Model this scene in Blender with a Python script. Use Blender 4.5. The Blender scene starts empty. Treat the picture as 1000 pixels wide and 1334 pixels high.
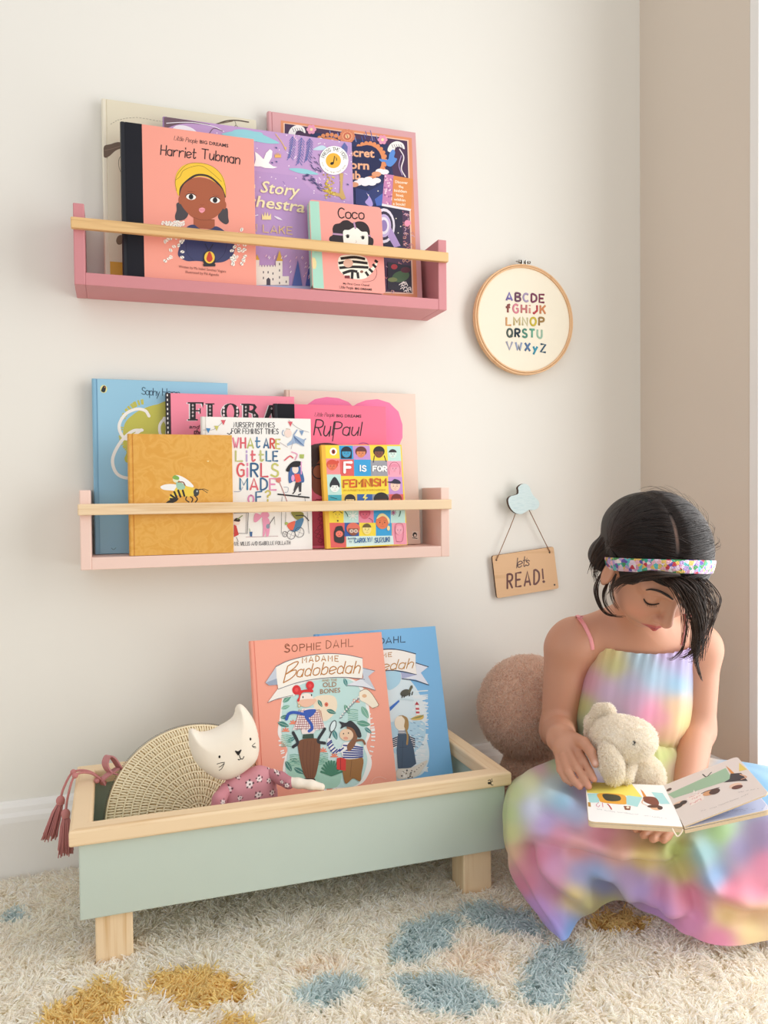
import bpy, bmesh, math, random
import numpy as np
from mathutils import Vector, Matrix
from mathutils.geometry import tessellate_polygon

random.seed(7)
RNG = np.random.default_rng(11)
SC = bpy.context.scene
COL = SC.collection
PI = math.pi

# ------------------------------------------------------------------ the camera's place in the room (metres)
CF, CYAW, CPIT, CROL, CDIST, CHGT = 1037.96, .32823, -.02363, -.00974, 1.36308, .60365
CO = np.array([0., -CDIST, CHGT])
_f = np.array([math.sin(CYAW)*math.cos(CPIT), math.cos(CYAW)*math.cos(CPIT), math.sin(CPIT)])
_r = np.array([math.cos(CYAW), -math.sin(CYAW), 0.])
_u = np.cross(_r, _f)
CRT = math.cos(CROL)*_r + math.sin(CROL)*_u
CUP = -math.sin(CROL)*_r + math.cos(CROL)*_u
CFW = _f

def ray(px, py):
    return CFW + CRT*(px-500)/CF - CUP*(py-667)/CF
def at_depth(px, py, zc):
    return CO + zc*ray(px, py)
def at_y(px, py, y):
    d = ray(px, py); return CO + d*(y-CO[1])/d[1]
def at_z(px, py, z):
    d = ray(px, py); return CO + d*(z-CO[2])/d[2]
def on_plane(px, py, O, N):
    d = ray(px, py); return CO + d*(np.dot(np.asarray(O)-CO, N)/np.dot(d, N))
def to_px(P):
    v = np.asarray(P)-CO
    w = v@CFW
    return 500+CF*(v@CRT)/w, 667-CF*(v@CUP)/w

# ------------------------------------------------------------------ colours and materials
def lin(h):
    h = h.lstrip('#')
    if len(h) == 3: h = ''.join(c*2 for c in h)
    o = []
    for i in (0, 2, 4):
        c = int(h[i:i+2], 16)/255
        o.append(c/12.92 if c <= .04045 else ((c+.055)/1.055)**2.4)
    return tuple(o)

_mats = {}
def new_mat(name):
    m = bpy.data.materials.new(name); m.use_nodes = True
    nt = m.node_tree
    b = nt.nodes.get('Principled BSDF')
    return m, nt, b
def bump(nt, b, fac_socket, strength=.2, dist=.001):
    n = nt.nodes.new('ShaderNodeBump'); n.inputs['Strength'].default_value = strength
    n.inputs['Distance'].default_value = dist
    nt.links.new(fac_socket, n.inputs['Height']); nt.links.new(n.outputs['Normal'], b.inputs['Normal'])
    return n
def tex_noise(nt, scale, detail=4, rough=.55, vec=None):
    n = nt.nodes.new('ShaderNodeTexNoise'); n.inputs['Scale'].default_value = scale
    n.inputs['Detail'].default_value = detail; n.inputs['Roughness'].default_value = rough
    if vec is not None: nt.links.new(vec, n.inputs['Vector'])
    return n
def coord(nt, scale=(1, 1, 1), rot=(0, 0, 0)):
    t = nt.nodes.new('ShaderNodeTexCoord'); m = nt.nodes.new('ShaderNodeMapping')
    m.inputs['Scale'].default_value = scale; m.inputs['Rotation'].default_value = rot
    nt.links.new(t.outputs['Object'], m.inputs['Vector'])
    return m.outputs['Vector']
def ramp(nt, sock, stops):
    r = nt.nodes.new('ShaderNodeValToRGB'); e = r.color_ramp.elements
    while len(e) < len(stops): e.new(.5)
    for k, (p, c) in enumerate(stops):
        e[k].position = p; e[k].color = (*lin(c), 1)
    nt.links.new(sock, r.inputs['Fac'])
    return r.outputs['Color']
def ink(h, rough=.42):
    key = ('ink', h, rough)
    if key not in _mats:
        m, nt, b = new_mat('printed_colour_'+h.lstrip('#'))
        b.inputs['Base Color'].default_value = (*lin(h), 1); b.inputs['Roughness'].default_value = rough
        _mats[key] = m
    return _mats[key]
def plain(name, h, rough=.6, var=.06, scale=8, bumpy=0, bscale=200, sheen=0, metal=0):
    if name in _mats: return _mats[name]
    m, nt, b = new_mat(name)
    v = coord(nt)
    n = tex_noise(nt, scale, 4, .55, v)
    c = lin(h)
    mix = nt.nodes.new('ShaderNodeMix'); mix.data_type = 'RGBA'
    mix.inputs['A'].default_value = (*[x*(1-var) for x in c], 1)
    mix.inputs['B'].default_value = (*[min(1, x*(1+var)) for x in c], 1)
    nt.links.new(n.outputs['Fac'], mix.inputs['Factor'])
    nt.links.new(mix.outputs['Result'], b.inputs['Base Color'])
    b.inputs['Roughness'].default_value = rough; b.inputs['Metallic'].default_value = metal
    if sheen: b.inputs['Sheen Weight'].default_value = sheen
    if bumpy:
        n2 = tex_noise(nt, bscale, 3, .6, v); bump(nt, b, n2.outputs['Fac'], bumpy, .001)
    _mats[name] = m
    return m
def wood(name, axis, light='e9cfa8', dark='cba676', scale=1.):
    if name in _mats: return _mats[name]
    m, nt, b = new_mat(name)
    s = [34*scale]*3; s[axis] = 1.6*scale
    v = coord(nt, s)
    n = tex_noise(nt, 1.3, 5, .6, v)
    s2 = [260*scale]*3; s2[axis] = 7*scale
    n2 = tex_noise(nt, 1., 3, .6, coord(nt, s2))
    add = nt.nodes.new('ShaderNodeMath'); add.operation = 'MULTIPLY_ADD'
    nt.links.new(n2.outputs['Fac'], add.inputs[0]); add.inputs[1].default_value = .35
    nt.links.new(n.outputs['Fac'], add.inputs[2])
    c = ramp(nt, add.outputs[0], [(.42, dark), (.62, light), (.78, light), (.95, dark)])
    nt.links.new(c, b.inputs['Base Color']); b.inputs['Roughness'].default_value = .55
    bump(nt, b, n2.outputs['Fac'], .15, .0006)
    _mats[name] = m
    return m
def attr_mat(name, rough=.6, sheen=0, sss=0, bumpy=0, bscale=300, trans=0):
    """colour taken from the mesh's own dye pattern, the attribute Col"""
    m, nt, b = new_mat(name)
    a = nt.nodes.new('ShaderNodeAttribute'); a.attribute_name = 'Col'
    nt.links.new(a.outputs['Color'], b.inputs['Base Color']); b.inputs['Roughness'].default_value = rough
    if sheen: b.inputs['Sheen Weight'].default_value = sheen
    if sss:
        b.inputs['Subsurface Weight'].default_value = sss
        b.inputs['Subsurface Radius'].default_value = (.006, .0025, .0015); b.inputs['Subsurface Scale'].default_value = 1.
    if bumpy:
        n2 = tex_noise(nt, bscale, 3, .6, coord(nt)); bump(nt, b, n2.outputs['Fac'], bumpy, .001)
    if trans:
        t = nt.nodes.new('ShaderNodeBsdfTranslucent'); nt.links.new(a.outputs['Color'], t.inputs['Color'])
        x = nt.nodes.new('ShaderNodeMixShader'); x.inputs[0].default_value = trans
        nt.links.new(b.outputs[0], x.inputs[1]); nt.links.new(t.outputs[0], x.inputs[2])
        nt.links.new(x.outputs[0], nt.nodes['Material Output'].inputs['Surface'])
    return m

# ------------------------------------------------------------------ objects
def origin_of(p):
    o = Vector((0, 0, 0))
    while p is not None:
        o += p.location; p = p.parent
    return o
def tag(o, label=None, cat=None, group=None, kind=None):
    if label: o['label'] = label
    if cat: o['category'] = cat
    if group: o['group'] = group
    if kind: o['kind'] = kind
    return o
def thing(name, label, cat, loc, group=None):
    o = bpy.data.objects.new(name, None); COL.objects.link(o)
    o.location = Vector([float(x) for x in loc]); o.empty_display_size = .02
    return tag(o, label, cat, group, 'thing')

def catmull(P, n=6, closed=False):
    P = [np.asarray(p, float) for p in P]
    m = len(P)
    if m < 3: return P
    out = []
    rng = range(m) if closed else range(m-1)
    for i in rng:
        p1, p2 = P[i], P[(i+1) % m]
        p0 = P[i-1] if (i > 0 or closed) else p1*2-p2
        p3 = P[(i+2) % m] if (i+2 < m or closed) else p2*2-p1
        for k in range(n):
            t = k/n
            out.append(.5*((2*p1)+(-p0+p2)*t+(2*p0-5*p1+4*p2-p3)*t*t+(-p0+3*p1-3*p2+p3)*t**3))
    if not closed: out.append(P[-1])
    return out

class MB:
    """collects shapes and links them as ONE mesh object"""
    def __init__(s): s.v = []; s.f = []; s.m = []; s.sm = []; s.mats = []
    def mi(s, m):
        if m not in s.mats: s.mats.append(m)
        return s.mats.index(m)
    def add(s, V, F, m, smooth=False):
        b = len(s.v); k = s.mi(m)
        s.v.extend([tuple(float(c) for c in p) for p in V])
        for f in F:
            s.f.append(tuple(b+i for i in f)); s.m.append(k); s.sm.append(smooth)
        return b
    def box(s, lo, hi, m, bev=0.):
        fr = (np.array([1., 0, 0]), np.array([0, 1., 0]), np.array([0, 0, 1.]))
        s.obox(np.zeros(3), fr, lo, hi, m, bev)
    def obox(s, O, fr, lo, hi, m, bev=0.):
        """box in a frame: O + a*fr0 + b*fr1 + c*fr2, edges eased by bev"""
        bm = bmesh.new()
        bmesh.ops.create_cube(bm, size=1)
        for v in bm.verts:
            for i in range(3): v.co[i] = lo[i]+(v.co[i]+.5)*(hi[i]-lo[i])
        if bev: bmesh.ops.bevel(bm, geom=list(bm.edges), offset=bev, segments=2, profile=.5, affect='EDGES')
        bm.verts.ensure_lookup_table()
        V = [O+v.co[0]*fr[0]+v.co[1]*fr[1]+v.co[2]*fr[2] for v in bm.verts]
        F = [[w.index for w in f.verts] for f in bm.faces]
        bm.free(); s.add(V, F, m)
    def prism(s, O, fr, poly, d0, d1, m, mside=None, bev=0.):
        """outline poly in fr0/fr1 extruded from d0 to d1 along fr2"""
        bm = bmesh.new()
        vs = [bm.verts.new((p[0], p[1], d0)) for p in poly]
        f = bm.faces.new(vs)
        r = bmesh.ops.extrude_face_region(bm, geom=[f])
        for v in r['geom']:
            if isinstance(v, bmesh.types.BMVert): v.co.z = d1
        if bev:
            ed = [e for e in bm.edges if abs(e.verts[0].co.z-e.verts[1].co.z) < 1e-9]
            bmesh.ops.bevel(bm, geom=ed, offset=bev, segments=2, profile=.5, affect='EDGES')
        bmesh.ops.recalc_face_normals(bm, faces=list(bm.faces))
        bm.verts.index_update()
        V = [O+v.co[0]*fr[0]+v.co[1]*fr[1]+v.co[2]*fr[2] for v in bm.verts]
        fs, ff = [], []
        for f in bm.faces:
            (fs if abs(f.normal.z) < .5 else ff).append([w.index for w in f.verts])
        b = s.add(V, ff, m)
        k = s.mi(mside or m)
        for f in fs: s.f.append(tuple(b+i for i in f)); s.m.append(k); s.sm.append(False)
        bm.free()
    def tube(s, P, rad, m, n=8, cap=True, closed=False, flat=1., ref=None):
        P = [np.asarray(p, float) for p in P]; L = len(P)
        R = rad if hasattr(rad, '__len__') else [rad]*L
        V = []; F = []
        nrm = None
        for i in range(L):
            a = P[i-1] if (i > 0 or closed) else P[i]; c = P[(i+1) % L] if (i+1 < L or closed) else P[i]
            t = c-a; t = t/(np.linalg.norm(t)+1e-12)
            if nrm is None:
                q = np.asarray(ref, float) if ref is not None else (np.array([0, 0, 1.]) if abs(t[2]) < .9 else np.array([1., 0, 0]))
            else: q = nrm
            nrm = q-t*np.dot(q, t); nrm /= (np.linalg.norm(nrm)+1e-12)
            bi = np.cross(t, nrm)
            for k in range(n):
                an = 2*PI*k/n
                V.append(P[i]+R[i]*(flat*math.cos(an)*nrm+math.sin(an)*bi))
        for i in range(L if closed else L-1):
            j = (i+1) % L
            for k in range(n):
                F.append((i*n+k, i*n+(k+1) % n, j*n+(k+1) % n, j*n+k))
        if cap and not closed:
            F.append(tuple(range(n-1, -1, -1))); F.append(tuple((L-1)*n+k for k in range(n)))
        s.add(V, F, m, True)
    def ball(s, c, rad, m, fr=None, nu=14, nv=9):
        fr = fr or (np.array([1., 0, 0]), np.array([0, 1., 0]), np.array([0, 0, 1.]))
        rad = rad if hasattr(rad, '__len__') else (rad, rad, rad)
        V = []; F = []
        for j in range(nv+1):
            th = PI*j/nv
            for i in range(nu):
                ph = 2*PI*i/nu
                V.append(np.asarray(c)+rad[0]*math.sin(th)*math.cos(ph)*fr[0]+rad[1]*math.sin(th)*math.sin(ph)*fr[1]+rad[2]*math.cos(th)*fr[2])
        for j in range(nv):
            for i in range(nu):
                F.append((j*nu+i, (j+1)*nu+i, (j+1)*nu+(i+1) % nu, j*nu+(i+1) % nu))
        s.add(V, F, m, True)
    def grid(s, G, m, smooth=True, closed_u=False):
        G = np.asarray(G, float); a, b = G.shape[:2]
        V = G.reshape(-1, 3); F = []
        for i in range(a-1):
            for j in range(b if closed_u else b-1):
                k = (j+1) % b
                F.append((i*b+j, i*b+k, (i+1)*b+k, (i+1)*b+j))
        s.add(V, F, m, smooth)
    def build(s, name, parent=None, label=None, kind=None, origin=None, clean=False):
        me = bpy.data.meshes.new(name)
        o0 = origin_of(parent) if parent else Vector(origin or (0, 0, 0))
        V = np.array(s.v)-np.array(o0)
        me.from_pydata(V.tolist(), [], s.f)
        for m in s.mats: me.materials.append(m)
        me.polygons.foreach_set('material_index', s.m)
        me.polygons.foreach_set('use_smooth', s.sm)
        me.update()
        o = bpy.data.objects.new(name, me); COL.objects.link(o)
        if parent: o.parent = parent
        else: o.location = o0
        if label: o['label'] = label
        if kind: o['kind'] = kind
        return o

def raw_mesh(name, V, F, mat, parent=None, colors=None, smooth=True, origin=None):
    """numpy vertices and quads to an object"""
    me = bpy.data.meshes.new(name)
    o0 = np.array(origin_of(parent)) if parent else np.array(origin if origin is not None else (0, 0, 0), float)
    me.from_pydata((np.asarray(V)-o0).tolist(), [], np.asarray(F).tolist())
    me.polygons.foreach_set('use_smooth', [smooth]*len(me.polygons))
    if colors is not None:
        c = np.ones((len(V), 4)); c[:, :3] = colors
        a = me.color_attributes.new('Col', 'FLOAT_COLOR', 'POINT'); a.data.foreach_set('color', c.ravel())
    me.materials.append(mat); me.update()
    o = bpy.data.objects.new(name, me); COL.objects.link(o)
    if parent: o.parent = parent
    else: o.location = o0
    return o

def strands(name, P, rad, mat, parent, colors=None, taper=.35):
    """P: (count, points, 3) curves of hair or pile"""
    P = np.asarray(P, np.float32); n, k = P.shape[:2]
    h = bpy.data.hair_curves.new(name)
    h.add_curves([k]*n)
    o0 = np.array(origin_of(parent), np.float32) if parent else np.zeros(3, np.float32)
    h.attributes['position'].data.foreach_set('vector', (P-o0).ravel())
    ra = h.attributes.get('radius') or h.attributes.new('radius', 'FLOAT', 'POINT')
    prof = np.linspace(1, taper, k, dtype=np.float32)
    rr = (np.broadcast_to(np.asarray(rad, np.float32), (n,))[:, None]*prof[None]).astype(np.float32)
    ra.data.foreach_set('value', rr.ravel())
    if colors is not None:
        c = np.ones((n, k, 4), np.float32); c[:, :, :3] = np.asarray(colors, np.float32)[:, None, :]
        a = h.attributes.new('Col', 'FLOAT_COLOR', 'POINT'); a.data.foreach_set('color', c.ravel())
    h.materials.append(mat)
    o = bpy.data.objects.new(name, h); COL.objects.link(o)
    if parent: o.parent = parent
    return o

def sample_mesh(V, F, n):
    V = np.asarray(V, float); F = np.asarray(F)
    T = np.concatenate([F[:, [0, 1, 2]], F[:, [0, 2, 3]]]) if F.shape[1] == 4 else F
    a, b, c = V[T[:, 0]], V[T[:, 1]], V[T[:, 2]]
    nr = np.cross(b-a, c-a); ar = np.linalg.norm(nr, axis=1)+1e-15
    i = RNG.choice(len(T), n, p=ar/ar.sum())
    u, v = RNG.random((2, n)); s = u+v > 1; u[s] = 1-u[s]; v[s] = 1-v[s]
    p = a[i]+(b[i]-a[i])*u[:, None]+(c[i]-a[i])*v[:, None]
    return p, nr[i]/ar[i][:, None]

# ------------------------------------------------------------------ smooth solid bodies: blended shapes -> one skin
class Solid:
    def __init__(s, lo, hi, h):
        s.lo = np.array(lo, float); s.h = h
        s.n = np.ceil((np.array(hi)-s.lo)/h).astype(int)+1
        s.a = np.full(s.n, .05, np.float32)
        s.mar = max(.02, 4*h)
    def _reg(s, lo, hi):
        i0 = np.clip(np.floor((lo-s.mar-s.lo)/s.h).astype(int), 0, s.n)
        i1 = np.clip(np.ceil((hi+s.mar-s.lo)/s.h).astype(int)+1, 0, s.n)
        if (i1 <= i0).any(): return None
        sl = tuple(slice(a, b) for a, b in zip(i0, i1))
        ax = [(s.lo[k]+s.h*np.arange(i0[k], i1[k])).astype(np.float32) for k in range(3)]
        return sl, np.meshgrid(*ax, indexing='ij', sparse=True)
    def _mix(s, sl, d, k, op):
        a = s.a[sl]
        if op == 'add':
            h = np.maximum(k-np.abs(a-d), 0)/k if k > 0 else 0
            s.a[sl] = np.minimum(a, d)-h*h*k*.25
        else:
            d = -d
            h = np.maximum(k-np.abs(a-d), 0)/k if k > 0 else 0
            s.a[sl] = np.maximum(a, d)+h*h*k*.25
    def ell(s, c, r, fr=None, k=.01, op='add'):
        c = np.asarray(c, float); r = np.array(r if hasattr(r, '__len__') else [r]*3, float)
        if fr is None: fr = np.eye(3)
        fr = np.asarray(fr, float); e = np.sqrt(((fr*r[:, None])**2).sum(0))
        g = s._reg(c-e, c+e)
        if g is None: return
        sl, (X, Y, Z) = g
        X, Y, Z = X-c[0], Y-c[1], Z-c[2]
        q = [(fr[i][0]*X+fr[i][1]*Y+fr[i][2]*Z).astype(np.float32) for i in range(3)]
        k0 = np.sqrt(sum((q[i]/r[i])**2 for i in range(3))); k1 = np.sqrt(sum((q[i]/r[i]**2)**2 for i in range(3)))+1e-6
        s._mix(sl, (k0*(k0-1)/k1).astype(np.float32), k, op)
    def cone(s, a, b, ra, rb, k=.01, op='add'):
        a = np.asarray(a, float); b = np.asarray(b, float); R = max(ra, rb)
        g = s._reg(np.minimum(a, b)-R, np.maximum(a, b)+R)
        if g is None: return
        sl, (X, Y, Z) = g
        d = b-a; L = max(d@d, 1e-12)
        X, Y, Z = X-a[0], Y-a[1], Z-a[2]
        t = np.clip((X*d[0]+Y*d[1]+Z*d[2])/L, 0, 1)
        D = np.sqrt((X-t*d[0])**2+(Y-t*d[1])**2+(Z-t*d[2])**2)-(ra+(rb-ra)*t)
        s._mix(sl, D.astype(np.float32), k, op)
    def chain(s, pts, rads, k=.006):
        for i in range(len(pts)-1): s.cone(pts[i], pts[i+1], rads[i], rads[i+1], k)
    def skin(s):
        A = s.a; n = A.shape
        ins = A < 0
        c = np.zeros(tuple(x-1 for x in n), np.int8)
        for dx in (0, 1):
            for dy in (0, 1):
                for dz in (0, 1):
                    c += ins[dx:n[0]-1+dx, dy:n[1]-1+dy, dz:n[2]-1+dz]
        idx = np.argwhere((c > 0) & (c < 8))
        lut = np.full(c.shape, -1, np.int32); lut[tuple(idx.T)] = np.arange(len(idx))
        acc = np.zeros((len(idx), 3)); cnt = np.zeros(len(idx))
        cor = [(x, y, z) for x in (0, 1) for y in (0, 1) for z in (0, 1)]
        for p in cor:
            for ax in range(3):
                if p[ax]: continue
                q = list(p); q[ax] = 1
                va = A[idx[:, 0]+p[0], idx[:, 1]+p[1], idx[:, 2]+p[2]]; vb = A[idx[:, 0]+q[0], idx[:, 1]+q[1], idx[:, 2]+q[2]]
                m = (va < 0) != (vb < 0)
                t = np.where(m, va/(va-vb+1e-20), 0)
                pos = np.array(p, float)[None].repeat(len(idx), 0); pos[:, ax] += t
                acc += pos*m[:, None]; cnt += m
        V = s.lo+s.h*(idx+acc/cnt[:, None])
        Fs = []
        for ax in range(3):
            b, e = (ax+1) % 3, (ax+2) % 3
            sl0 = [slice(1, -1)]*3; sl0[ax] = slice(0, -1)
            sl1 = [slice(1, -1)]*3; sl1[ax] = slice(1, None)
            i0, i1 = ins[tuple(sl0)], ins[tuple(sl1)]
            e_ = np.argwhere(i0 != i1)
            if not len(e_): continue
            fl = i0[tuple(e_.T)]
            off = np.ones(3, int); off[ax] = 0
            g = e_+off
            def L(db, de):
                q = g.copy(); q[:, b] += db; q[:, e] += de
                return lut[tuple(q.T)]
            Q = np.stack([L(-1, -1), L(0, -1), L(0, 0), L(-1, 0)], 1)
            Q[~fl] = Q[~fl][:, ::-1]
            Fs.append(Q)
        F = np.concatenate(Fs); F = F[(F >= 0).all(1)]
        return V, F
def relax(V, F, it=2, lam=.5):
    E = np.concatenate([F[:, [0, 1]], F[:, [1, 2]], F[:, [2, 3]], F[:, [3, 0]]])
    cnt = np.bincount(E.ravel(), minlength=len(V)).astype(float)[:, None]+1e-9
    for _ in range(it):
        S = np.zeros_like(V)
        for k in range(3):
            S[:, k] = np.bincount(E[:, 0], V[E[:, 1], k], len(V))+np.bincount(E[:, 1], V[E[:, 0], k], len(V))
        V = V+lam*(S/cnt-V)
    return V

# ------------------------------------------------------------------ hand lettering: single strokes on a 6 x 8 grid (a b c = below the line)
GL = {'A':'003860 1252','B':'0008 ~0838574504 ~043453513000','C':'~57381704113051','D':'0008 ~082856522000','E':'50000858 0444','F':'000858 0444','G':'~57381704113051 515434',
'H':'0008 5058 0454','I':'0008','J':'~4843321001','K':'0008 5803 2550','L':'080050','M':'0008336860','N':'00085058','O':'~381704113051645738','P':'0008 ~083857553404',
'Q':'~381704113051645738 4260','R':'0008 ~083857553404 2450','S':'~573817153453513001','T':'3038 0868','U':'~080220405258','V':'083068','W':'0820354068','X':'0058 0850','Y':'0834 6834 3430','Z':'08580050',
'?':'~072847452423 2021','!':'0803 0001',"'":'0806','.':'0001','&':'~5015173837130100205154',
'a':'~44250401203042 4540','b':'0800 ~032544412001','c':'~442504012041','d':'4840 ~432504012041','e':'~0243442504012041','f':'~4837272420 0545','g':'~44250401203042 ~45404b2c0b','h':'0800 ~03254440',
'i':'0500 0708','j':'~252a0c 2728','k':'0800 4502 1340','l':'0800','m':'0500 ~03153430 ~33556460','n':'0500 ~03254440','o':'~25040120414425','p':'050c ~032544412001','q':'454c ~432504012041',
'r':'0500 ~032545','s':'~44250423412001','t':'~18112031 0535','u':'~05012043 4540','v':'052045','w':'0510243045','x':'0045 0540','y':'0520 450c','z':'05450040'}
def glyph(ch):
    out = []; w = 0
    for st in GL.get(ch, '').split():
        sm = st[0] == '~'; st = st.lstrip('~')
        pts = [(int(st[i]), {'a': -1, 'b': -2, 'c': -3}.get(st[i+1]) if st[i+1] in 'abc' else int(st[i+1])) for i in range(0, len(st)-1, 2)]
        w = max(w, max(p[0] for p in pts))
        out.append((sm, [(x/8, y/8) for x, y in pts]))
    return out, w/8
def letters(s, gap=.22):
    """strokes of a word on a unit line, and its length"""
    x = 0; R = []
    for i, ch in enumerate(s):
        if ch == ' ': x += .5; continue
        g, w = glyph(ch)
        for sm, P in g: R.append((i, sm, [(x+a, b) for a, b in P]))
        x += w+gap
    return R, max(x-gap, .1)
_fc = {}
def type_mesh(s, bold=0., spacing=1.):
    k = (s, bold, spacing)
    if k not in _fc:
        c = bpy.data.curves.new('type', 'FONT'); c.body = s; c.resolution_u = 2; c.offset = bold; c.space_character = spacing
        o = bpy.data.objects.new('type', c); me = o.to_mesh()
        V = np.array([v.co[:2] for v in me.vertices]) if len(me.vertices) else np.zeros((0, 2)); F = [tuple(p.vertices) for p in me.polygons]
        o.to_mesh_clear(); bpy.data.objects.remove(o); bpy.data.curves.remove(c)
        V[:, 0] -= V[:, 0].min()
        _fc[k] = (V/.72, F, V[:, 0].max()/.72)
    return _fc[k]

class Art:
    """printing on a flat face: shapes given as seen in the photograph are carried onto the face's plane, at its real size"""
    def __init__(s, mb, O, U, V, N, lift=.00010, step=4.5e-6):
        s.mb = mb; s.O = np.asarray(O, float); s.U = np.asarray(U, float); s.V = np.asarray(V, float); s.N = np.asarray(N, float)
        s.k = lift; s.step = step; s.x0 = s.y0 = 0; s.sc = 1; s.uv = False; s.clip = None
    def view(s, x0, y0, sc): s.x0, s.y0, s.sc = x0, y0, sc; return s
    def loc(s, p):
        if s.uv: return np.array([p[0], p[1]], float)
        P = on_plane(s.x0+p[0]/s.sc, s.y0+p[1]/s.sc, s.O, s.N)-s.O
        q = np.array([P@s.U, P@s.V])
        if s.clip is not None: q = np.clip(q, s.clip[0], s.clip[1])
        return q
    def w(s, q): return s.O+q[0]*s.U+q[1]*s.V+s.k*s.N
    def _poly(s, Q, col):
        s.k += s.step
        m = ink(col) if isinstance(col, str) else col
        tri = tessellate_polygon([[Vector((q[0], q[1], 0)) for q in Q]])
        s.mb.add([s.w(q) for q in Q], [t for t in tri], m)
    def poly(s, pts, col, smooth=False):
        if smooth: pts = catmull(pts, 5, True)
        s._poly([s.loc(p) for p in pts], col); return s
    def ell(s, c, rx, ry, col, rot=0, n=20, a0=0, a1=360):
        r = math.radians(rot); P = []
        full = a1-a0 >= 360
        for i in range(n if full else n+1):
            a = math.radians(a0+(a1-a0)*i/n); x, y = rx*math.cos(a), ry*math.sin(a)
            P.append((c[0]+x*math.cos(r)-y*math.sin(r), c[1]+x*math.sin(r)+y*math.cos(r)))
        return s.poly(P, col)
    def _ribbon(s, Q, w, col, cap=True):
        m = ink(col) if isinstance(col, str) else col
        Q = [q for i, q in enumerate(Q) if i == 0 or np.linalg.norm(q-Q[i-1]) > 1e-7]
        if len(Q) < 2: return
        s.k += s.step
        V = []; F = []; n = len(Q)
        for i in range(n):
            t = Q[min(i+1, n-1)]-Q[max(i-1, 0)]; t = t/(np.linalg.norm(t)+1e-12); pr = np.array([-t[1], t[0]])
            V += [Q[i]+pr*w/2, Q[i]-pr*w/2]
            if i: F.append((2*i-2, 2*i-1, 2*i+1, 2*i))
        if cap:
            for e, d in ((0, -1), (n-1, 1)):
                t = (Q[1]-Q[0]) if e == 0 else (Q[-1]-Q[-2]); a0 = math.atan2(t[1], t[0])
                b = len(V); V.append(Q[e]); 
                for j in range(7):
                    a = a0+(PI/2+PI*j/6 if d < 0 else -PI/2+PI*j/6); V.append(Q[e]+w/2*np.array([math.cos(a), math.sin(a)]))
                for j in range(6): F.append((b, b+1+j, b+2+j))
        s.mb.add([s.w(q) for q in V], F, m)
    def line(s, pts, wmm, col, smooth=True, cap=True):
        if smooth and len(pts) > 2: pts = catmull(pts, 5)
        s._ribbon([s.loc(p) for p in pts], wmm*.0014, col, cap); return s
    def _place(s, gx, gy, total, p0, p1, h, arc, slant):
        p0 = np.asarray(p0, float); p1 = np.asarray(p1, float); d = p1-p0
        t = gx/total; up = np.array([0., -1.])
        p = p0+d*t+up*(h*gy)+np.array([h*gy*slant, 0])
        if arc: p = p+up*(arc*4*t*(1-t))
        return p
    def hand(s, txt, p0, p1, h, wmm, col, arc=0, slant=0, gap=.22, jit=0):
        """hand drawn letters from p0 to p1 on the base line; col may be a list, one colour per letter"""
        R, L = letters(txt, gap); cols = col if isinstance(col, (list, tuple)) else None
        idx = {}; 
        for i, sm, P in R:
            k = idx.setdefault(i, len(idx)); c = cols[k % len(cols)] if cols else col
            q = [s._place(a, b, L, p0, p1, h, arc, slant) for a, b in P]
            if jit:
                o = np.array([0, ((i*37) % 7-3)*jit/3]); q = [x+o for x in q]
            s.line(q, wmm, c, sm)
        return s
    def type(s, txt, p0, p1, h, col, bold=0., arc=0, slant=0, spacing=1.):
        V, F, L = type_mesh(txt, bold, spacing)
        if not len(V): return s
        s.k += s.step
        m = ink(col) if isinstance(col, str) else col
        s.mb.add([s.w(s.loc(s._place(a, b, L, p0, p1, h, arc, slant))) for a, b in V], F, m)
        return s
# ================================================================== the room
def wall_paint(name, h, rough=.85):
    m, nt, b = new_mat(name)
    v = coord(nt)
    n = tex_noise(nt, 1.7, 3, .5, v); n2 = tex_noise(nt, 160, 4, .6, v)
    c = lin(h)
    mix = nt.nodes.new('ShaderNodeMix'); mix.data_type = 'RGBA'
    mix.inputs['A'].default_value = (*[x*.975 for x in c], 1); mix.inputs['B'].default_value = (*[min(1, x*1.02) for x in c], 1)
    nt.links.new(n.outputs['Fac'], mix.inputs['Factor']); nt.links.new(mix.outputs['Result'], b.inputs['Base Color'])
    b.inputs['Roughness'].default_value = rough
    bump(nt, b, n2.outputs['Fac'], .12, .0008)
    return m
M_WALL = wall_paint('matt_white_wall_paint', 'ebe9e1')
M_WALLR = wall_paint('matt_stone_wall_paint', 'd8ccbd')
M_TRIM = wall_paint('white_gloss_trim_paint', 'eeece8', .4)
M_FLOOR = wood('floor_boards', 0, 'b08a62', '8a6844')
XR = 1.0146                       # face of the right wall
def struct(name, boxes, m, bev=0):
    mb = MB()
    for lo, hi in boxes: mb.box(lo, hi, m, bev)
    return mb.build(name, kind='structure')
struct('floor', [((-1.6, -2.6, -.05), (XR+.3, 0, 0))], M_FLOOR)
struct('wall_back', [((-1.6, 0, -.05), (XR+.3, .12, 2.7))], M_WALL)
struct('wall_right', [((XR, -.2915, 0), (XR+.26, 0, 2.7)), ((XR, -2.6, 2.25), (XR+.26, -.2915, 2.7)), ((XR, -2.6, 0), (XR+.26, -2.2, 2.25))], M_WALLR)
struct('trim_1', [((XR-.0015, -.3120, .0), (XR+.26, -.2927, 2.25))], M_TRIM, .0012)   # casing at the window's edge
mb = MB()
pro = [(0, 0), (-.018, 0), (-.018, .098), (-.0165, .106), (-.012, .112), (-.010, .119), (-.006, .125), (0, .127)]
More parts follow.
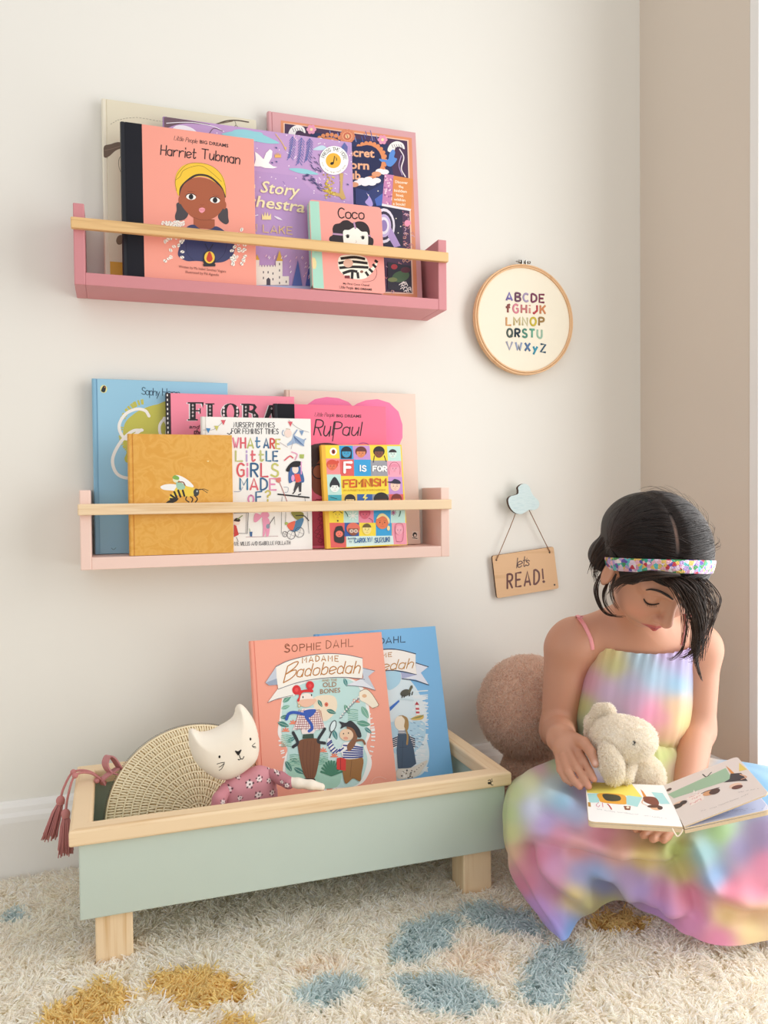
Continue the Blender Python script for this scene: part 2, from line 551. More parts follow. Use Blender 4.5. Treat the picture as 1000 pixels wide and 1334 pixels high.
mb.prism(np.array([-1.6, 0, 0]), (np.array([0, 1., 0]), np.array([0, 0, 1.]), np.array([1., 0, 0])), [(a-.0003, b) for a, b in pro], 0, 1.6+XR-.0004, M_TRIM)
mb.build('baseboard_back', kind='structure')
mb = MB()
mb.prism(np.array([XR, 0, 0]), (np.array([1., 0, 0]), np.array([0, 0, 1.]), np.array([0, 1., 0])), [(a-.0003, b) for a, b in pro], -.2915, -.019, M_TRIM)
mb.build('baseboard_right', kind='structure')
# the tall window in the right wall: frame, mullion and pane near the outer face
M_GLASS, _nt, _b = new_mat('clear_window_glass')
_t = _nt.nodes.new('ShaderNodeBsdfTransparent'); _g = _nt.nodes.new('ShaderNodeBsdfGlossy'); _g.inputs['Roughness'].default_value = .02
_x = _nt.nodes.new('ShaderNodeMixShader'); _x.inputs[0].default_value = .05
_nt.links.new(_t.outputs[0], _x.inputs[1]); _nt.links.new(_g.outputs[0], _x.inputs[2]); _nt.links.new(_x.outputs[0], _nt.nodes['Material Output'].inputs['Surface'])
x0, x1 = XR+.19, XR+.235
mb = MB()
for lo, hi in (((x0, -.35, 0), (x1, -.3130, 2.25)), ((x0, -2.2, 0), (x1, -2.15, 2.25)), ((x0, -2.15, 2.2), (x1, -.35, 2.25)), ((x0, -2.15, 0), (x1, -.35, .06)), ((x0, -1.28, .06), (x1, -1.22, 2.2))):
    mb.box(lo, hi, M_TRIM, .002)
win = mb.build('window_1', kind='structure')
mb = MB(); mb.box((x0+.02, -2.15, .06), (x0+.024, -1.28, 2.2), M_GLASS); mb.box((x0+.02, -1.22, .06), (x0+.024, -.35, 2.2), M_GLASS)
mb.build('pane', win)
# ================================================================== the two picture-ledge shelves
M_ASHX = wood('pale_ash_wood', 0, 'ecd2ac', 'd3ac78')
M_ASHY = wood('pale_ash_wood_across', 1, 'ecd2ac', 'd3ac78')
M_ASHZ = wood('pale_ash_wood_upright', 2, 'ecd2ac', 'd3ac78')
M_OAKX = wood('golden_oak_wood', 0, 'e2bb82', 'b98a52')
M_ROSE = plain('dusty_rose_paint', 'cd878c', .5, .03, 6, .08, 400)
M_BLUSH = plain('pale_blush_paint', 'efd0c3', .5, .03, 6, .08, 400)
SW, SD, SH, ST = .600, .0897, .120, .0156
def shelf(label, x, z, paint, railwood, rz0, rz1, ends):
    t = thing('wall_shelf', label, 'shelf', (x+SW/2, -SD/2, z), 'wall shelves holding picture books')
    for a in (0, SW-ST):
        mb = MB(); mb.box((x+a, -SD, z), (x+a+ST, -.0006, z+SH), paint, .0012); mb.build('side_panel', t)
    mb = MB(); mb.box((x+ST, -SD+.0003, z), (x+SW-ST, -.0006, z+.0185), paint, .0008); mb.build('base_panel', t)
    mb = MB(); mb.box((ends[0], -SD-.0098, rz0), (ends[1], -SD-.0001, rz1), railwood, .0016); mb.build('front_rail', t, label='pale wooden front rail')
    return t
Z1, Z2 = .9183, .4925
shelf('dusty pink wall shelf, the higher of the two, with golden wooden rail', -.0480, Z1, M_ROSE, M_OAKX, .9985, 1.0148, (-.0512, .5520))
shelf('pale blush pink wall shelf, the lower of the two, with pale wooden rail', -.0465, Z2, M_BLUSH, M_ASHX, .5750, .5918, (-.0490, .5543))
ZB1, ZB2 = Z1+.0185, Z2+.0185

# ------------------------------------------------------------------ books
M_PAGE, _nt, _b = new_mat('page_edges')
_w = _nt.nodes.new('ShaderNodeTexWave'); _w.bands_direction = 'Y'; _w.inputs['Scale'].default_value = 420; _w.inputs['Distortion'].default_value = .6
_nt.links.new(coord(_nt), _w.inputs['Vector'])
_nt.links.new(ramp(_nt, _w.outputs['Fac'], [(0, 'd9d0c0'), (1, 'f6f1e6')]), _b.inputs['Base Color']); _b.inputs['Roughness'].default_value = .8
def rrect(x0, y0, x1, y1, r, n=5):
    P = []
    for cx, cy, a in ((x1-r, y0+r, -90), (x1-r, y1-r, 0), (x0+r, y1-r, 90), (x0+r, y0+r, 180)):
        for k in range(n+1):
            q = math.radians(a+90*k/n); P.append((cx+r*math.cos(q), cy+r*math.sin(q)))
    return P
class Book:
    def __init__(s, label, cat, group, x0, x1, h, yb, zb, lean, th, cover, spine=None, kind='hard', roll=0, name='picture_book', yaw=0, under=None):
        a, r = math.radians(lean), math.radians(roll)
        N = np.array([0, -math.cos(a), math.sin(a)]); V0 = np.array([0, math.sin(a), math.cos(a)]); U0 = np.array([1., 0, 0])
        U = math.cos(r)*U0+math.sin(r)*V0; V = -math.sin(r)*U0+math.cos(r)*V0
        s.w = w = x1-x0; s.h = h
        s.O = O = np.array([x0, yb, zb+th*math.sin(a)+.0004])
        s.fr = fr = (U, V, N)
        s.root = thing(name, label, cat, O+U*w/2, group)
        s.mb = mb = MB(); c = ink(cover) if isinstance(cover, str) else cover; sp = ink(spine) if spine else c
        if kind == 'hard':
            b = .0022
            mb.obox(O, fr, (.0062, 0, -b), (w, h, 0), c, .0006)
            mb.obox(O, fr, (.0062, 0, -th), (w, h, -th+b), c, .0006)
            arc = [(.0048, 0)]+[(.0014-.0030*math.sin(PI*k/8), -th/2+th/2*math.cos(PI*k/8)) for k in range(9)]+[(.0048, -th), (.0048, -th+b), (.0022, -th+b), (.0022, -b), (.0048, -b)]
            mb.prism(O, (U, N, V), arc, 0, h, sp)
            mb.obox(O, fr, (.0040, .0002, -b), (.0068, h-.0002, -b+.0012), sp)       # hinge groove
            pg = MB(); pg.obox(O, fr, (.003, .003, -th+b+.0001), (w-.003, h-.003, -b-.0001), M_PAGE); s.pg = pg
        elif kind == 'board':
            mb.prism(O, fr, rrect(0, 0, w, h, .006), -.0016, 0, c, c, .0004)
            mb.prism(O, fr, rrect(0, 0, w, h, .006), -th, -th+.0016, c, c, .0004)
            mb.obox(O, fr, (-.0008, .005, -th+.0008), (.0022, h-.005, -.0008), sp, .0006)
            pg = MB(); pg.prism(O, fr, rrect(.0024, .0008, w-.0006, h-.0008, .006), -th+.0017, -.0017, M_PAGE, M_PAGE); s.pg = pg
        else:
            mb.obox(O, fr, (0, 0, -.0006), (w, h, 0), c, .0002); mb.obox(O, fr, (0, 0, -th), (w, h, -th+.0006), c, .0002)
            mb.obox(O, fr, (-.0006, 0, -th), (.0002, h, 0), sp, .0002)
            pg = MB(); pg.obox(O, fr, (.0004, .0008, -th+.0007), (w-.0008, h-.0008, -.0007), M_PAGE); s.pg = pg
        s.A = Art(mb, O, U, V, N)
        e = .0072 if kind == 'hard' else .001
        s.A.clip = (np.array([e, .0008]), np.array([w-.0008, h-.0008]))
    def full(s): s.A.clip = (np.array([.0005, .0005]), np.array([s.w-.0005, s.h-.0005])); return s
    def done(s):
        s.mb.build('cover', s.root); s.pg.build('pages', s.root); return s.root
G1, G2 = 'picture books on the dusty pink shelf', 'picture books on the pale blush shelf'
def face(A, c, rx, ry, skin, hair, style=0, ink_='2a2226', w=.35):
    """a small drawn face for cover pictures"""
    x, y = c
    if style == 1: A.ell((x, y-.25*ry), 1.25*rx, 1.15*ry, hair); A.poly([(x-1.25*rx, y), (x+1.25*rx, y), (x+1.2*rx, y+1.25*ry), (x-1.2*rx, y+1.25*ry)], hair)
    if style == 2: A.ell((x, y-.3*ry), 1.3*rx, 1.05*ry, hair)
    A.ell(c, rx, ry, skin)
    if style in (0, 1, 2, 3): A.ell((x, y-.15*ry), rx*1.02, ry*.9, hair, 0, 18, 190, 350)
    for d in (-1, 1): A.ell((x+d*.38*rx, y+.08*ry), .1*rx, .1*rx, ink_, 0, 8); A.line([(x+d*.2*rx, y-.15*ry), (x+d*.58*rx, y-.17*ry)], w*.7, ink_)
    A.line([(x, y+.1*ry), (x+.1*rx, y+.35*ry), (x-.05*rx, y+.36*ry)], w*.6, ink_); A.line([(x-.25*rx, y+.58*ry), (x, y+.66*ry), (x+.25*rx, y+.58*ry)], w*.9, 'b8433f')

# --- tall cream book with a branch, at the back
B = Book('tall cream picture book with a brown branch, at the back behind the salmon book', 'book', G1, -.0044, .2390, .2945, -.036, ZB1, 4, .012, 'e4dcc3', 'ece5d0')
A = B.A.view(120, 120, 4.545)
A.uv = True; A.clip = (np.array([.0, 0]), np.array([B.w, B.h])); A.poly([(.0072, 0), (B.w, 0), (B.w, .0335), (.0072, .0335)], 'd9a52c'); A.uv = False
B.full()
A.poly([(70, 322), (110, 308), (150, 296), (185, 300), (260, 300), (260, 330), (185, 332), (140, 346), (100, 380), (70, 384)], '6a5645', True)
A.line([(75, 345), (120, 335), (180, 315)], .7, '8a7460')
A.line([(185, 360), (160, 395), (158, 440), (175, 485), (190, 495)], .5, '55604c')
pts = [(110, 190), (150, 166), (200, 155), (260, 150), (320, 158), (380, 170), (430, 176), (500, 180)]
for i in range(0, 7):
    p, q = np.array(pts[i]), np.array(pts[i+1])
    for k in range(3): A.line([p+(q-p)*(k/3), p+(q-p)*(k/3+.18)], .45, '8d8772')
A.line([(700, 205), (750, 185), (800, 170), (860, 168), (925, 178)], 1.5, '5b4a3e'); A.line([(750, 186), (780, 182), (830, 172)], 1.1, '7d6a56')
A.line([(845, 172), (850, 195), (835, 210)], .5, '5b4a3e'); A.line([(850, 195), (865, 208)], .5, '5b4a3e')
A.ell((165, 875), 22, 30, '7a6248', 20)
B.done()

# --- lilac story orchestra book
B = Book('large lilac picture book with a white swan and a pale gold title', 'book', G1, .0873, .3988, .2685, -.056, ZB1, 3.5, .0085, 'bb98ca', 'ae8abd')
B.full(); A = B.A.view(320, 160, 6.067)
A.poly([(-640, -60), (-560, -70), (800, 40), (850, 400), (820, 620), (560, 560), (400, 420), (70, 380), (-640, 200)], 'c29dcd')
rs = random.Random(3)
for i in range(130):
    x, y = rs.uniform(-560, 850), rs.uniform(60, 640)
    if y > 420+(x-70)*.35 and x < 560: continue
    if (x-695)**2+(y-300)**2 < 120**2: continue
    if rs.random() < .6: A.ell((x, y), 5, 5, 'f6e3f2', 0, 7)
    else:
        a = rs.uniform(0, 3); A.line([(x, y), (x+22*math.cos(a), y+22*math.sin(a))], .75, rs.choice(['f7eef8', 'f3c9d6', '8f6fb6']))
A.view(120, 120, 4.545)
A.poly([(424, 150), (520, 160), (640, 180), (700, 195), (640, 190), (560, 185), (490, 196), (440, 215), (424, 214)], '6f5560', True)
A.ell((550, 235), 75, 35, 'f4eef6', 15)
A.line([(440, 185), (520, 180), (610, 182), (720, 205), (780, 235)], .8, 'f6f2f8'); A.line([(690, 250), (720, 215), (770, 230)], .8, '6f5560')
A.poly([(765, 250), (830, 233), (920, 232), (1000, 240), (1000, 262), (900, 262), (830, 262)], '93cfd8', True)
A.view(320, 160, 6.067)
A.poly([(-100, 62), (0, 55), (110, 85), (200, 125), (265, 162), (180, 164), (90, 150), (0, 135), (-100, 120)], '93cfd8', True)
A.poly([(340, 365), (420, 360), (500, 375), (575, 408), (500, 408), (420, 398)], '93cfd8', True)
A.poly([(530, 212), (590, 180), (630, 190), (640, 210), (590, 218)], 'c3dcea', True)
for x, y0, y1 in ((370, 110, 280), (440, 120, 325), (505, 125, 300), (780, 160, 250)):
    A.line([(x, y0), (x-8, (y0+y1)/2), (x-25, y1)], .6, '5d6fb0')
    for k in range(9):
        t = k/9; xx, yy = x-25*t*t, y0+(y1-y0)*t
        for d in (-1, 1): A.line([(xx, yy), (xx+d*24, yy+34)], .7, '5d6fb0')
A.line([(235, 90), (280, 150), (315, 212)], .9, 'e9c36a'); A.poly([(300, 190), (322, 195), (315, 222)], 'e9c36a')
# swan, crowns, trees, castle
A.poly([(70, 320), (78, 290), (72, 230), (100, 250), (140, 290), (160, 240), (190, 210), (210, 225), (205, 275), (180, 320), (215, 345), (250, 352), (215, 362), (150, 358), (110, 345), (75, 335)], 'fbf9f6')
A.poly([(40, 335), (75, 325), (120, 345), (75, 345)], 'fbf9f6', True)
def crown(x, y, w, h, c):
    A.poly([(x, y+h), (x, y+.2*h), (x+.2*w, y+.6*h), (x+.33*w, y), (x+.45*w, y+.6*h), (x+.6*w, y), (x+.72*w, y+.6*h), (x+.98*w, y+.2*h), (x+w, y+h)], c)
crown(228, 235, 50, 42, 'e9b56a'); crown(128, 705, 72, 62, 'f3dfa0')
A.poly([(222, 738), (260, 748), (288, 770), (250, 762)], 'efe6f2', True); A.line([(75, 735), (95, 730)], 1.2, 'efe6f2')
A.poly([(740, 400), (770, 400), (762, 520), (790, 600), (760, 610), (738, 585), (690, 575), (600, 535), (610, 525), (740, 560), (745, 500)], 'cda968')
for i in range(60):
    x, y = 655+rs.gauss(0, 22), 505+rs.gauss(0, 45); A.ell((x, y), 7, 7, rs.choice(['d8b93c', 'e4cd62', 'b99628']), 0, 6)
for i in range(40):
    t = rs.random(); x, y = 440+140*t+rs.uniform(-10, 40), 425+110*t*t+rs.uniform(-20, 25); A.line([(x, y), (x+14, y+9)], .8, '4b4a78')
for i in range(34):
    x, y = rs.uniform(505, 615), rs.uniform(245, 385)
    if (x-695)**2+(y-300)**2 > 125**2: A.line([(x, y), (x+12, y+12)], .8, '4b4a78')
for p in ((208, 318), (240, 200), (242, 310), (805, 490)): A.ell(p, 9, 6, '5b5a8c', 30, 8)
# lettering (the hidden beginning stays behind the book in front)
A.type('The Story', (-150, 520), (412, 585), 92, 'f4e7b6', .012, 0, .28)
A.type('Orchestra', (-180, 632), (460, 712), 88, 'f4e7b6', .014, 0, .25)
A.hand('SWAN LAKE', (-150, 842), (365, 884), 56, 1.0, 'e6c877', gap=.3)
# sticker
A.ell((695, 300), 114, 114, 'fbfaf6', 0, 36); A.ell((690, 302), 60, 60, 'eeb63c', 0, 30)
A.line([(690, 325), (700, 265), (715, 285), (716, 300)], 1.1, '23211f', False); A.ell((680, 324), 15, 11, '23211f', -20)
def around(A, txt, c, r, a0, a1, h, col, flip=False):
    for i, ch in enumerate(txt):
        if ch == ' ': continue
        a = math.radians(a0+(a1-a0)*i/(len(txt)-1)); rad = np.array([math.cos(a), -math.sin(a)]); tan = np.array([math.sin(a), math.cos(a)])
        if flip: tan = -tan; rad = -rad
        R, L = letters(ch); p0 = np.array(c)+np.array([math.cos(a), -math.sin(a)])*r
        for _, sm, P in R: A.line([p0+tan*((u-L/2)*h)+rad*(v*h) for u, v in P], .55, col, sm)
around(A, 'PRESS THE NOTE', (695, 300), 76, 160, 10, 26, '4a4a40')
for k in range(30):
    a = math.radians(190+k*5.2); c_, s_ = math.cos(a), -math.sin(a)
    if k % 6 != 5: A.line([(695+92*c_, 300+92*s_), (695+(100 if k % 2 else 96)*c_+2, 300+(100 if k % 2 else 96)*s_)], .5, '9a8f6a')
# castle
A.poly([(70, 1085), (105, 1085), (105, 1140), (235, 1140), (235, 1095), (288, 1095), (288, 1215), (340, 1215), (340, 1285), (70, 1285)], 'f0e9dc')
for x in range(108, 235, 22): A.poly([(x, 1128), (x+12, 1128), (x+12, 1142), (x, 1142)], 'f0e9dc')
A.poly([(265, 1010), (240, 1095), (292, 1095)], 'dcae4a'); A.poly([(88, 1040), (70, 1087), (108, 1087)], 'dcae4a')
A.poly([(162, 1285), (162, 1240), (178, 1225), (193, 1240), (193, 1285)], '4a4350', False)
for x, y in ((138, 1175), (175, 1175), (213, 1185), (138, 1220), (213, 1230), (265, 1110), (265, 1160), (265, 1215), (265, 1260), (318, 1250)): A.poly([(x-4, y), (x+4, y), (x+4, y+18), (x-4, y+18)], '4a4350')
A.poly([(410, 1085), (365, 1290), (445, 1290)], '5064ac', False); A.poly([(505, 1090), (470, 1290), (540, 1290)], '5064ac')
for i in range(46):
    x, y = rs.uniform(110, 500), rs.uniform(1060, 1260)
    if (y > 1095 and x < 345) or (abs(x-410) < 45 and y > 1085): continue
    A.line([(x, y), (x+8, y-14)], .8, rs.choice(['f6e3f2', 'f3c9d6', 'fbf9f6']))
A.poly([(70, 1285), (540, 1295), (560, 1340), (70, 1340)], 'b7bfe2')
B.done()

# --- secret club book
B = Book('tall pink picture book with a copper framed night scene, behind the small pink book', 'book', G1, .2594, .5249, .3116, -.045, ZB1, 5, .014, 'd9a3a6', 'd9a3a6')
A = B.A.view(345, 140, 4.762)
A.poly([(98, 80), (910, 190), (945, 1180), (98, 1150)], 'e0926a'); A.poly([(115, 95), (890, 202), (920, 1158), (115, 1130)], 'f0c9b4')
A.poly([(122, 100), (882, 208), (912, 1150), (122, 1120)], '4a3050')
A.poly([(280, 150), (760, 225), (850, 700), (850, 900), (300, 900)], '27305c')
for i in range(60):
    x = rs.choice([rs.uniform(850, 905), rs.uniform(760, 880)]); y = rs.uniform(640, 1140) if x > 845 else rs.uniform(960, 1140)
    a = rs.uniform(0, 6); A.line([(x, y), (x+14*math.cos(a), y+14*math.sin(a)), (x+22*math.cos(a+.9), y+22*math.sin(a+.9))], .8, rs.choice(['e3a58e', 'c77f86', 'd8b0c2']))
for i in range(30):
    x, y = rs.uniform(320, 720), rs.uniform(140, 215); A.line([(x, y), (x+8, y+30)], .9, rs.choice(['6b7cc0', '4d5fa6', '8e97cf']))
for cx, cy in ((200, 140), (815, 240)):
    A.poly([(cx-55, cy+30), (cx-40, cy-10), (cx, cy-30), (cx+40, cy-15), (cx+50, cy+20), (cx+20, cy+5), (cx-5, cy+10), (cx-20, cy+40)], 'f1ece9', True)
    for k in range(5): A.line([(cx-30+14*k, cy-10), (cx-20+14*k, cy+12)], .6, '2b2433')
A.line([(835, 260), (860, 310), (845, 380), (870, 430)], 1.6, 'e8dce0'); A.line([(845, 300), (830, 360), (850, 420)], 1.2, 'a98fc0')
def scallop(cx, cy, rx, ry, c, n=26, a0=0, a1=360, r=13):
    for k in range(n):
        a = math.radians(a0+(a1-a0)*k/n); A.ell((cx+rx*math.cos(a), cy+ry*math.sin(a)), r, r, c, 0, 10)
scallop(640, 330, 105, 108, 'e3905f', 26); scallop(400, 250, 95, 80, 'e3905f', 22)
A.ell((640, 330), 105, 110, 'e3905f'); A.ell((632, 332), 92, 98, '1f2650'); A.ell((395, 260), 90, 75, 'e3905f'); A.ell((395, 272), 76, 68, '1f2650')
A.poly([(340, 250), (640, 240), (640, 520), (340, 520)], '1f2650')
A.ell((510, 180), 45, 42, 'e8a179'); scallop(510, 180, 40, 36, 'd98562', 14, r=9); A.ell((510, 180), 24, 24, 'c9674e'); A.ell((510, 180), 14, 14, 'f0c08f'); A.line([(507, 170), (512, 190)], .7, '5a2f3a')
for c in ((287, 138), (728, 202)):
    for k in range(6): a = k*PI/3; A.ell((c[0]+19*math.cos(a), c[1]+19*math.sin(a)), 12, 12, 'e79ab8', 0, 10)
    A.ell(c, 9, 9, 'f6e2a8')
A.type('Secret', (470, 300), (678, 312), 52, 'f0b48e', .03); A.type('Unicorn', (368, 372), (645, 386), 52, 'f0b48e', .03); A.type('Club', (452, 440), (592, 448), 52, 'f0b48e', .03)
A.poly([(708, 320), (760, 325), (770, 290), (792, 262), (806, 280), (800, 310), (818, 320), (805, 345), (780, 368), (755, 362), (745, 340), (720, 338)], '5b8fd8', True)
for p in ((712, 398), (740, 402), (600, 455), (640, 448), (620, 472), (575, 470), (690, 455), (662, 470)): A.ell(p, 28, 17, 'f3eef0', 0, 14)
for p in ((690, 415), (550, 480)): A.ell(p, 30, 16, 'e3a07a', 0, 14)
A.poly([(560, 500), (640, 520), (735, 470), (735, 560), (650, 620), (560, 600)], '2e3a70'); A.poly([(680, 570), (735, 530), (735, 610), (690, 612)], '4a68b8')
A.poly([(620, 590), (640, 560), (628, 530), (655, 565), (668, 605), (650, 615)], 'b7a0dc', True)
A.poly([(728, 612), (850, 632), (856, 860), (735, 860)], '28243e')
for k, c in enumerate(('e9e2ef', '3a3048', 'c9b6df', 'efe9f4', '9a84bd')): A.ell((735, 735), 70-12*k, 108-18*k, c)
A.poly([(780, 745), (840, 860), (800, 870), (760, 800)], 'b59ad0'); A.ell((880, 720), 17, 20, 'f19ab5'); A.ell((892, 718), 13, 14, 'f19ab5')
for p in ((825, 780), (840, 740), (812, 690), (640, 545), (700, 520)): A.ell(p, 4, 4, 'f4eed8', 0, 7)
A.poly([(740, 415), (800, 422), (790, 610), (725, 598)], 'c884b2')
for i in range(40): A.ell((rs.uniform(738, 788), rs.uniform(425, 600)), 6, 6, rs.choice(['e8a7c6', '9c5f94', 'f0c9dc']), 0, 6)
A.poly([(795, 425), (915, 445), (905, 632), (785, 612)], 'd3873a' if False else 'df8e4e'); A.poly([(725, 598), (905, 632), (900, 645), (722, 612)], 'e9e6ea')
for i, tx in enumerate(('Discover', 'the', 'hidden', 'book', 'within', 'a book!')):
    wd = (78, 30, 78, 48, 72, 76)[i]; x, y = 845-i*3, 473+i*27; A.type(tx, (x-wd/2, y-3), (x+wd/2, y+5), 17, 'f8ecd8', .02)
A.poly([(760, 960), (905, 985), (908, 1150), (760, 1130)], '2c2a3a')
A.ell((840, 1050), 55, 34, '4e6a4e', -15); A.ell((800, 990), 20, 16, 'b23b46'); A.ell((870, 1010), 30, 18, '5c2a3c'); A.ell((790, 1070), 30, 14, '7f8a5a')
for k in range(12): x, y = rs.uniform(830, 905), rs.uniform(1090, 1145); A.line([(x, y), (x+14, y-8), (x+20, y+6)], 1., 'efe6e2')
B.done()

# --- salmon portrait book, navy spine
B = Book('salmon picture book with navy spine and a portrait in a yellow headscarf', 'book', G1, .0222, .2254, .2385, -.0755, ZB1, 1.5, .013, 'f29f8d', '0c0e1a')
B.full(); A = B.A.view(120, 120, 4.545)
A.uv = True; A.poly([(.0055, 0), (.0305, 0), (.0305, .2385), (.0055, .2385)], ink('0c0e1a', .85)); A.uv = False
A.clip = (np.array([.0305, .0005]), np.array([B.w-.0005, B.h-.0005]))
A.hand('Little People,', (484, 283), (625, 304), 24, .42, '3a2a2c', slant=.25); A.type('BIG DREAMS', (637, 303), (806, 328), 20, '2b2023', .02)
A.hand('Harriet', (405, 370), (612, 394), 56, 1.15, '241a1d', slant=.08, gap=.2); A.hand('Tubman', (648, 392), (872, 427), 56, 1.15, '241a1d', slant=.05, gap=.2)
A.poly([(500, 660), (530, 655), (560, 690), (568, 725), (545, 755), (500, 760), (490, 735), (500, 700)], '474145', True)
A.poly([(770, 690), (800, 690), (805, 740), (808, 770), (790, 783), (760, 765), (745, 740), (752, 715)], '474145', True)
A.poly([(490, 540), (500, 480), (540, 435), (610, 418), (690, 430), (750, 470), (785, 530), (792, 625), (780, 600), (690, 510), (590, 510), (525, 570), (515, 615), (500, 590)], 'efc437', True)
A.line([(520, 610), (530, 560), (590, 505), (640, 490), (700, 505), (760, 560), (785, 620)], 2.3, '3a2a26')
A.poly([(520, 600), (545, 545), (600, 510), (660, 508), (720, 530), (765, 570), (782, 610), (785, 660), (760, 710), (720, 745), (660, 760), (600, 745), (550, 700), (520, 650)], 'a85a3a', True)
A.ell((522, 640), 12, 24, 'a85a3a'); A.ell((782, 670), 12, 24, 'a85a3a')
A.poly([(600, 740), (725, 755), (725, 812), (600, 805)], 'a85a3a'); A.line([(600, 742), (650, 758), (722, 756)], .4, '6e3520')
A.line([(495, 520), (520, 500), (540, 465), (600, 440), (655, 440), (710, 480), (765, 530)], .4, '6b5518'); A.line([(500, 585), (492, 530), (510, 480), (560, 430), (620, 420), (700, 435), (760, 485), (788, 560), (790, 620)], .4, '6b5518')
for x, y in ((585, 621), (727, 641)):
    A.ell((x, y), 29, 17, 'f6efe8', 6); A.ell((x, y-1), 14, 16, '1d1618'); A.line([(x-33, y-2), (x-20, y-16), (x+5, y-19), (x+30, y-8)], .7, '1d1618')
A.line([(565, 588), (610, 592)], .4, '7c3d24'); A.line([(712, 608), (752, 616)], .4, '7c3d24')
A.poly([(632, 692), (650, 684), (668, 692), (664, 706), (648, 716), (634, 706)], 'ef9aa6', True); A.line([(632, 695), (650, 699), (668, 696)], .4, 'b5555f')
A.line([(640, 665), (650, 670), (660, 666)], .4, '8a4428')
A.poly([(560, 800), (600, 785), (640, 810), (700, 812), (735, 795), (790, 830), (840, 900), (835, 960), (790, 1000), (730, 1010), (620, 1000), (560, 1000), (510, 970), (515, 920), (530, 850)], '3b3f68', True)
A.line([(555, 890), (560, 950), (600, 1000)], .5, '23264a'); A.line([(800, 890), (780, 960), (735, 1005)], .5, '23264a')
for cx0, cx1, cy0, cy1 in ((415, 550, 770, 1000), (815, 910, 815, 1025), (440, 540, 770, 800)):
    for i in range(26):
        x, y = rs.uniform(cx0, cx1), rs.uniform(cy0, cy1)
        A.ell((x, y), 13, 9, 'f6f1e6', rs.uniform(0, 180), 9); a = rs.uniform(0, 6); A.line([(x-9*math.cos(a), y-9*math.sin(a)), (x+9*math.cos(a), y+9*math.sin(a))], .45, rs.choice(['2a2226', '2a2226', 'c65a4c']))
A.poly([(655, 1000), (662, 955), (690, 940), (722, 955), (730, 1000), (722, 1030), (665, 1030)], '2b2a30'); A.ell((694, 980), 31, 36, 'f2ca4e'); A.poly([(694, 945), (712, 985), (702, 1005), (686, 1005), (676, 985)], 'c8432f', True); A.line([(668, 900), (690, 942), (715, 902)], .8, '2b2a30', False)
A.poly([(655, 1020), (730, 1020), (728, 1033), (660, 1033)], '2b2a30')
A.type('Written by Ma Isabel Sanchez Vegara', (512, 1040), (792, 1070), 15, '6a4038'); A.type('Illustrated by Pili Aguado', (553, 1072), (750, 1090), 15, '6a4038')
B.done()

# --- small board book
B = Book('small pink board book with mint spine and a dark haired face', 'book', G1, .3150, .4408, .1515, -.0885, ZB1, 7, .0135, 'f2a196', 'a9d8c4', 'board', name='board_book')
A = B.A.view(395, 255, 9.09)
A.poly([(70, 60), (185, 68), (245, 1125), (100, 1120)], 'a9d8c4'); A.ell((125, 800), 30, 70, 'ead9a0', -5); A.ell((118, 640), 18, 40, 'bfe0c2')
A.hand('Coco', (412, 262), (715, 278), 118, 1.5, '1f191b', gap=.2)
A.poly([(320, 540), (312, 490), (350, 460), (345, 390), (370, 340), (430, 325), (470, 295), (530, 292), (585, 325), (640, 305), (710, 310), (760, 350), (785, 410), (790, 480), (825, 510), (830, 560), (810, 600), (760, 600), (480, 560)], '2b2024', True)
A.poly([(470, 470), (480, 410), (540, 405), (600, 375), (640, 385), (690, 425), (760, 440), (765, 590), (755, 640), (690, 700), (560, 700), (490, 620)], 'f6f1e4', True)
A.line([(600, 320), (615, 385)], 2.2, 'b78fae'); A.line([(355, 452), (460, 462)], 2.2, 'b78fae'); A.line([(768, 470), (795, 478)], 1.6, 'b78fae')
for x, y in ((525, 483), (704, 498)): A.ell((x, y), 19, 20, '17120f'); A.line([(x-28, y-8), (x, y-24), (x+24, y-14)], .5, '17120f')
A.line([(620, 530), (632, 545), (615, 556)], .35, 'b8978a')
A.poly([(430, 720), (590, 700), (740, 735), (790, 860), (880, 770), (850, 860), (740, 975), (600, 985), (480, 940), (415, 850)], 'f4eedd', True)
for pts in ([(440, 745), (600, 728), (730, 750)], [(415, 800), (560, 780), (760, 800)], [(425, 855), (580, 842), (770, 850)], [(465, 920), (560, 890), (640, 900)], [(575, 985), (580, 905)], [(650, 980), (640, 905)], [(735, 900), (770, 950)], [(775, 865), (820, 905)], [(820, 810), (860, 850)], [(845, 765), (880, 790)]):
    A.line(pts, 3.3, '1c1718', True, False)
A.ell((530, 800), 58, 50, 'dcb09a'); A.poly([(490, 945), (550, 945), (552, 980), (488, 978)], '7a2c34'); A.line([(860, 860), (870, 920), (840, 990), (780, 1015), (700, 1020)], .4, '5a4040'); A.ell((690, 900), 20, 16, '8a5a4a')
A.type('My First Coco Chanel', (470, 1050), (780, 1072), 24, '4a2f30', .01); A.hand('Little People,', (428, 1095), (595, 1108), 28, .35, '4a2f30'); A.type('BIG DREAMS', (610, 1110), (812, 1124), 24, '33211f', .03)
B.done()
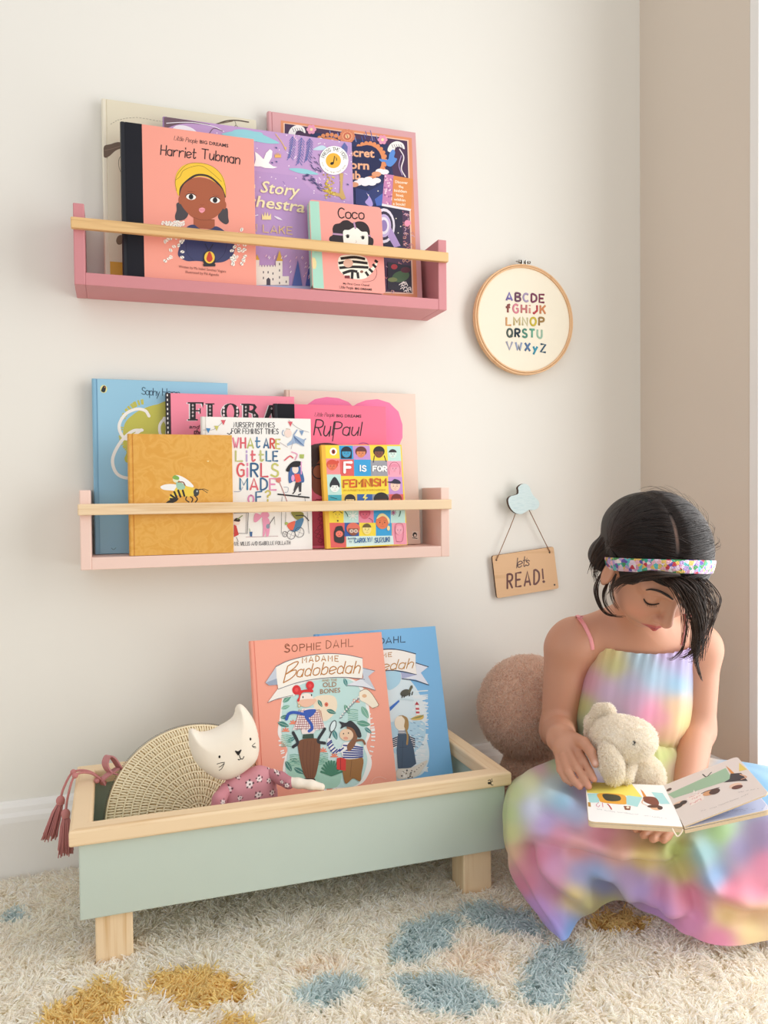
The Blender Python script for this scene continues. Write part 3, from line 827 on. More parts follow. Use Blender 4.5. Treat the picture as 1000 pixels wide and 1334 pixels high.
# ================================================================== books on the lower shelf
B = Book('large sky blue picture book with a giant white looped letter, behind the golden book', 'book', G2, -.0262, .1844, .2775, -.031, ZB2, 2, .010, '92c4de', '86b8d4')
B.full(); A = B.A.view(110, 490, 5)
m, nt, b = new_mat('sky_blue_gloss_cover'); b.inputs['Roughness'].default_value = .3
nt.links.new(ramp(nt, tex_noise(nt, 3, 2, .5, coord(nt)).outputs['Fac'], [(.3, '8fc2dd'), (.7, '9ccbe2')]), b.inputs['Base Color'])
A.uv = True; A.poly([(.0072, .0005), (B.w-.0005, .0005), (B.w-.0005, B.h-.0005), (.0072, B.h-.0005)], m); A.uv = False
A.poly([(250, 430), (262, 310), (330, 240), (400, 205), (470, 185), (560, 180), (560, 440), (380, 460), (290, 560), (260, 540), (275, 490)], 'c3bf52', True)
for i in range(40):
    a = rs.uniform(2.2, 4.6); x, y = 400+150*math.cos(a), 350+170*math.sin(a); A.line([(x, y), (x+28*math.cos(a), y+28*math.sin(a))], 1.4, 'c3bf52')
A.line([(420, 260), (395, 225), (340, 215), (270, 245), (228, 310), (235, 370), (280, 410), (370, 350)], 3.4, 'f4f1ea')
A.line([(375, 352), (310, 360), (235, 430), (185, 530), (195, 610), (240, 655), (320, 665), (370, 640)], 3.5, 'f4f1ea')
A.line([(520, 275), (490, 320), (495, 380), (540, 420)], 3., 'f4f1ea'); A.line([(520, 275), (540, 330), (530, 420)], 3.8, 'f4f1ea')
A.ell((125, 84), 23, 26, 'e8e39a'); A.poly([(108, 95), (118, 70), (130, 62), (140, 72), (135, 100), (122, 106)], '1d2a33', True); A.ell((133, 72), 4, 4, 'e58a35', 0, 8)
A.hand('Sophy', (372, 118), (490, 130), 46, .75, '26435a', gap=.12); A.hand('Henn', (508, 126), (620, 134), 46, .75, '26435a', gap=.12)
A.line([(175, 1120), (190, 1130), (205, 1118)], .4, '40565c')
B.done()

B = Book('bright pink picture book with a large black ornamental title, behind the white book', 'book', G2, .0852, .2945, .2570, -.0462, ZB2, 3, .0090, 'f58ea4', '2a2228')
A = B.A.view(210, 500, 5.263)
B.full()
for k in range(14): A.uv = True; A.poly([(.0004, .255-k*.0075), (.0022, .255-k*.0075), (.0022, .2515-k*.0075), (.0004, .2515-k*.0075)], 'f3efe8')
A.uv = False
def slab(x0, x1, y0, y1, paths, wst=24):
    """fat ornamental letters: white edge, black body, white fretwork"""
    for off, c, ww in ((7, 'f6eeee', 0), (0, '1d1719', 0)):
        for kind, q in paths:
            q = [(x-off, y+off*.3) for x, y in q]
            if kind == 'p': A.poly(q, c)
    for kind, q in paths:
        if kind == 'd':
            for x, y in q: A.poly([(x, y-9), (x+7, y), (x, y+9), (x-7, y)], 'f0dfe0'); A.poly([(x, y-4), (x+3, y), (x, y+4), (x-3, y)], '1d1719')
def rc(x0, y0, x1, y1): return ('p', [(x0, y0), (x1, y0), (x1, y1), (x0, y1)])
slab(0, 0, 0, 0, [rc(180, 126, 290, 136), rc(196, 130, 236, 245), rc(182, 242, 250, 252), ('p', [(275, 132), (290, 130), (286, 165)]), rc(236, 180, 262, 190), ('p', [(262, 168), (270, 168), (270, 204), (262, 204)]), ('d', [(216, 148), (216, 172), (216, 196), (216, 220)])])
slab(0, 0, 0, 0, [rc(302, 134, 364, 142), rc(316, 138, 352, 250), rc(302, 246, 400, 256), ('d', [(334, 156), (334, 180), (334, 206), (334, 230)])])
for off, c in ((6, 'f6eeee'), (0, '1d1719')): A.ell((474-off, 196), 62, 62, c)
A.ell((474, 196), 26, 54, 'f58ea4')
for y in (165, 190, 215): A.ell((428, y), 7, 10, 'f0dfe0', 0, 8); A.ell((520, y), 7, 10, 'f0dfe0', 0, 8)
slab(0, 0, 0, 0, [rc(548, 136, 600, 146), rc(560, 140, 598, 255), ('p', [(598, 136), (640, 140), (655, 160), (640, 184), (665, 215), (668, 255), (630, 255), (625, 205), (598, 196)]), ('d', [(579, 160), (579, 185), (579, 212), (640, 215)])])
A.poly([(604, 148), (628, 152), (632, 166), (622, 180), (604, 184)], 'f58ea4')
slab(0, 0, 0, 0, [('p', [(700, 255), (738, 146), (775, 146), (800, 255), (765, 255), (755, 200), (722, 255)]), ('d', [(756, 170)])])
A.type('and', (190, 305), (258, 308), 26, '3a2026', .01, slant=.25); A.type('the', (218, 345), (276, 347), 34, '3a2026', .02, slant=.25)
B.done()

B = Book('blush cream picture book with a large pink heart, tallest at the back', 'book', G2, .2833, .5204, .2705, -.0355, ZB2, 4, .012, 'e9d2c3', 'ddc3b2')
A = B.A.view(355, 500, 5.263)
A.poly([(550, 155), (520, 125), (450, 98), (370, 90), (290, 105), (225, 150), (190, 230), (190, 330), (250, 480), (400, 640), (550, 780), (700, 650), (840, 480), (890, 370), (890, 280), (862, 190), (800, 130), (720, 105), (640, 112), (580, 135)], 'f07aa8', False)
A.poly([(955, 1008), (998, 1012), (1000, 1070), (955, 1065)], 'efe3d8'); A.ell((974, 1035), 15, 17, '2c2224'); A.ell((976, 1040), 8, 9, 'efe3d8'); A.line([(958, 1056), (990, 1060)], .9, '2c2224')
B.done()

B = Book('hot pink picture book with navy spine and black script title, behind the patchwork book', 'book', G2, .2572, .4525, .2425, -.0585, ZB2, 2, .0110, 'f3708f', '14141f')
B.full(); A = B.A.view(355, 500, 5.263)
A.uv = True; A.poly([(.0055, 0), (.0335, 0), (.0335, B.h), (.0055, B.h)], ink('0c0d16', .85)); A.uv = False
A.clip = (np.array([.0335, .0005]), np.array([B.w-.0005, B.h-.0005]))
A.hand('Little People,', (288, 222), (425, 226), 25, .4, '4a2530', slant=.25); A.type('BIG DREAMS', (437, 228), (608, 232), 20, '2b1720', .02)
A.hand('Ru', (282, 350), (388, 358), 104, 1.5, '24151b', slant=.16, gap=.2); A.hand('Paul', (408, 352), (600, 354), 90, 1.4, '24151b', slant=.16, gap=.2)
A.line([(430, 260), (420, 330), (410, 392)], 1.05, '24151b')
for k in range(18): A.ell((262+k*12, 440-18*math.sin(k/17*PI)), 18, 18, '3a211c', 0, 10)
A.poly([(270, 440), (470, 430), (520, 520), (520, 740), (430, 790), (330, 770), (265, 700)], '8a4a30', True); A.poly([(262, 430), (330, 420), (330, 500), (290, 560), (262, 560)], '3a211c', True)
A.ell((318, 602), 50, 52, '2a1718'); A.ell((318, 602), 42, 44, '9a5636'); A.line([(270, 560), (330, 548)], 1.4, '2a1718')
A.poly([(265, 800), (370, 780), (380, 1110), (265, 1110)], 'c2425c')
for k in range(10): x, y = 300+rs.uniform(-20, 40), 790+k*30; A.line([(x, y), (x+20, y+10), (x+5, y+28), (x-15, y+18), (x, y)], .5, '7a2436')
A.line([(590, 412), (620, 405), (650, 412), (665, 430)], .6, '6a3a80')
B.done()

B = Book('white picture book with bunting and coloured hand drawn lettering', 'book', G2, .1362, .3133, .2165, -.0732, ZB2, .6, .0120, 'f3f1ec', 'e9e6df')
B.full(); A = B.A.view(255, 540, 6.4516)
D = '3a3a42'
A.hand('NURSERY RHYMES', (318, 106), (660, 108), 40, .8, D, gap=.3); A.hand('FOR FEMINIST TIMES', (300, 160), (692, 163), 42, .8, D, gap=.3); A.line([(265, 158), (285, 166), (296, 150)], .9, D)
c4 = ['d9646e', 'c9c06a', '3f6d96', 'e08bb0', '2f5a7a']
A.hand('WHA', (312, 280), (482, 280), 82, 1.9, ['e4809c', 'd85a66', 'b9bd6a', '3f78a2'], gap=.3); A.hand('t', (502, 277), (536, 277), 84, 1.7, '3f78a2'); A.hand('ARE', (572, 277), (705, 288), 78, 1.9, ['35648c', 'd2524e', 'c9bd62'], gap=.3)
A.poly([(470, 190), (540, 190), (540, 290), (494, 290), (494, 230)], 'f3f1ec') if False else None
A.hand('Litt', (335, 392), (566, 390), 84, 2.0, ['bcc07a', 'b9a2cf', 'd9646e', 'bcc07a', '3a668c', '3a668c'], gap=.42); A.hand('LE', (592, 390), (685, 390), 80, 2.0, ['3f7a9e', '35648c'], gap=.35)
A.hand('GiRLS', (348, 520), (688, 522), 108, 2.2, ['d85a60', 'e08bb0', '2f5f88', 'cf5660', 'c5c46c'], gap=.34)
A.hand('MADE', (372, 628), (672, 634), 94, 2.0, ['3f7a9e', 'd9646e', '35648c', 'e08bb0'], gap=.32)
A.hand('O', (440, 745), (486, 745), 66, 1.9, 'd98bb4'); A.hand('F?', (506, 738), (622, 725), 86, 1.9, ['3f6d96', 'c9bd62'], gap=.45)
for pts, tri in (([(60, 130), (150, 125), (230, 60), (250, 45)], (((105, 130), 'd', '4a86b8'), ((175, 110), 'd', 'c9c46a'), ((232, 62), 'd', 'd85a66'))), ([(780, 45), (830, 95), (890, 130), (950, 150)], (((795, 75), 'd', 'd85a66'), ((890, 150), 'd', '7e9cc0')))):
    A.line(pts, .4, '8a8a90')
    for (x, y), _, c in tri: A.poly([(x-22, y-16), (x+18, y-14), (x, y+28)], c)
# a tumbling child, a child on a plank, a rabbit, a pram and a window
A.ell((775, 158), 30, 34, 'f0d9ce'); A.line([(735, 130), (725, 160), (740, 180)], .6, '5b7fae'); A.line([(760, 120), (790, 125)], .9, 'c9b8a0')
A.poly([(820, 170), (860, 190), (915, 215), (905, 270), (840, 240), (770, 265), (765, 250), (805, 215)], '9fb6d2')
for k in range(6): A.line([(822+k*4, 180+k*4), (840+k*14, 235+k*6)], .5, '3f5f92')
A.line([(820, 175), (850, 130)], 1.4, '8fa6c6'); A.line([(900, 225), (922, 205)], 1.2, '8fa6c6'); A.line([(705, 235), (770, 275)], .4, 'a08a90'); A.line([(815, 230), (800, 290)], .4, 'a08a90')
A.line([(745, 385), (790, 350), (815, 365)], 1.6, 'd9646e'); A.line([(805, 315), (850, 335), (835, 380)], 1.4, 'e4a0bc'); A.poly([(870, 335), (910, 335), (905, 370), (872, 368)], 'a9b85e')
A.poly([(790, 420), (780, 570), (830, 560), (905, 570), (900, 500), (860, 420)], '3f66a0', True); A.ell((835, 460), 27, 36, 'f3ddd0'); A.poly([(755, 470), (785, 420), (830, 392), (890, 400), (860, 440), (800, 445), (785, 480)], '1d191c', True)
A.poly([(825, 500), (870, 500), (885, 560), (840, 575)], 'e8564a'); A.ell((815, 535), 14, 28, 'e6a2cf'); A.line([(885, 400), (885, 500)], 1.3, 'e6a2cf')
A.poly([(838, 570), (888, 570), (885, 650), (868, 650), (862, 600), (835, 645), (820, 640)], '3c3a40'); A.line([(815, 665), (832, 645)], 1.3, '1d191c'); A.line([(862, 675), (880, 668)], 1.3, '1d191c')
A.line([(690, 670), (820, 684), (950, 698)], 1.7, '1a1719'); A.line([(690, 540), (735, 650), (765, 730)], .7, 'b05a52'); A.poly([(668, 535), (712, 528), (715, 560), (695, 576), (675, 565)], 'd77b72'); A.line([(740, 610), (775, 615), (770, 650), (745, 655)], .5, '8a95a6')
A.line([(320, 648), (370, 645), (395, 610)], .6, '8f9bb8'); A.line([(725, 690), (720, 735)], .4, D); A.line([(915, 700), (920, 735)], .4, D)
A.line([(320, 828), (440, 826), (432, 1000), (320, 998)], .7, D, False); A.line([(424, 830), (420, 995)], .4, D)
A.ell((345, 905), 26, 24, 'f3ddd0'); A.poly([(318, 890), (340, 870), (370, 880), (365, 900), (330, 898)], '3a2520', True); A.poly([(320, 925), (340, 935), (360, 1010), (320, 1030)], 'c8403c'); A.line([(350, 880), (390, 850)], 1., '8aa05a'); A.line([(340, 1030), (355, 1065)], .5, D)
A.poly([(450, 985), (475, 985), (472, 1025), (455, 1025)], '3c6494'); A.line([(455, 985), (450, 960)], .6, '8aa05a'); A.line([(420, 1030), (690, 1022)], .5, 'b08a90')
A.ell((580, 845), 36, 28, 'e89ab8'); A.poly([(550, 850), (500, 830), (485, 890), (505, 905), (545, 870)], 'e89ab8', True); A.poly([(560, 870), (610, 875), (622, 940), (610, 1020), (590, 1020), (588, 975), (575, 1020), (562, 1020), (565, 950)], 'e89ab8', True); A.ell((605, 940), 16, 20, '8a97a8'); A.line([(615, 925), (660, 860)], .7, D); A.line([(658, 862), (664, 925)], .3, D)
A.line([(720, 820), (718, 1000)], .4, D); A.line([(755, 820), (752, 930)], .4, D); A.line([(935, 820), (950, 1000)], .4, D)
A.poly([(800, 820), (890, 820), (905, 855), (880, 880), (840, 880)], '8d8a3c', True); A.line([(840, 850), (905, 850), (948, 892)], 1.1, '1a1719'); A.poly([(828, 905), (890, 870), (905, 890), (870, 965), (820, 985), (790, 965)], '4f7fa4', True); A.poly([(765, 925), (810, 900), (835, 900), (815, 970), (785, 965)], 'e8694e', True); A.ell((760, 915), 14, 12, 'a9b85e')
for c, r in (((748, 1005), 20), ((800, 1010), 34), ((870, 990), 38)): 
    A.line([(c[0]+r*math.cos(a/8*PI), c[1]+r*1.1*math.sin(a/8*PI)) for a in range(17)], .55, D)
    for a in range(4): A.line([c, (c[0]+r*math.cos(a*1.57+.4), c[1]+r*math.sin(a*1.57+.4))], .25, D)
A.hand('JEANNE WILLIS AND ISABELLE FOLLATH', (262, 1103), (792, 1092), 30, .5, D, gap=.3)
B.done()

m, nt, b = new_mat('golden_patterned_cloth')
_v = coord(nt)
_n = tex_noise(nt, 38, 2, .5, _v); _n.inputs['Distortion'].default_value = 1.6
nt.links.new(ramp(nt, _n.outputs['Fac'], [(.40, 'dca244'), (.5, 'e2ac52'), (.60, 'dba040')]), b.inputs['Base Color']); b.inputs['Roughness'].default_value = .55
bump(nt, b, tex_noise(nt, 900, 2, .5, _v).outputs['Fac'], .2, .0004)
B = Book('golden yellow cloth bound book with a bee on its cover', 'book', G2, .0246, .1812, .1865, -.0885, ZB2, .6, .0140, m)
A = B.A.view(110, 490, 5)
A.poly([(495, 720), (530, 705), (590, 705), (640, 725), (630, 745), (560, 745), (510, 738)], 'efeeea', True); A.poly([(590, 650), (620, 648), (670, 675), (710, 715), (690, 725), (640, 700)], 'f4f2ee', True)
A.poly([(610, 715), (680, 720), (720, 735), (715, 775), (660, 785), (605, 775), (590, 800), (555, 815), (550, 790), (575, 760)], 'e9c94a', True)
for p in ([(560, 800), (600, 805), (570, 822)], [(562, 775), (590, 795)], [(585, 755), (600, 790)], [(610, 745), (625, 785)], [(640, 745), (650, 780)]): A.line(p, 2.2, '2a2420')
A.poly([(530, 826), (560, 805), (610, 795), (600, 812), (555, 828)], '2a2420', True)
A.ell((728, 757), 19, 25, '3a3d3c'); A.ell((733, 750), 5, 7, 'b9c2bc'); A.line([(740, 738), (765, 738), (800, 760)], .6, '2a2420'); A.line([(745, 742), (775, 735), (806, 746)], .6, '2a2420')
for p in ([(665, 785), (660, 805), (680, 820)], [(690, 785), (705, 800), (698, 820)], [(715, 775), (735, 800), (722, 822)]): A.line(p, 1.2, '2a2420')
A.ell((595, 672), 20, 22, 'e3e6c4'); A.poly([(572, 660), (590, 645), (615, 658), (612, 675), (585, 672)], '7fae4e', True); A.poly([(600, 690), (640, 700), (655, 730), (620, 740), (600, 725)], '9fc8ae', True); A.line([(610, 690), (640, 690), (655, 710)], 1.2, '8a5a3a')
A.poly([(795, 552), (812, 550), (806, 560)], 'f2e2a4')
B.done()

# --- F is for ... a patchwork of faces
B = Book('small multicoloured patchwork picture book of cartoon faces', 'book', G2, .3338, .4765, .1730, -.0880, ZB2, 6, .0130, 'f2d335', 'e8b53a', roll=.9)
B.full(); A = B.A.view(410, 570, 8)
Y, P_, Bl, Mi, Re, Gr, Bk = 'f4d93c', 'c593cf', '2f9fd8', 'bfe3da', 'e05f5a', '9a9aa2', '3a2c2c'
def cell(x0, y0, x1, y1, c, sk=(0, 0)):
    A.poly([(x0, y0), (x1, y0), (x1+sk[0], y1), (x0+sk[0], y1)], c)
cell(60, 80, 250, 222, Y, (10, 0)); cell(250, 84, 392, 228, Bl, (12, 0)); cell(392, 84, 570, 234, P_, (14, 0)); cell(570, 88, 752, 242, Y, (12, 0)); cell(752, 90, 890, 245, Mi, (10, 0))
cell(80, 218, 262, 384, 'f09090', (6, 0)); cell(258, 228, 406, 400, Re, (8, 0)); cell(405, 230, 585, 410, Bl, (4, 0)); cell(580, 240, 755, 412, Gr, (8, 0)); cell(752, 245, 900, 410, 'f0a3b8', (8, 0))
cell(96, 384, 270, 600, Mi, (10, 0)); cell(268, 402, 765, 590, Y, (10, 0)); cell(762, 410, 910, 590, P_, (8, 0))
cell(105, 598, 280, 700, '3fa9b8'); cell(278, 590, 445, 720, 'eac45a'); cell(440, 590, 600, 720, '2a5fa8'); cell(598, 590, 775, 720, Gr); cell(770, 590, 922, 720, Re)
cell(118, 700, 305, 890, Y); cell(300, 720, 462, 890, Mi); cell(455, 720, 625, 890, 'e88aa2'); cell(612, 720, 800, 1030, Bl); cell(790, 720, 940, 890, Mi)
cell(130, 888, 325, 1150, Re); cell(308, 888, 466, 1032, '2a55a2'); cell(460, 888, 635, 1040, Y); cell(804, 890, 960, 1115, 'f09aae')
A.poly([(325, 1030), (812, 1022), (822, 1112), (330, 1140)], 'd5ece6')
A.uv = True; A.poly([(.0, 0), (.0068, 0), (.0068, B.h), (.0, B.h)], 'eeb93c'); A.uv = False
A.ell((192, 146), 38, 40, 'fbf7ee'); A.ell((193, 148), 20, 24, 'b0322a'); A.ell((193, 150), 9, 14, '2a1614'); A.ell((190, 130), 8, 6, '2a1614')
face(A, (328, 160), 46, 48, '3a9fc8', '14202e', 1); face(A, (480, 160), 46, 50, 'e08a5a', '6a2c20', 2); face(A, (667, 160), 46, 52, '7a4630', '1d1618', 2)
A.line([(620, 190), (608, 258)], 1., '1d1618'); A.line([(722, 190), (742, 250)], 1., '1d1618')
face(A, (810, 170), 42, 46, 'd6ebe2', '1f1a20', 0); face(A, (180, 295), 46, 48, 'e5744f', 'd8503a', 2); A.ell((237, 255), 14, 16, 'd8503a')
face(A, (828, 322), 42, 46, 'f0a3b8', 'e58aa4', 3); A.line([(775, 385), (770, 320), (800, 265), (850, 262), (885, 310), (885, 385)], .5, 'b04a62')
face(A, (206, 515), 48, 56, 'eef4ee', '23262c', 3); A.poly([(156, 480), (205, 410), (255, 480), (250, 520), (205, 455), (165, 520)], '23262c', True)
face(A, (836, 502), 50, 56, 'f3cdb8', 'f3cdb8', 4); A.poly([(750, 462), (800, 455), (830, 432), (880, 450), (888, 482), (800, 478)], '241c38', True)
face(A, (365, 660), 44, 52, 'f0d29a', '2a201c', 2); face(A, (690, 660), 60, 66, '5a342a', '1d1414', 2); face(A, (850, 655), 42, 52, 'e5744f', '7a2a1c', 2); A.line([(160, 620), (230, 640)], .6, '1d3a44')
A.poly([(520, 592), (495, 632), (520, 636), (505, 665), (552, 625), (525, 618), (540, 592)], 'f4e27a')
face(A, (236, 800), 46, 56, Y, '2a2220', 4); A.line([(190, 780), (240, 762), (285, 790)], .7, '2a2220'); A.ell((238, 868), 8, 9, '2a2220')
for k in range(8): a = k*PI/4; A.line([(395, 815), (395+48*math.cos(a), 815+44*math.sin(a))], 1., 'f2f6ee')
for k in range(8): a = k*PI/4; A.line([(818, 785), (818+26*math.cos(a), 785+26*math.sin(a))], .7, 'b0568a')
A.line([(312, 770), (335, 800), (342, 822)], 1., '3a6a5a'); A.line([(890, 770), (885, 800), (875, 822)], 1., '3a6a5a')
face(A, (520, 800), 44, 50, 'd9627a', 'c44a66', 2); A.line([(560, 840), (595, 860), (600, 888)], .5, '7a2438')
face(A, (700, 880), 66, 74, 'e2794a', 'f0cf7a', 4); A.poly([(640, 850), (670, 800), (720, 795), (775, 850), (770, 900), (745, 840), (700, 820)], 'f2dfa0', True); A.ell((765, 945), 16, 26, 'f2dfa0')
face(A, (252, 1005), 44, 46, 'ee7a66', '2a2022', 1); A.poly([(205, 1010), (215, 940), (250, 922), (290, 940), (302, 1090), (208, 1085)], '2e2628', True); A.ell((253, 1005), 38, 34, 'ee7a66'); A.ell((240, 1000), 4, 4, Bk, 0, 8); A.ell((266, 1000), 4, 4, Bk, 0, 8); A.line([(245, 1022), (262, 1022)], .6, 'b0332f')
face(A, (398, 965), 54, 58, '8a5238', 'e0705a', 2); A.ell((380, 975), 22, 20, 'd8c0b0'); A.ell((425, 975), 22, 20, 'd8c0b0'); A.ell((382, 975), 7, 7, Bk, 0, 8); A.ell((424, 975), 7, 7, Bk, 0, 8)
face(A, (540, 955), 46, 56, 'f0df8a', '6a5a2a', 3); face(A, (876, 965), 40, 46, 'f0a8b8', 'b04a62', 4); A.line([(850, 1085), (835, 1000), (842, 905), (910, 905), (920, 1000), (905, 1080), (850, 1085)], .45, 'a04a5c')
A.hand('F', (308, 362), (378, 362), 102, 3.4, 'fbfaf6'); A.hand('IS', (472, 348), (528, 352), 56, 1.6, 'fbfaf6', gap=.3); A.hand('FOR', (604, 348), (742, 350), 48, 1.8, 'fbfaf6', gap=.25)
A.hand('FEMINISM', (298, 520), (738, 500), 74, 2.0, ['c8621e', 'd9531e', 'b8541e', 'e0861e', 'c84a1e', 'b8541e', 'd0641e', 'c03a1e'], gap=.24)
A.type('AN ALPHABET BOOK OF EMPOWERMENT', (296, 560), (738, 556), 20, 'c08a2a', .0)
A.hand('illustrated', (345, 1062), (420, 1056), 18, .3, '4a6a88'); A.hand('by', (360, 1092), (382, 1090), 20, .3, '4a6a88'); A.hand('CAROLYN', (412, 1096), (592, 1084), 42, .9, '3a6aa0', gap=.25); A.hand('SUZUKI', (620, 1094), (775, 1084), 46, .9, '2f5a92', gap=.25)
B.done()
# ================================================================== things on the wall
EX, EY, EZ = np.array([1., 0, 0]), np.array([0, 1., 0]), np.array([0, 0, 1.])
FRW = (EX, EZ, -EY)                                     # a frame facing out of the back wall
def trace(view, pts, y, smooth=0):
    """outline seen in the photograph, carried to the upright plane at y: list of (x, z)"""
    P = [at_y(view[0]+p[0]/view[2], view[1]+p[1]/view[2], y) for p in pts]
    P = [np.array([p[0], p[2]]) for p in P]
    return catmull(P, smooth, True) if smooth else P
M_METAL = plain('zinc_metal', 'b4b2ac', .35, .05, 20, metal=1)
M_HOOPW = wood('bamboo_hoop_wood', 2, 'e2b88a', 'cf9a66', .6)
M_LINEN, nt, b = new_mat('cream_linen')
_v = coord(nt); _w1 = nt.nodes.new('ShaderNodeTexWave'); _w1.inputs['Scale'].default_value = 330; _w1.bands_direction = 'X'; _w2 = nt.nodes.new('ShaderNodeTexWave'); _w2.inputs['Scale'].default_value = 330; _w2.bands_direction = 'Z'
for w_ in (_w1, _w2): nt.links.new(_v, w_.inputs['Vector']); w_.inputs['Distortion'].default_value = 1.5
_mx = nt.nodes.new('ShaderNodeMath'); _mx.operation = 'ADD'; nt.links.new(_w1.outputs['Fac'], _mx.inputs[0]); nt.links.new(_w2.outputs['Fac'], _mx.inputs[1])
nt.links.new(ramp(nt, _mx.outputs[0], [(.2, 'efe6cf'), (.9, 'f5eeda')]), b.inputs['Base Color']); b.inputs['Roughness'].default_value = .9; bump(nt, b, _mx.outputs[0], .2, .0003)
HC = np.array([.7433, -.0135, .9280]); HR = .1035
hoop = thing('hanging_embroidery_hoop', 'round wooden embroidery hoop with a stitched rainbow alphabet on cream cloth', 'embroidery', (HC[0], -.0135, HC[2]))
def ring(mb, R, hw, hd, y, m, n=72):
    """a flat band bent to a ring: radial half width hw, depth from y to y+hd"""
    prof = [(-hw, 0), (-hw*.7, -.0006), (hw*.7, -.0006), (hw, 0), (hw, hd), (-hw, hd)]
    G = []
    for i in range(n):
        a = 2*PI*i/n; c = np.array([math.sin(a), 0, math.cos(a)])
        G.append([HC+c*(R+q[0])+EY*(y-HC[1]+q[1]) for q in prof+prof[:1]])
    G.append(G[0]); mb.grid(G, m, False)
mb = MB(); ring(mb, HR-.0014, .0016, .0095, -.0145, M_HOOPW); mb.build('outer_ring', hoop)
mb = MB(); ring(mb, HR-.0050, .0015, .0085, -.0150, M_HOOPW); mb.build('inner_ring', hoop)
mb = MB()
G = [[HC+EY*.001+np.array([math.sin(a), 0, math.cos(a)])*r for a in np.linspace(0, 2*PI, 49)] for r in (.0005, .03, .06, HR-.0062)]
mb.grid(G, M_LINEN)
A = Art(mb, HC+EY*.001, EX, EZ, -EY).view(610, 340, 7.143)
rows = [('ABCDE', (345, 375), (695, 395), 72, ['7d74b4', '6e4660', 'a597b8', '7a3a58', '7a2848']), ('fGHiJK', (340, 486), (705, 500), 76, ['8a4a44', 'd98896', 'c97c7c', 'd9968c', 'b83a44', 'd48a5c']),
        ('LMNOP', (345, 605), (690, 608), 72, ['d4a06a', 'cdbd86', 'd2cba0', 'c8b438', '9c7c44']), ('QRSTU', (352, 712), (672, 722), 74, ['4c5c54', '1e3440', '4c8a78', '6cae94', '9cc0a8']), ('VWXyZ', (345, 828), (708, 856), 72, ['a8aaba', '9aa8c4', '5478a4', '3c9ab4', '24506a'])]
emb = MB()
for tx, p0, p1, h, cols in rows:
    R_, L_ = letters(tx, .42)
    for i_, sm, P in R_:
        m = plain('thread_'+cols[i_], cols[i_], .6, .12, 900)
        q = [A._place(a_, b_, L_, p0, p1, h, 0, 0) for a_, b_ in P]
        if sm and len(q) > 2: q = catmull(q, 5)
        Q = [A.loc(p) for p in q]; Q = [A.w(x) for x in Q]
        for e_ in range(len(Q)-1):
            if np.linalg.norm(Q[e_+1]-Q[e_]) < 1e-6: Q[e_+1] = Q[e_]+EX*1e-5
        emb.tube(Q, .0021, m, 6, True, False, .55, -EY)
mb.build('cloth', hoop); emb.build('stitched_letters', hoop)
scr = MB(); tz = HC[2]+HR
for dx in (-.0045, .0035): scr.box((HC[0]+dx-.0012, -.0145, tz-.001), (HC[0]+dx+.0012, -.0055, tz+.0085), M_METAL, .0005)
scr.tube([(HC[0]-.016, -.010, tz+.0055), (HC[0]+.012, -.010, tz+.0055)], .0012, M_METAL, 8)
scr.tube([(HC[0]-.0105, -.010, tz+.0055), (HC[0]-.0065, -.010, tz+.0055)], .0032, M_METAL, 6)
scr.tube([(HC[0]+.0075, -.010, tz+.0055), (HC[0]+.0135, -.010, tz+.0055)], .0026, M_METAL, 10)
for s_ in (-1, 1): scr.box((HC[0]+s_*.0075-.0075, -.0150, tz-.0022), (HC[0]+s_*.0075+.0075, -.0085, tz-.0004), M_METAL, .0004)
scr.build('screw_clamp', hoop, label='zinc metal screw clamp')
hoop.location.y -= .007; hoop.location.x -= .002

# cloud peg
M_CLOUD, nt, b = new_mat('pale_blue_washed_wood')
_s = tex_noise(nt, 1., 3, .5, coord(nt, (60, 60, 340), (0, .3, 0)))
nt.links.new(ramp(nt, _s.outputs['Fac'], [(.3, 'bfd6d8'), (.5, 'cfe1e1'), (.7, 'c3dadb')]), b.inputs['Base Color']); b.inputs['Roughness'].default_value = .6
M_BURN = plain('laser_browned_edge', '4a3122', .7, .2, 60)
W3 = (630, 620, 7.848)
cl = [(350, 118), (385, 86), (430, 82), (465, 110), (490, 172), (520, 215), (556, 250), (568, 290), (552, 330), (512, 350), (465, 348), (430, 368), (380, 390), (325, 380), (280, 340), (255, 288), (250, 240), (275, 208), (320, 196), (350, 182), (354, 150)]
P = trace(W3, cl, -.024, 4)
c0 = np.mean(P, 0)
hk = thing('hanging_hook', 'pale blue wooden cloud shaped wall hook above the wooden sign', 'hook', (c0[0], -.016, c0[1]))
mb = MB(); mb.prism(np.zeros(3), FRW, P[::-1], .0165, .024, M_CLOUD, M_BURN, .0003); mb.build('cloud_front', hk, label='pale blue cloud shaped wooden front')
mb = MB(); mb.tube([(c0[0]-.002, -.0003, c0[1]-.004), (c0[0]-.002, -.0164, c0[1]-.004)], .0085, M_ASHY, 16); mb.build('peg', hk)

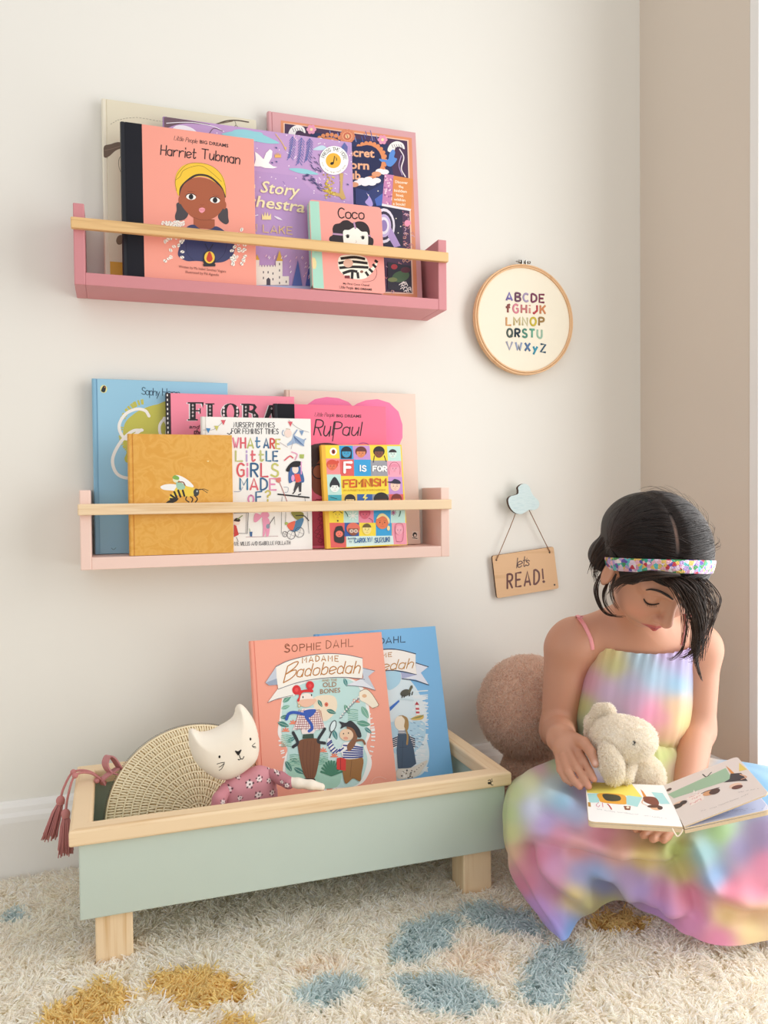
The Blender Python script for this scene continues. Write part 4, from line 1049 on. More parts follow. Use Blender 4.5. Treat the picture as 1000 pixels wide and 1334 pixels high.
# the hanging sign
M_SIGN = wood('pale_plywood', 0, 'dcb489', 'c89c6e', .8)
def rnd_quad(q, r):
    out = []
    for i in range(4):
        p = np.array(q[i]); a = np.array(q[i-1])-p; b = np.array(q[(i+1) % 4])-p
        p0 = p+a/np.linalg.norm(a)*r; p1 = p+b/np.linalg.norm(b)*r
        for t in np.linspace(0, 1, 5): out.append((1-t)**2*p0+2*t*(1-t)*p+t*t*p1)
    return out
q4 = trace(W3, [(84, 818), (712, 722), (766, 1150), (135, 1252)], -.0105)
P = rnd_quad(q4, .0045)
c1 = np.mean(P, 0)
sg = thing('hanging_sign', 'small wooden plaque with dark engraved lettering, hanging from the cloud hook', 'sign', (c1[0], -.0105, c1[1]))
mb = MB(); mb.prism(np.zeros(3), FRW, P[::-1], .0060, .0105, M_SIGN, M_BURN, .0002)
A = Art(mb, np.array([c1[0], -.0105, c1[1]]), EX, EZ, -EY).view(*W3)
A.hand('let', (335, 940), (428, 922), 100, 1.35, '4a241a', slant=.1, gap=.12); A.hand("'", (440, 880), (444, 880), 40, .9, '4a241a'); A.hand('s', (428, 920), (462, 914), 88, 1.35, '4a241a', slant=.1)
A.hand('READ', (240, 1148), (562, 1098), 140, 2.8, '5a2318', gap=.5); A.line([(598, 955), (606, 1050)], 2.4, '5a2318'); A.ell((612, 1080), 14, 14, '5a2318')
for c in ((128, 860), (672, 782), (722, 1113)): A.ell(c, 9, 10, '24140e')
mb.build('board', sg)
h0, h1 = [at_y(W3[0]+x/W3[2], W3[1]+y/W3[2], -.0108) for x, y in ((128, 858), (672, 780))]
t0, t1 = [at_y(W3[0]+x/W3[2], W3[1]+y/W3[2], -.0125) for x, y in ((322, 384), (464, 352))]
pg = np.array([c0[0]-.002, -.0115, c0[1]+.0058])
L_, R_ = pg+np.array([-.0082, 0, -.006]), pg+np.array([.0082, 0, -.006])
mb = MB(); mb.tube(catmull([h0+EY*.004, h0-EY*.0012+EZ*.0015, h0-EY*.001+(t0-h0)*.2, t0, L_, pg, R_, t1, h1-EY*.001+(t1-h1)*.2, h1-EY*.0012+EZ*.0015, h1+EY*.004], 5), .00085, plain('brown_cord', '8a6444', .9, .15, 800), 6)
mb.build('cord', sg, label='thin brown cord')

# ================================================================== the sage crate
M_SAGE = plain('sage_green_paint', 'bfcdc2', .45, .03, 5, .06, 400)
BX0, BX1, BY0, BY1, BZ0, BZ1 = -.0470, .5430, -.3120, -.0730, .0745, .1705
RX0, RX1, RY0, RY1, RZ1, RW = -.0577, .5437+.006, -.3190, -.0668, .1912, .0265
crate = thing('storage_crate', 'sage green wooden storage crate with pale rim and feet, standing on the rug', 'crate', ((BX0+BX1)/2, (BY0+BY1)/2, .004))
th_ = .012
mb = MB(); mb.box((BX0, BY0, BZ0), (BX1, BY0+th_, BZ1), M_SAGE, .0015); mb.build('front_panel', crate)
mb = MB(); mb.box((BX0, BY1-th_, BZ0), (BX1, BY1, BZ1), M_SAGE, .0015); mb.build('back_panel', crate)
for x in (BX0, BX1-th_):
    mb = MB(); mb.box((x, BY0+th_, BZ0), (x+th_, BY1-th_, BZ1), M_SAGE, .001); mb.build('side_panel', crate)
mb = MB(); mb.box((BX0+th_, BY0+th_, BZ0), (BX1-th_, BY1-th_, BZ0+.010), M_SAGE); mb.build('bottom_panel', crate)
mb = MB()
def mitre(p):     # one side of the rim: outer edge a-b, inner edge c-d
    return p
for (a_, b_, c_, d_), m in ((((RX0, RY0), (RX1, RY0), (RX1-RW, RY0+RW), (RX0+RW, RY0+RW)), M_ASHX), (((RX1, RY1), (RX0, RY1), (RX0+RW, RY1-RW), (RX1-RW, RY1-RW)), M_ASHX),
                           (((RX0, RY1), (RX0, RY0), (RX0+RW, RY0+RW), (RX0+RW, RY1-RW)), M_ASHY), (((RX1, RY0), (RX1, RY1), (RX1-RW, RY1-RW), (RX1-RW, RY0+RW)), M_ASHY)):
    bm = bmesh.new()
    lo = [bm.verts.new((*p, BZ1)) for p in (a_, b_, c_, d_)]; hi = [bm.verts.new((*p, RZ1)) for p in (a_, b_, c_, d_)]
    bm.faces.new(lo[::-1]); bm.faces.new(hi)
    for k in range(4): bm.faces.new((lo[k], lo[(k+1) % 4], hi[(k+1) % 4], hi[k]))
    bm.edges.ensure_lookup_table()
    ed = [e for e in bm.edges if {e.verts[0], e.verts[1]} in ({hi[0], hi[1]}, {hi[2], hi[3]}, {lo[0], lo[1]})]
    bmesh.ops.bevel(bm, geom=ed, offset=.0035, segments=3, profile=.5, affect='EDGES')
    bm.verts.index_update(); mb.add([v.co[:] for v in bm.verts], [[v.index for v in f.verts] for f in bm.faces], m); bm.free()
A = Art(mb, np.array([.5, RY0, .18]), EX, EZ, -EY).view(310, 800, 2.7027)
A.line([(880, 586), (888, 584), (888, 598)], .8, '2a2622'); A.ell((883, 595), 4.5, 4.5, '2a2622'); A.line([(896, 588), (890, 592), (891, 601), (897, 602)], .8, '2a2622'); A.line([(893, 585), (893, 580)], .7, '2a2622')
mb.build('rim', crate, label='pale ash wooden rim')
for x, y in ((-.0295, -.3045), (.4785, -.3045), (-.0295, -.1255), (.4785, -.1255)):
    mb = MB(); mb.box((x, y, .0044), (x+.0455, y+.044, BZ0-.0002), M_ASHZ, .002); mb.build('foot', crate, label='pale ash wooden foot')

# ------------------------------------------------------------------ the two tall books in the crate
ZC = BZ0+.0105
B = Book('tall salmon picture book with a banner and two costumed figures, in the crate', 'book', 'picture books in the sage crate', .1990, .4145, .3005, -.2150, ZC, 17, .011, 'f3a48d', 'f0a08a')
B.full(); A = B.A.view(325, 815, 5.128)
A.hand('SOPHIE', (236, 178), (475, 158), 44, 1., '8a4a2c', gap=.34); A.hand('S', (232, 180), (262, 178), 56, .9, '8a4a2c'); A.hand('DAHL', (512, 152), (690, 138), 50, .85, '8a4a2c', gap=.38)
A.poly([(215, 500), (240, 420), (330, 380), (480, 352), (660, 350), (760, 420), (800, 560), (805, 720), (780, 800), (815, 900), (800, 980), (740, 1060), (600, 1090), (300, 1060), (225, 990), (235, 880), (250, 820), (190, 730), (200, 620)], 'f4f3ee', True)
for i in range(130):
    a = rs.uniform(0, 2*PI); x, y = 515+300*math.cos(a), 740+340*math.sin(a); A.line([(x, y), (x+20*math.cos(a), y+20*math.sin(a))], 1.3, 'f4f3ee') if y > 480 else None
A.poly([(240, 480), (330, 400), (480, 360), (650, 355), (740, 430), (780, 560), (785, 720), (760, 800), (785, 900), (730, 1050), (600, 1080), (310, 1050), (240, 980), (255, 820), (215, 720), (215, 600)], 'bfe0dc', True)
A.poly([(430, 480), (560, 470), (580, 560), (500, 640), (440, 570)], 'f0dfc4', True); A.ell((512, 527), 13, 15, 'e0785a'); A.ell((512, 527), 5, 6, 'a03a2c')
A.poly([(255, 900), (480, 880), (600, 900), (580, 1080), (300, 1050)], 'a6d2be', True); A.poly([(470, 700), (560, 640), (640, 700), (620, 880), (500, 880)], 'cfe8e6', True)
for x, y, r_, l in ((250, 490, -40, 36), (240, 545, -20, 30), (225, 660, 20, 40), (235, 610, -10, 30), (640, 380, 70, 30), (545, 575, 20, 34), (650, 560, 60, 36), (770, 580, 60, 46), (760, 655, 10, 46), (790, 700, 40, 30), (470, 520, 60, 28), (260, 940, 60, 40), (330, 970, 30, 40), (300, 900, 20, 34), (570, 730, 70, 36), (480, 900, 40, 26), (280, 760, -30, 32)):
    c = rs.choice(['5f9c86', '3f7f74', '79b09a', '4a8c8c']); a = math.radians(r_); d = np.array([math.cos(a), math.sin(a)])*l; n_ = np.array([-d[1], d[0]])*.42; p = np.array([x, y])
    A.poly([p-d, p-d*.3+n_, p+d*.4+n_*.8, p+d, p+d*.4-n_*.8, p-d*.3-n_], c, True); A.line([p-d, p+d], .3, 'cfe4d4')
for x, y in ((690, 560), (245, 730), (490, 850), (300, 860)):
    for k in range(7):
        for d in (-1, 1): A.line([(x, y+k*12), (x+d*32, y+k*12+6)], .9, rs.choice(['79b09a', '9cc8b0']))
for x, y in ((240, 705), (290, 655), (490, 840), (565, 875), (710, 510)):
    for k in range(5): a = -PI*k/4; A.line([(x, y), (x+22*math.cos(a), y+22*math.sin(a))], 1.4, 'ee8668')
for k in range(11):
    a = math.radians(195+k*15); A.line([(545, 1000), (545+70*math.cos(a), 1000+95*math.sin(a))], 2.2, '3f7f64')
for k in range(10): A.line([(600+k*13, 620-k*17+k*k*.3), (618+k*13, 612-k*17+k*k*.3)], .8, '6d7c86'); A.ell((608+k*13, 606-k*17+k*k*.3), 7, 7, 'e9ece6', 0, 8)
A.poly([(735, 440), (775, 425), (810, 450), (850, 510), (855, 540), (820, 550), (780, 520), (740, 500), (730, 470)], 'f2e8d2', True); A.line([(735, 440), (775, 425), (810, 450), (850, 510), (858, 535), (822, 552)], .6, '8a6a4a'); A.ell((765, 470), 16, 12, 'e0b48a')
# banner
A.poly([(105, 382), (185, 342), (190, 395), (130, 400)], '9aa8bc'); A.poly([(105, 382), (190, 350), (180, 300), (185, 262)], 'c4ccd8')
A.poly([(120, 515), (160, 460), (190, 420), (300, 385), (300, 470), (190, 490)], 'f3efe6'); A.line([(120, 515), (190, 488), (290, 465)], .6, '5a6270')
A.poly([(650, 395), (760, 350), (790, 360), (838, 430), (760, 410), (655, 402)], 'dfe3ea'); A.poly([(750, 280), (835, 303), (790, 340), (838, 430), (760, 370)], 'c4ccd8'); A.line([(755, 285), (835, 303)], .6, '5a6270'); A.line([(655, 400), (760, 410), (838, 432)], .6, '5a6270')
A.poly([(175, 275), (260, 235), (400, 200), (520, 188), (640, 195), (752, 218), (755, 300), (750, 352), (640, 346), (480, 352), (330, 378), (190, 425), (180, 350)], 'f6f1e6')
A.line([(175, 275), (260, 235), (400, 200), (520, 188), (640, 195), (752, 218)], .7, '5a6270'); A.line([(190, 425), (330, 378), (480, 352), (640, 346), (765, 360)], .7, '5a6270')
A.hand('MADAME', (352, 250), (590, 240), 36, 1.1, 'b8782c', gap=.5, arc=8)
A.hand('B', (225, 382), (300, 340), 110, 1.2, 'b8782c', slant=.25); A.hand('adobedah', (312, 345), (728, 318), 80, 1.2, 'b8782c', gap=.22, slant=.25, arc=6)
A.type('AND THE', (482, 375), (582, 371), 16, 'b8782c', .0); A.type('OLD', (488, 413), (578, 408), 34, 'a8682c', .0); A.type('BONES', (470, 456), (604, 446), 32, 'a8682c', .0)
# a woman in a red bow and gingham, a child in a hat and stripes
A.poly([(320, 800), (330, 770), (380, 755), (460, 760), (470, 830), (455, 940), (430, 1020), (380, 1025), (345, 940)], '7a4a2c', True)
for k in range(4): A.line([(360+k*25, 770), (355+k*24, 900), (378+k*14, 1015)], .4, '5c3420')
A.poly([(365, 1020), (435, 1022), (440, 1040), (370, 1045)], '23201f')
A.poly([(285, 700), (330, 590), (350, 555), (430, 550), (460, 580), (505, 680), (440, 700), (425, 720), (350, 725), (340, 690)], 'f3e6e2')
for k in range(14): A.line([(300+k*15, 700-(2 if k % 2 else 18)), (330+k*11, 560+(k % 3)*8)], .55, 'b04a52')
for k in range(9): A.line([(340-k*5, 570+k*15), (455+k*5, 565+k*15)], .55, '8a3a4a')
A.line([(290, 715), (320, 780), (290, 810)], 3.2, '23262c'); A.line([(500, 690), (455, 770), (500, 785)], 3.2, '23262c'); A.poly([(355, 728), (425, 722), (428, 752), (352, 756)], '2f4a3c')
A.ell((375, 495), 50, 44, 'f6e8de', -15); A.poly([(325, 500), (420, 490), (430, 520), (380, 545), (330, 530)], 'eebfa4', True); A.ell((432, 500), 13, 11, 'eebfa4')
A.poly([(330, 470), (310, 440), (345, 432), (410, 425), (420, 445), (350, 450), (330, 505), (315, 500)], 'd8282c', True); A.ell((312, 430), 29, 32, 'd8282c'); A.ell((402, 400), 27, 29, 'd8282c'); A.ell((312, 430), 12, 14, 'e8484a'); A.ell((402, 402), 11, 12, 'e8484a')
A.ell((355, 478), 4, 8, '22262c'); A.ell((412, 465), 4, 8, '22262c'); A.ell((330, 535), 10, 12, 'c9a24a', 0, 12); A.ell((330, 535), 6, 8, 'cfe0dc', 0, 12)
A.poly([(360, 570), (440, 560), (420, 600), (380, 615)], '2f58b4', True); A.line([(370, 595), (300, 580), (260, 590), (245, 625)], 3.2, '2f58b4'); A.line([(375, 610), (410, 660), (415, 690), (395, 705)], 3.2, '2f58b4')
A.poly([(615, 890), (750, 880), (745, 990), (735, 1040), (690, 1020), (640, 1055), (620, 980)], '9a6a34', True); A.line([(680, 900), (670, 1010)], .5, '6a4420')
A.poly([(580, 885), (605, 880), (642, 890), (640, 970), (580, 960)], 'd8342c', False); A.line([(605, 885), (605, 960)], .8, '8a201c')
A.poly([(620, 790), (700, 780), (755, 820), (740, 880), (625, 885)], 'f3f1ee', True)
for k in range(6): A.line([(625, 800+k*16), (690, 806+k*15), (752, 815+k*12)], 1.6, '2c3f8a')
A.line([(635, 820), (570, 840), (535, 790), (530, 765)], 4.6, 'f3f1ee')
for k in range(7): p = catmull([(635, 820), (570, 840), (535, 790), (530, 765)], 3)[min(k+1, 9)]; A.line([p+np.array([-14, 10]), p+np.array([12, -12])], 1.5, '2c3f8a')
A.ell((555, 672), 20, 42, '23262c', 20); A.ell((555, 672), 15, 36, 'dff0f0', 20); A.line([(545, 712), (532, 750)], 1.2, '23262c')
A.poly([(650, 660), (690, 670), (720, 720), (700, 800), (660, 840), (650, 800), (690, 740), (650, 690)], '8a5a3a', True); A.line([(700, 770), (750, 765), (768, 790)], 2.4, '8a5a3a')
A.ell((645, 730), 46, 40, 'f0cfae', 10); A.poly([(595, 640), (640, 650), (665, 635), (690, 645), (730, 690), (745, 740), (720, 745), (690, 690), (640, 675), (605, 690), (612, 665)], '26262c', True); A.ell((625, 722), 4, 6, '23262c', 0, 8); A.ell((658, 718), 4, 6, '23262c', 0, 8); A.ell((640, 752), 16, 10, 'e6a488')
A.line([(810, 1050), (830, 1020), (870, 1010), (910, 1025)], .5, 'f6c4b4')
B.done()
B = Book('tall sky blue picture book with a seaside picture, in the crate', 'book', 'picture books in the sage crate', .3060, .5163, .3020, -.2005, ZC, 17, .009, '7cb9e6', '70aede')
B.full(); A = B.A.view(490, 815, 6.673)
A.hand('SOPHIE DAHL', (-330, 190), (250, 142), 52, 1.1, '27415e', gap=.32)
A.poly([(-400, 420), (-200, 380), (60, 395), (220, 410), (330, 520), (400, 650), (440, 780), (420, 900), (460, 1100), (440, 1220), (380, 1300), (200, 1340), (-400, 1340)], 'd8e8ee', True)
for i in range(90):
    y = rs.uniform(560, 1260); A.line([(rs.uniform(300, 400), y), (rs.uniform(410, 450), y+rs.uniform(-16, 16))], 1.3, 'e4edf0')
A.poly([(60, 400), (200, 405), (200, 500), (110, 560), (80, 480)], 'a9d3e8', True); A.poly([(100, 860), (300, 830), (420, 850), (410, 1000), (300, 1120), (150, 1100)], 'b3d6e8', True)
for i in range(40): x, y = rs.uniform(290, 400), rs.uniform(830, 1150); A.line([(x, y), (x+16, y+3)], .8, rs.choice(['6f8ba8', 'f4f6f6', '8fbcd8', 'e8edf0']))
A.poly([(-300, 260), (60, 208), (200, 212), (340, 246), (340, 330), (350, 425), (200, 395), (60, 395), (-300, 460)], 'f4efe8'); A.line([(-300, 260), (60, 208), (200, 212), (340, 246)], 1.1, '27304e'); A.line([(-300, 460), (60, 395), (200, 395), (350, 428)], 1.1, '27304e')
A.poly([(342, 325), (450, 358), (385, 410), (455, 515), (340, 470), (215, 455), (210, 410), (350, 428)], 'dfe3ee'); A.poly([(212, 405), (350, 428), (222, 462)], 'a8aed0'); A.line([(342, 325), (450, 358)], 1., '27304e'); A.line([(222, 462), (340, 480), (455, 516)], .9, '27304e')
A.hand('MADAME', (-160, 300), (132, 268), 34, 1., 'b8843c', gap=.4); A.hand('Badobedah', (-320, 420), (310, 368), 84, 1.15, 'b8843c', gap=.22, slant=.3)
A.ell((250, 585), 44, 30, '4a4a3c', -20); A.line([(285, 575), (300, 540), (305, 530)], 3., '5c5a44'); A.poly([(290, 540), (305, 520), (318, 545)], '5c5a44')
for p in ((222, 625), (240, 622), (285, 610), (308, 600)): A.line([(p[0]+6, p[1]-22), p], 1.4, '3c3c34')
A.poly([(115, 710), (195, 645), (200, 660), (120, 742)], '2f6cc4'); A.line([(205, 640), (265, 640), (320, 650)], 1.4, 'c8dce2')
A.poly([(340, 690), (368, 690), (376, 780), (345, 780)], 'f0efec')
for k in (0, 2): A.poly([(340+k, 715+k*16), (370+k, 715+k*16), (372+k, 732+k*16), (342+k, 732+k*16)], 'c03a48')
A.poly([(333, 690), (350, 660), (372, 690)], 'b02c3c'); A.poly([(300, 810), (360, 780), (410, 785), (395, 815), (330, 822)], 'd8b45c', True); A.poly([(290, 812), (345, 795), (410, 775), (380, 800)], '8a8a4c', True)
A.ell((215, 845), 60, 66, 'efe2cc'); A.poly([(215, 780), (265, 800), (280, 860), (268, 910), (240, 880), (245, 820)], 'a8844c', True); A.line([(195, 785), (235, 785), (270, 830)], .6, '8a6a3c')
A.poly([(190, 905), (245, 905), (255, 970), (190, 970)], 'f3f1ee')
for k in range(3): A.line([(192, 918+k*16), (250, 918+k*16)], 1., '2c3a5c')
for s_, x in ((-1, 185), (1, 290)):
    A.poly([(x, 950), (x+s_*45, 1000), (x+s_*40, 1070), (x-s_*8, 1040)], 'f3f1ee')
    for k in range(5): A.line([(x-s_*4, 965+k*17), (x+s_*42, 985+k*17)], 1.4, '23304c')
A.poly([(185, 940), (280, 940), (300, 1000), (320, 1050), (345, 1200), (300, 1235), (230, 1250), (185, 1240), (175, 1080)], '3a5068'); A.line([(255, 900), (270, 960), (265, 1030)], 2.2, 'a8844c'); A.line([(230, 1000), (220, 1240)], .5, '26384c'); A.line([(200, 1060), (260, 1055)], .5, '26384c')
A.poly([(180, 1250), (300, 1235), (440, 1170), (400, 1250), (340, 1310), (190, 1330)], 'ded8cc', True)
for i in range(24): x, y = rs.uniform(190, 330), rs.uniform(1255, 1325); A.ell((x, y), 8, 7, rs.choice(['4a4a50', 'f0ede6', '8a8070']), 0, 6)
for k in range(4): A.ell((350+k*18, 1250-k*16), 4, 4, '3a3a3c', 0, 7)
B.done()
# ================================================================== soft things
def poly_sdf(P, X, Y):
    P = np.asarray(P, float); d = np.full(np.broadcast(X, Y).shape, 1e9); ins = np.zeros(d.shape, bool)
    for i in range(len(P)):
        a, b = P[i], P[(i+1) % len(P)]; e = b-a
        wx, wy = X-a[0], Y-a[1]; t = np.clip((wx*e[0]+wy*e[1])/(e@e+1e-12), 0, 1)
        d = np.minimum(d, (wx-e[0]*t)**2+(wy-e[1]*t)**2)
        c = ((a[1] > Y) != (b[1] > Y)) & (X < (b[0]-a[0])*(Y-a[1])/(b[1]-a[1]+1e-15)+a[0]); ins ^= c
    d = np.sqrt(d); return np.where(ins, d, -d)
class Pillow:
    """a stuffed flat shape: outline P in (u, v), bulging T either way, rounded within R of its seam"""
    def __init__(s, P, O, fr, T, R, h=.0012):
        P = np.asarray(P); s.P, s.O, s.fr, s.T, s.R = P, np.asarray(O, float), fr, T, R
        lo = np.array([*(P.min(0)-4*h), -T-4*h]); hi = np.array([*(P.max(0)+4*h), T+4*h])
        S = Solid(lo, hi, h)
        X = lo[0]+h*np.arange(S.n[0]); Y = lo[1]+h*np.arange(S.n[1]); Z = lo[2]+h*np.arange(S.n[2])
        d = poly_sdf(P, X[:, None], Y[None, :])
        q = np.clip(d/R, 0, 1); th = T*np.sqrt(np.maximum(1-(1-q)**2, 0))
        S.a = np.where(d[:, :, None] > 0, np.abs(Z)[None, None]-th[:, :, None], np.maximum(-d[:, :, None], np.abs(Z)[None, None]-.0004)+1e-5).astype(np.float32)
        V, F = S.skin(); s.L = relax(V, F, 2); s.F = F
        s.V = s.O+s.L@np.array(fr)
    def h(s, u, v):
        d = float(poly_sdf(s.P, np.array([u]), np.array([v]))[0]); q = min(max(d/s.R, 0), 1); return s.T*math.sqrt(max(1-(1-q)**2, 0))
    def at(s, u, v, lift=0): return s.O+u*s.fr[0]+v*s.fr[1]+(s.h(u, v)+lift)*s.fr[2]
def fuzz(name, V, F, n, length, rad, mat, parent, col, var=.08, lean=.6, keep=None):
    p, nr = sample_mesh(V, F, n)
    if keep is not None: m = keep(p); p, nr = p[m], nr[m]; n = len(p)
    d = nr+RNG.normal(0, lean*.5, (n, 3)); d /= np.linalg.norm(d, axis=1)[:, None]
    c = np.cross(d, RNG.normal(0, 1, (n, 3))); L = length*RNG.uniform(.7, 1.2, n)[:, None]
    P = np.stack([p-nr*.0008, p+d*L*.4, p+d*L*.75+c*L*.15, p+d*L*.95+c*L*.42-np.array([0, 0, .12])*L], 1)
    co = np.array(lin(col))[None]*(1+RNG.uniform(-var, var, n))[:, None]
    return strands(name, P, rad, mat, parent, co, .5)
M_FUZZ = attr_mat('plush_pile', .8, sheen=.2, trans=.35)

# ------------------------------------------------------------------ half-moon straw bag
M_STRAW = plain('pale_straw', 'f6e8c6', .7, .10, 260); M_STRAWD = plain('straw_backing', 'dcc696', .8, .15, 120)
M_PINKC = plain('dusty_pink_cord', 'c27f7c', .75, .12, 300)
M_PINKL = plain('dusty_pink_leather', 'c07f80', .55, .06, 60)
BGO = np.array([.1105, -.1730, .1330]); la = math.radians(17)
BU, BV, BN = EX, np.array([0, math.sin(la), math.cos(la)]), np.array([0, -math.cos(la), math.sin(la)])
BR_, BH, BD = .1290, .035, .016                   # radius, straight part below, bulge
bag = thing('straw_bag', 'half-moon woven straw bag with dusty pink tassels, in the crate', 'bag', (BGO[0], -.175, ZC))
def bagp(r, t, lift=0):
    """t along the arch: 0..pi is the curve, beyond it the straight sides going down"""
    if t < 0: u, v, e = r, t*.09, 1
    elif t > PI: u, v, e = -r, -(t-PI)*.09, 1
    else: u, v = r*math.cos(t), r*math.sin(t)
    b = BD*math.sqrt(max(0, 1-(r/BR_)**2))
    return BGO+u*BU+v*BV+(b+lift)*BN
T0, T1 = -BH/.09, PI+BH/.09
mb = MB()
mb.grid([[bagp(r, t, -.0012) for t in np.linspace(T0, T1, 60)] for r in np.linspace(.001, BR_, 22)], M_STRAWD)
R2 = random.Random(5)
nr = 11
for k in range(nr):
    r0, r1 = .006+k*(BR_-.008)/nr, .006+(k+1)*(BR_-.008)/nr
    rm = (r0+r1)/2; Ls = (T1-T0-PI)*.09+PI*rm; n = max(6, int(Ls/.0072)); ts = []
    for i in range(n+1):
        s_ = i/n*Ls; side = BH
        ts.append(-(side-s_)/.09 if s_ < side else (PI+(s_-side-PI*rm)/.09 if s_ > side+PI*rm else (s_-side)/rm))
    for i in range(n):
        for sg in (-1, 1):
            ta, tb = ts[i]+(ts[i+1]-ts[i])*(.5+sg*.20-.14+R2.uniform(-.07, .07)), ts[i]+(ts[i+1]-ts[i])*(.5+sg*.27+.12+R2.uniform(-.06, .06))
            mb.tube([bagp(r0+.0006, ta, -.0004), bagp(rm, (ta+tb)/2, .0020+R2.uniform(0, .0006)), bagp(r1-.0004, tb, -.0002)], [.0014, .0021, .0013], M_STRAW, 6, False, False, .8)
    Q = [bagp(r1, t, .0006+.0005*math.sin(t*170)) for t in np.linspace(T0, T1, 70+6*k)]
    mb.tube(Q, .0015, M_STRAW, 5, True)
mb.build('front_panel', bag)
mb = MB()
mb.grid([[bagp(r, t, 0)-2*(bagp(r, t, 0)-bagp(BR_, t, 0))@BN*BN-.026*BN for t in np.linspace(T0, T1, 50)] for r in np.linspace(.001, BR_, 10)], M_STRAW)
mb.build('back_panel', bag)
M_ZIP = plain('grey_zip_teeth', '8d8a80', .4, .1, 500, metal=.7)
mb = MB(); G = []
for t in np.linspace(T0, T1, 90): G.append([bagp(BR_, t, 0)+w_*BN+(bagp(BR_, t, 0)-bagp(BR_*.98, t, 0))@BV*0*BV for w_ in (0, -.009, -.010, -.016, -.017, -.026)])
mb.grid(G, M_STRAW); mb.build('gusset', bag)
mb = MB()
for t in np.linspace(T0+.3, T1-.3, 150):
    c = bagp(BR_+.0004, t, -.013); o_ = bagp(BR_+.0016, t, -.013)
    mb.tube([c-.0024*BN+(o_-c), c+.0024*BN+(o_-c)], .0009, M_ZIP, 4)
mb.build('zip', bag, label='grey zip along the curved edge')
# tab and tassels hang over the crate's end
tb = bagp(BR_+.001, PI-.62, -.012)
mb = MB()
def strap(P, w, th, m, side):
    V = []; F = []; P = catmull(P, 6); side = np.asarray(side, float); side /= np.linalg.norm(side)
    for i, p in enumerate(P):
        t = P[min(i+1, len(P)-1)]-P[max(i-1, 0)]; n_ = np.cross(t, side); n_ /= np.linalg.norm(n_)+1e-9
        V += [p-side*w/2-n_*th/2, p+side*w/2-n_*th/2, p+side*w/2+n_*th/2, p-side*w/2+n_*th/2]
        if i: 
            for k in range(4): F.append((4*i-4+k, 4*i-4+(k+1) % 4, 4*i+(k+1) % 4, 4*i+k))
    F += [(3, 2, 1, 0), tuple(4*len(P)-4+k for k in range(4))]; mb.add(V, F, m, False)
strap([tb, tb+np.array([-.010, 0, .018]), tb+np.array([-.017, .0, .022]), tb+np.array([-.021, -.002, .012]), tb+np.array([-.016, -.004, .001]), tb+np.array([-.004, -.003, -.006])], .016, .002, M_PINKL, (.45, -.75, .1))
strap([tb+np.array([-.004, -.004, .004]), tb+np.array([-.016, -.006, -.002]), tb+np.array([-.026, -.006, -.010]), tb+np.array([-.024, -.004, -.018])], .013, .002, M_PINKL, (.45, -.75, .1))
mb.build('tab', bag, label='dusty pink leather tab')
heads = []
for k, (hd, kn) in enumerate((((-.0775, -.142, .1700), (-.0600, -.139, .2060)), ((-.0700, -.158, .1560), (-.0570, -.152, .2050)))):
    mb = MB(); s0 = tb+np.array([-.020, -.004, -.016])
    kn = np.array(kn); hd = np.array(hd)
    mb.tube(catmull([s0, s0+(kn-s0)*.5+EZ*.009, kn, kn+(hd-kn)*.6+np.array([-.002, 0, .002]), hd], 5), .0017, M_PINKC, 6)
    mb.ball(kn, .0042, M_PINKC); mb.ball(s0+(kn-s0)*.3, .0036, M_PINKC)
    mb.ball(hd+EZ*-.002, (.0062, .0062, .0072), M_PINKC)
    dn = np.array([-.16-.1*k*-1, -.05, -1.]); dn[0] = (-.30, -.02)[k]; dn /= np.linalg.norm(dn)
    for i in range(90):
        a = R2.uniform(0, 2*PI); q = math.sqrt(R2.random()); L = R2.uniform(.048, .060)
        o_ = np.array([math.cos(a), math.sin(a), 0])*q
        mb.tube([hd-EZ*.004+o_*.0035, hd+dn*L*.35+o_*.0075, hd+dn*L*.75+o_*.0095, hd+dn*L+o_*(.0108+R2.uniform(-.001, .001))], .00075, M_PINKC, 4)
    mb.tube([hd-EZ*.0062+.0048*np.array([math.cos(a), math.sin(a), 0]) for a in np.linspace(0, 2*PI, 12)], .0009, M_PINKC, 5)
    mb.build('tassel', bag, label='dusty pink tassel on a knotted cord')

# ------------------------------------------------------------------ cat doll
W6 = (240, 910, 5.263)
YC = -.2480
cat = thing('cat_doll', 'ivory cloth cat doll in a pink flowered top, in the crate', 'doll', (.150, YC, ZC))
M_IVORY = plain('ivory_cotton', 'efe6d6', .85, .03, 40, .15, 900)
hp = [(28, 235), (36, 212), (62, 207), (110, 228), (180, 216), (260, 176), (322, 136), (344, 100), (352, 62), (372, 40), (400, 46), (440, 92), (480, 160), (505, 250), (511, 340), (500, 405), (470, 448), (420, 492), (360, 530), (300, 552), (240, 552), (170, 520), (100, 462), (55, 392), (32, 310)]
Ph = trace(W6, hp, YC, 4); 
hd_ = Pillow(Ph, (0, YC, 0), FRW, .020, .030)
raw_mesh('head', hd_.V, hd_.F, M_IVORY, cat)
def w6(x, y): p = at_y(W6[0]+x/W6[2], W6[1]+y/W6[2], YC-.018); return p[0], p[2]
mb = MB(); K = plain('black_stitching', '17130f', .7)
for x, y in ((240, 396), (454, 280)): c = hd_.at(*w6(x, y), .0002); mb.ball(c, (.0014, .0007, .0020), K)
def face_line(pts, r): mb.tube([hd_.at(*w6(*p), .0001) for p in catmull([np.array(p, float) for p in pts], 4)], r, K, 5, True, False, .6, -EY)
for y in np.linspace(0, 1, 7): face_line([(347+18*y, 365+20*y-8*(1-y)), (368, 362+20*y), (389-14*y, 349+30*y)], .0009)
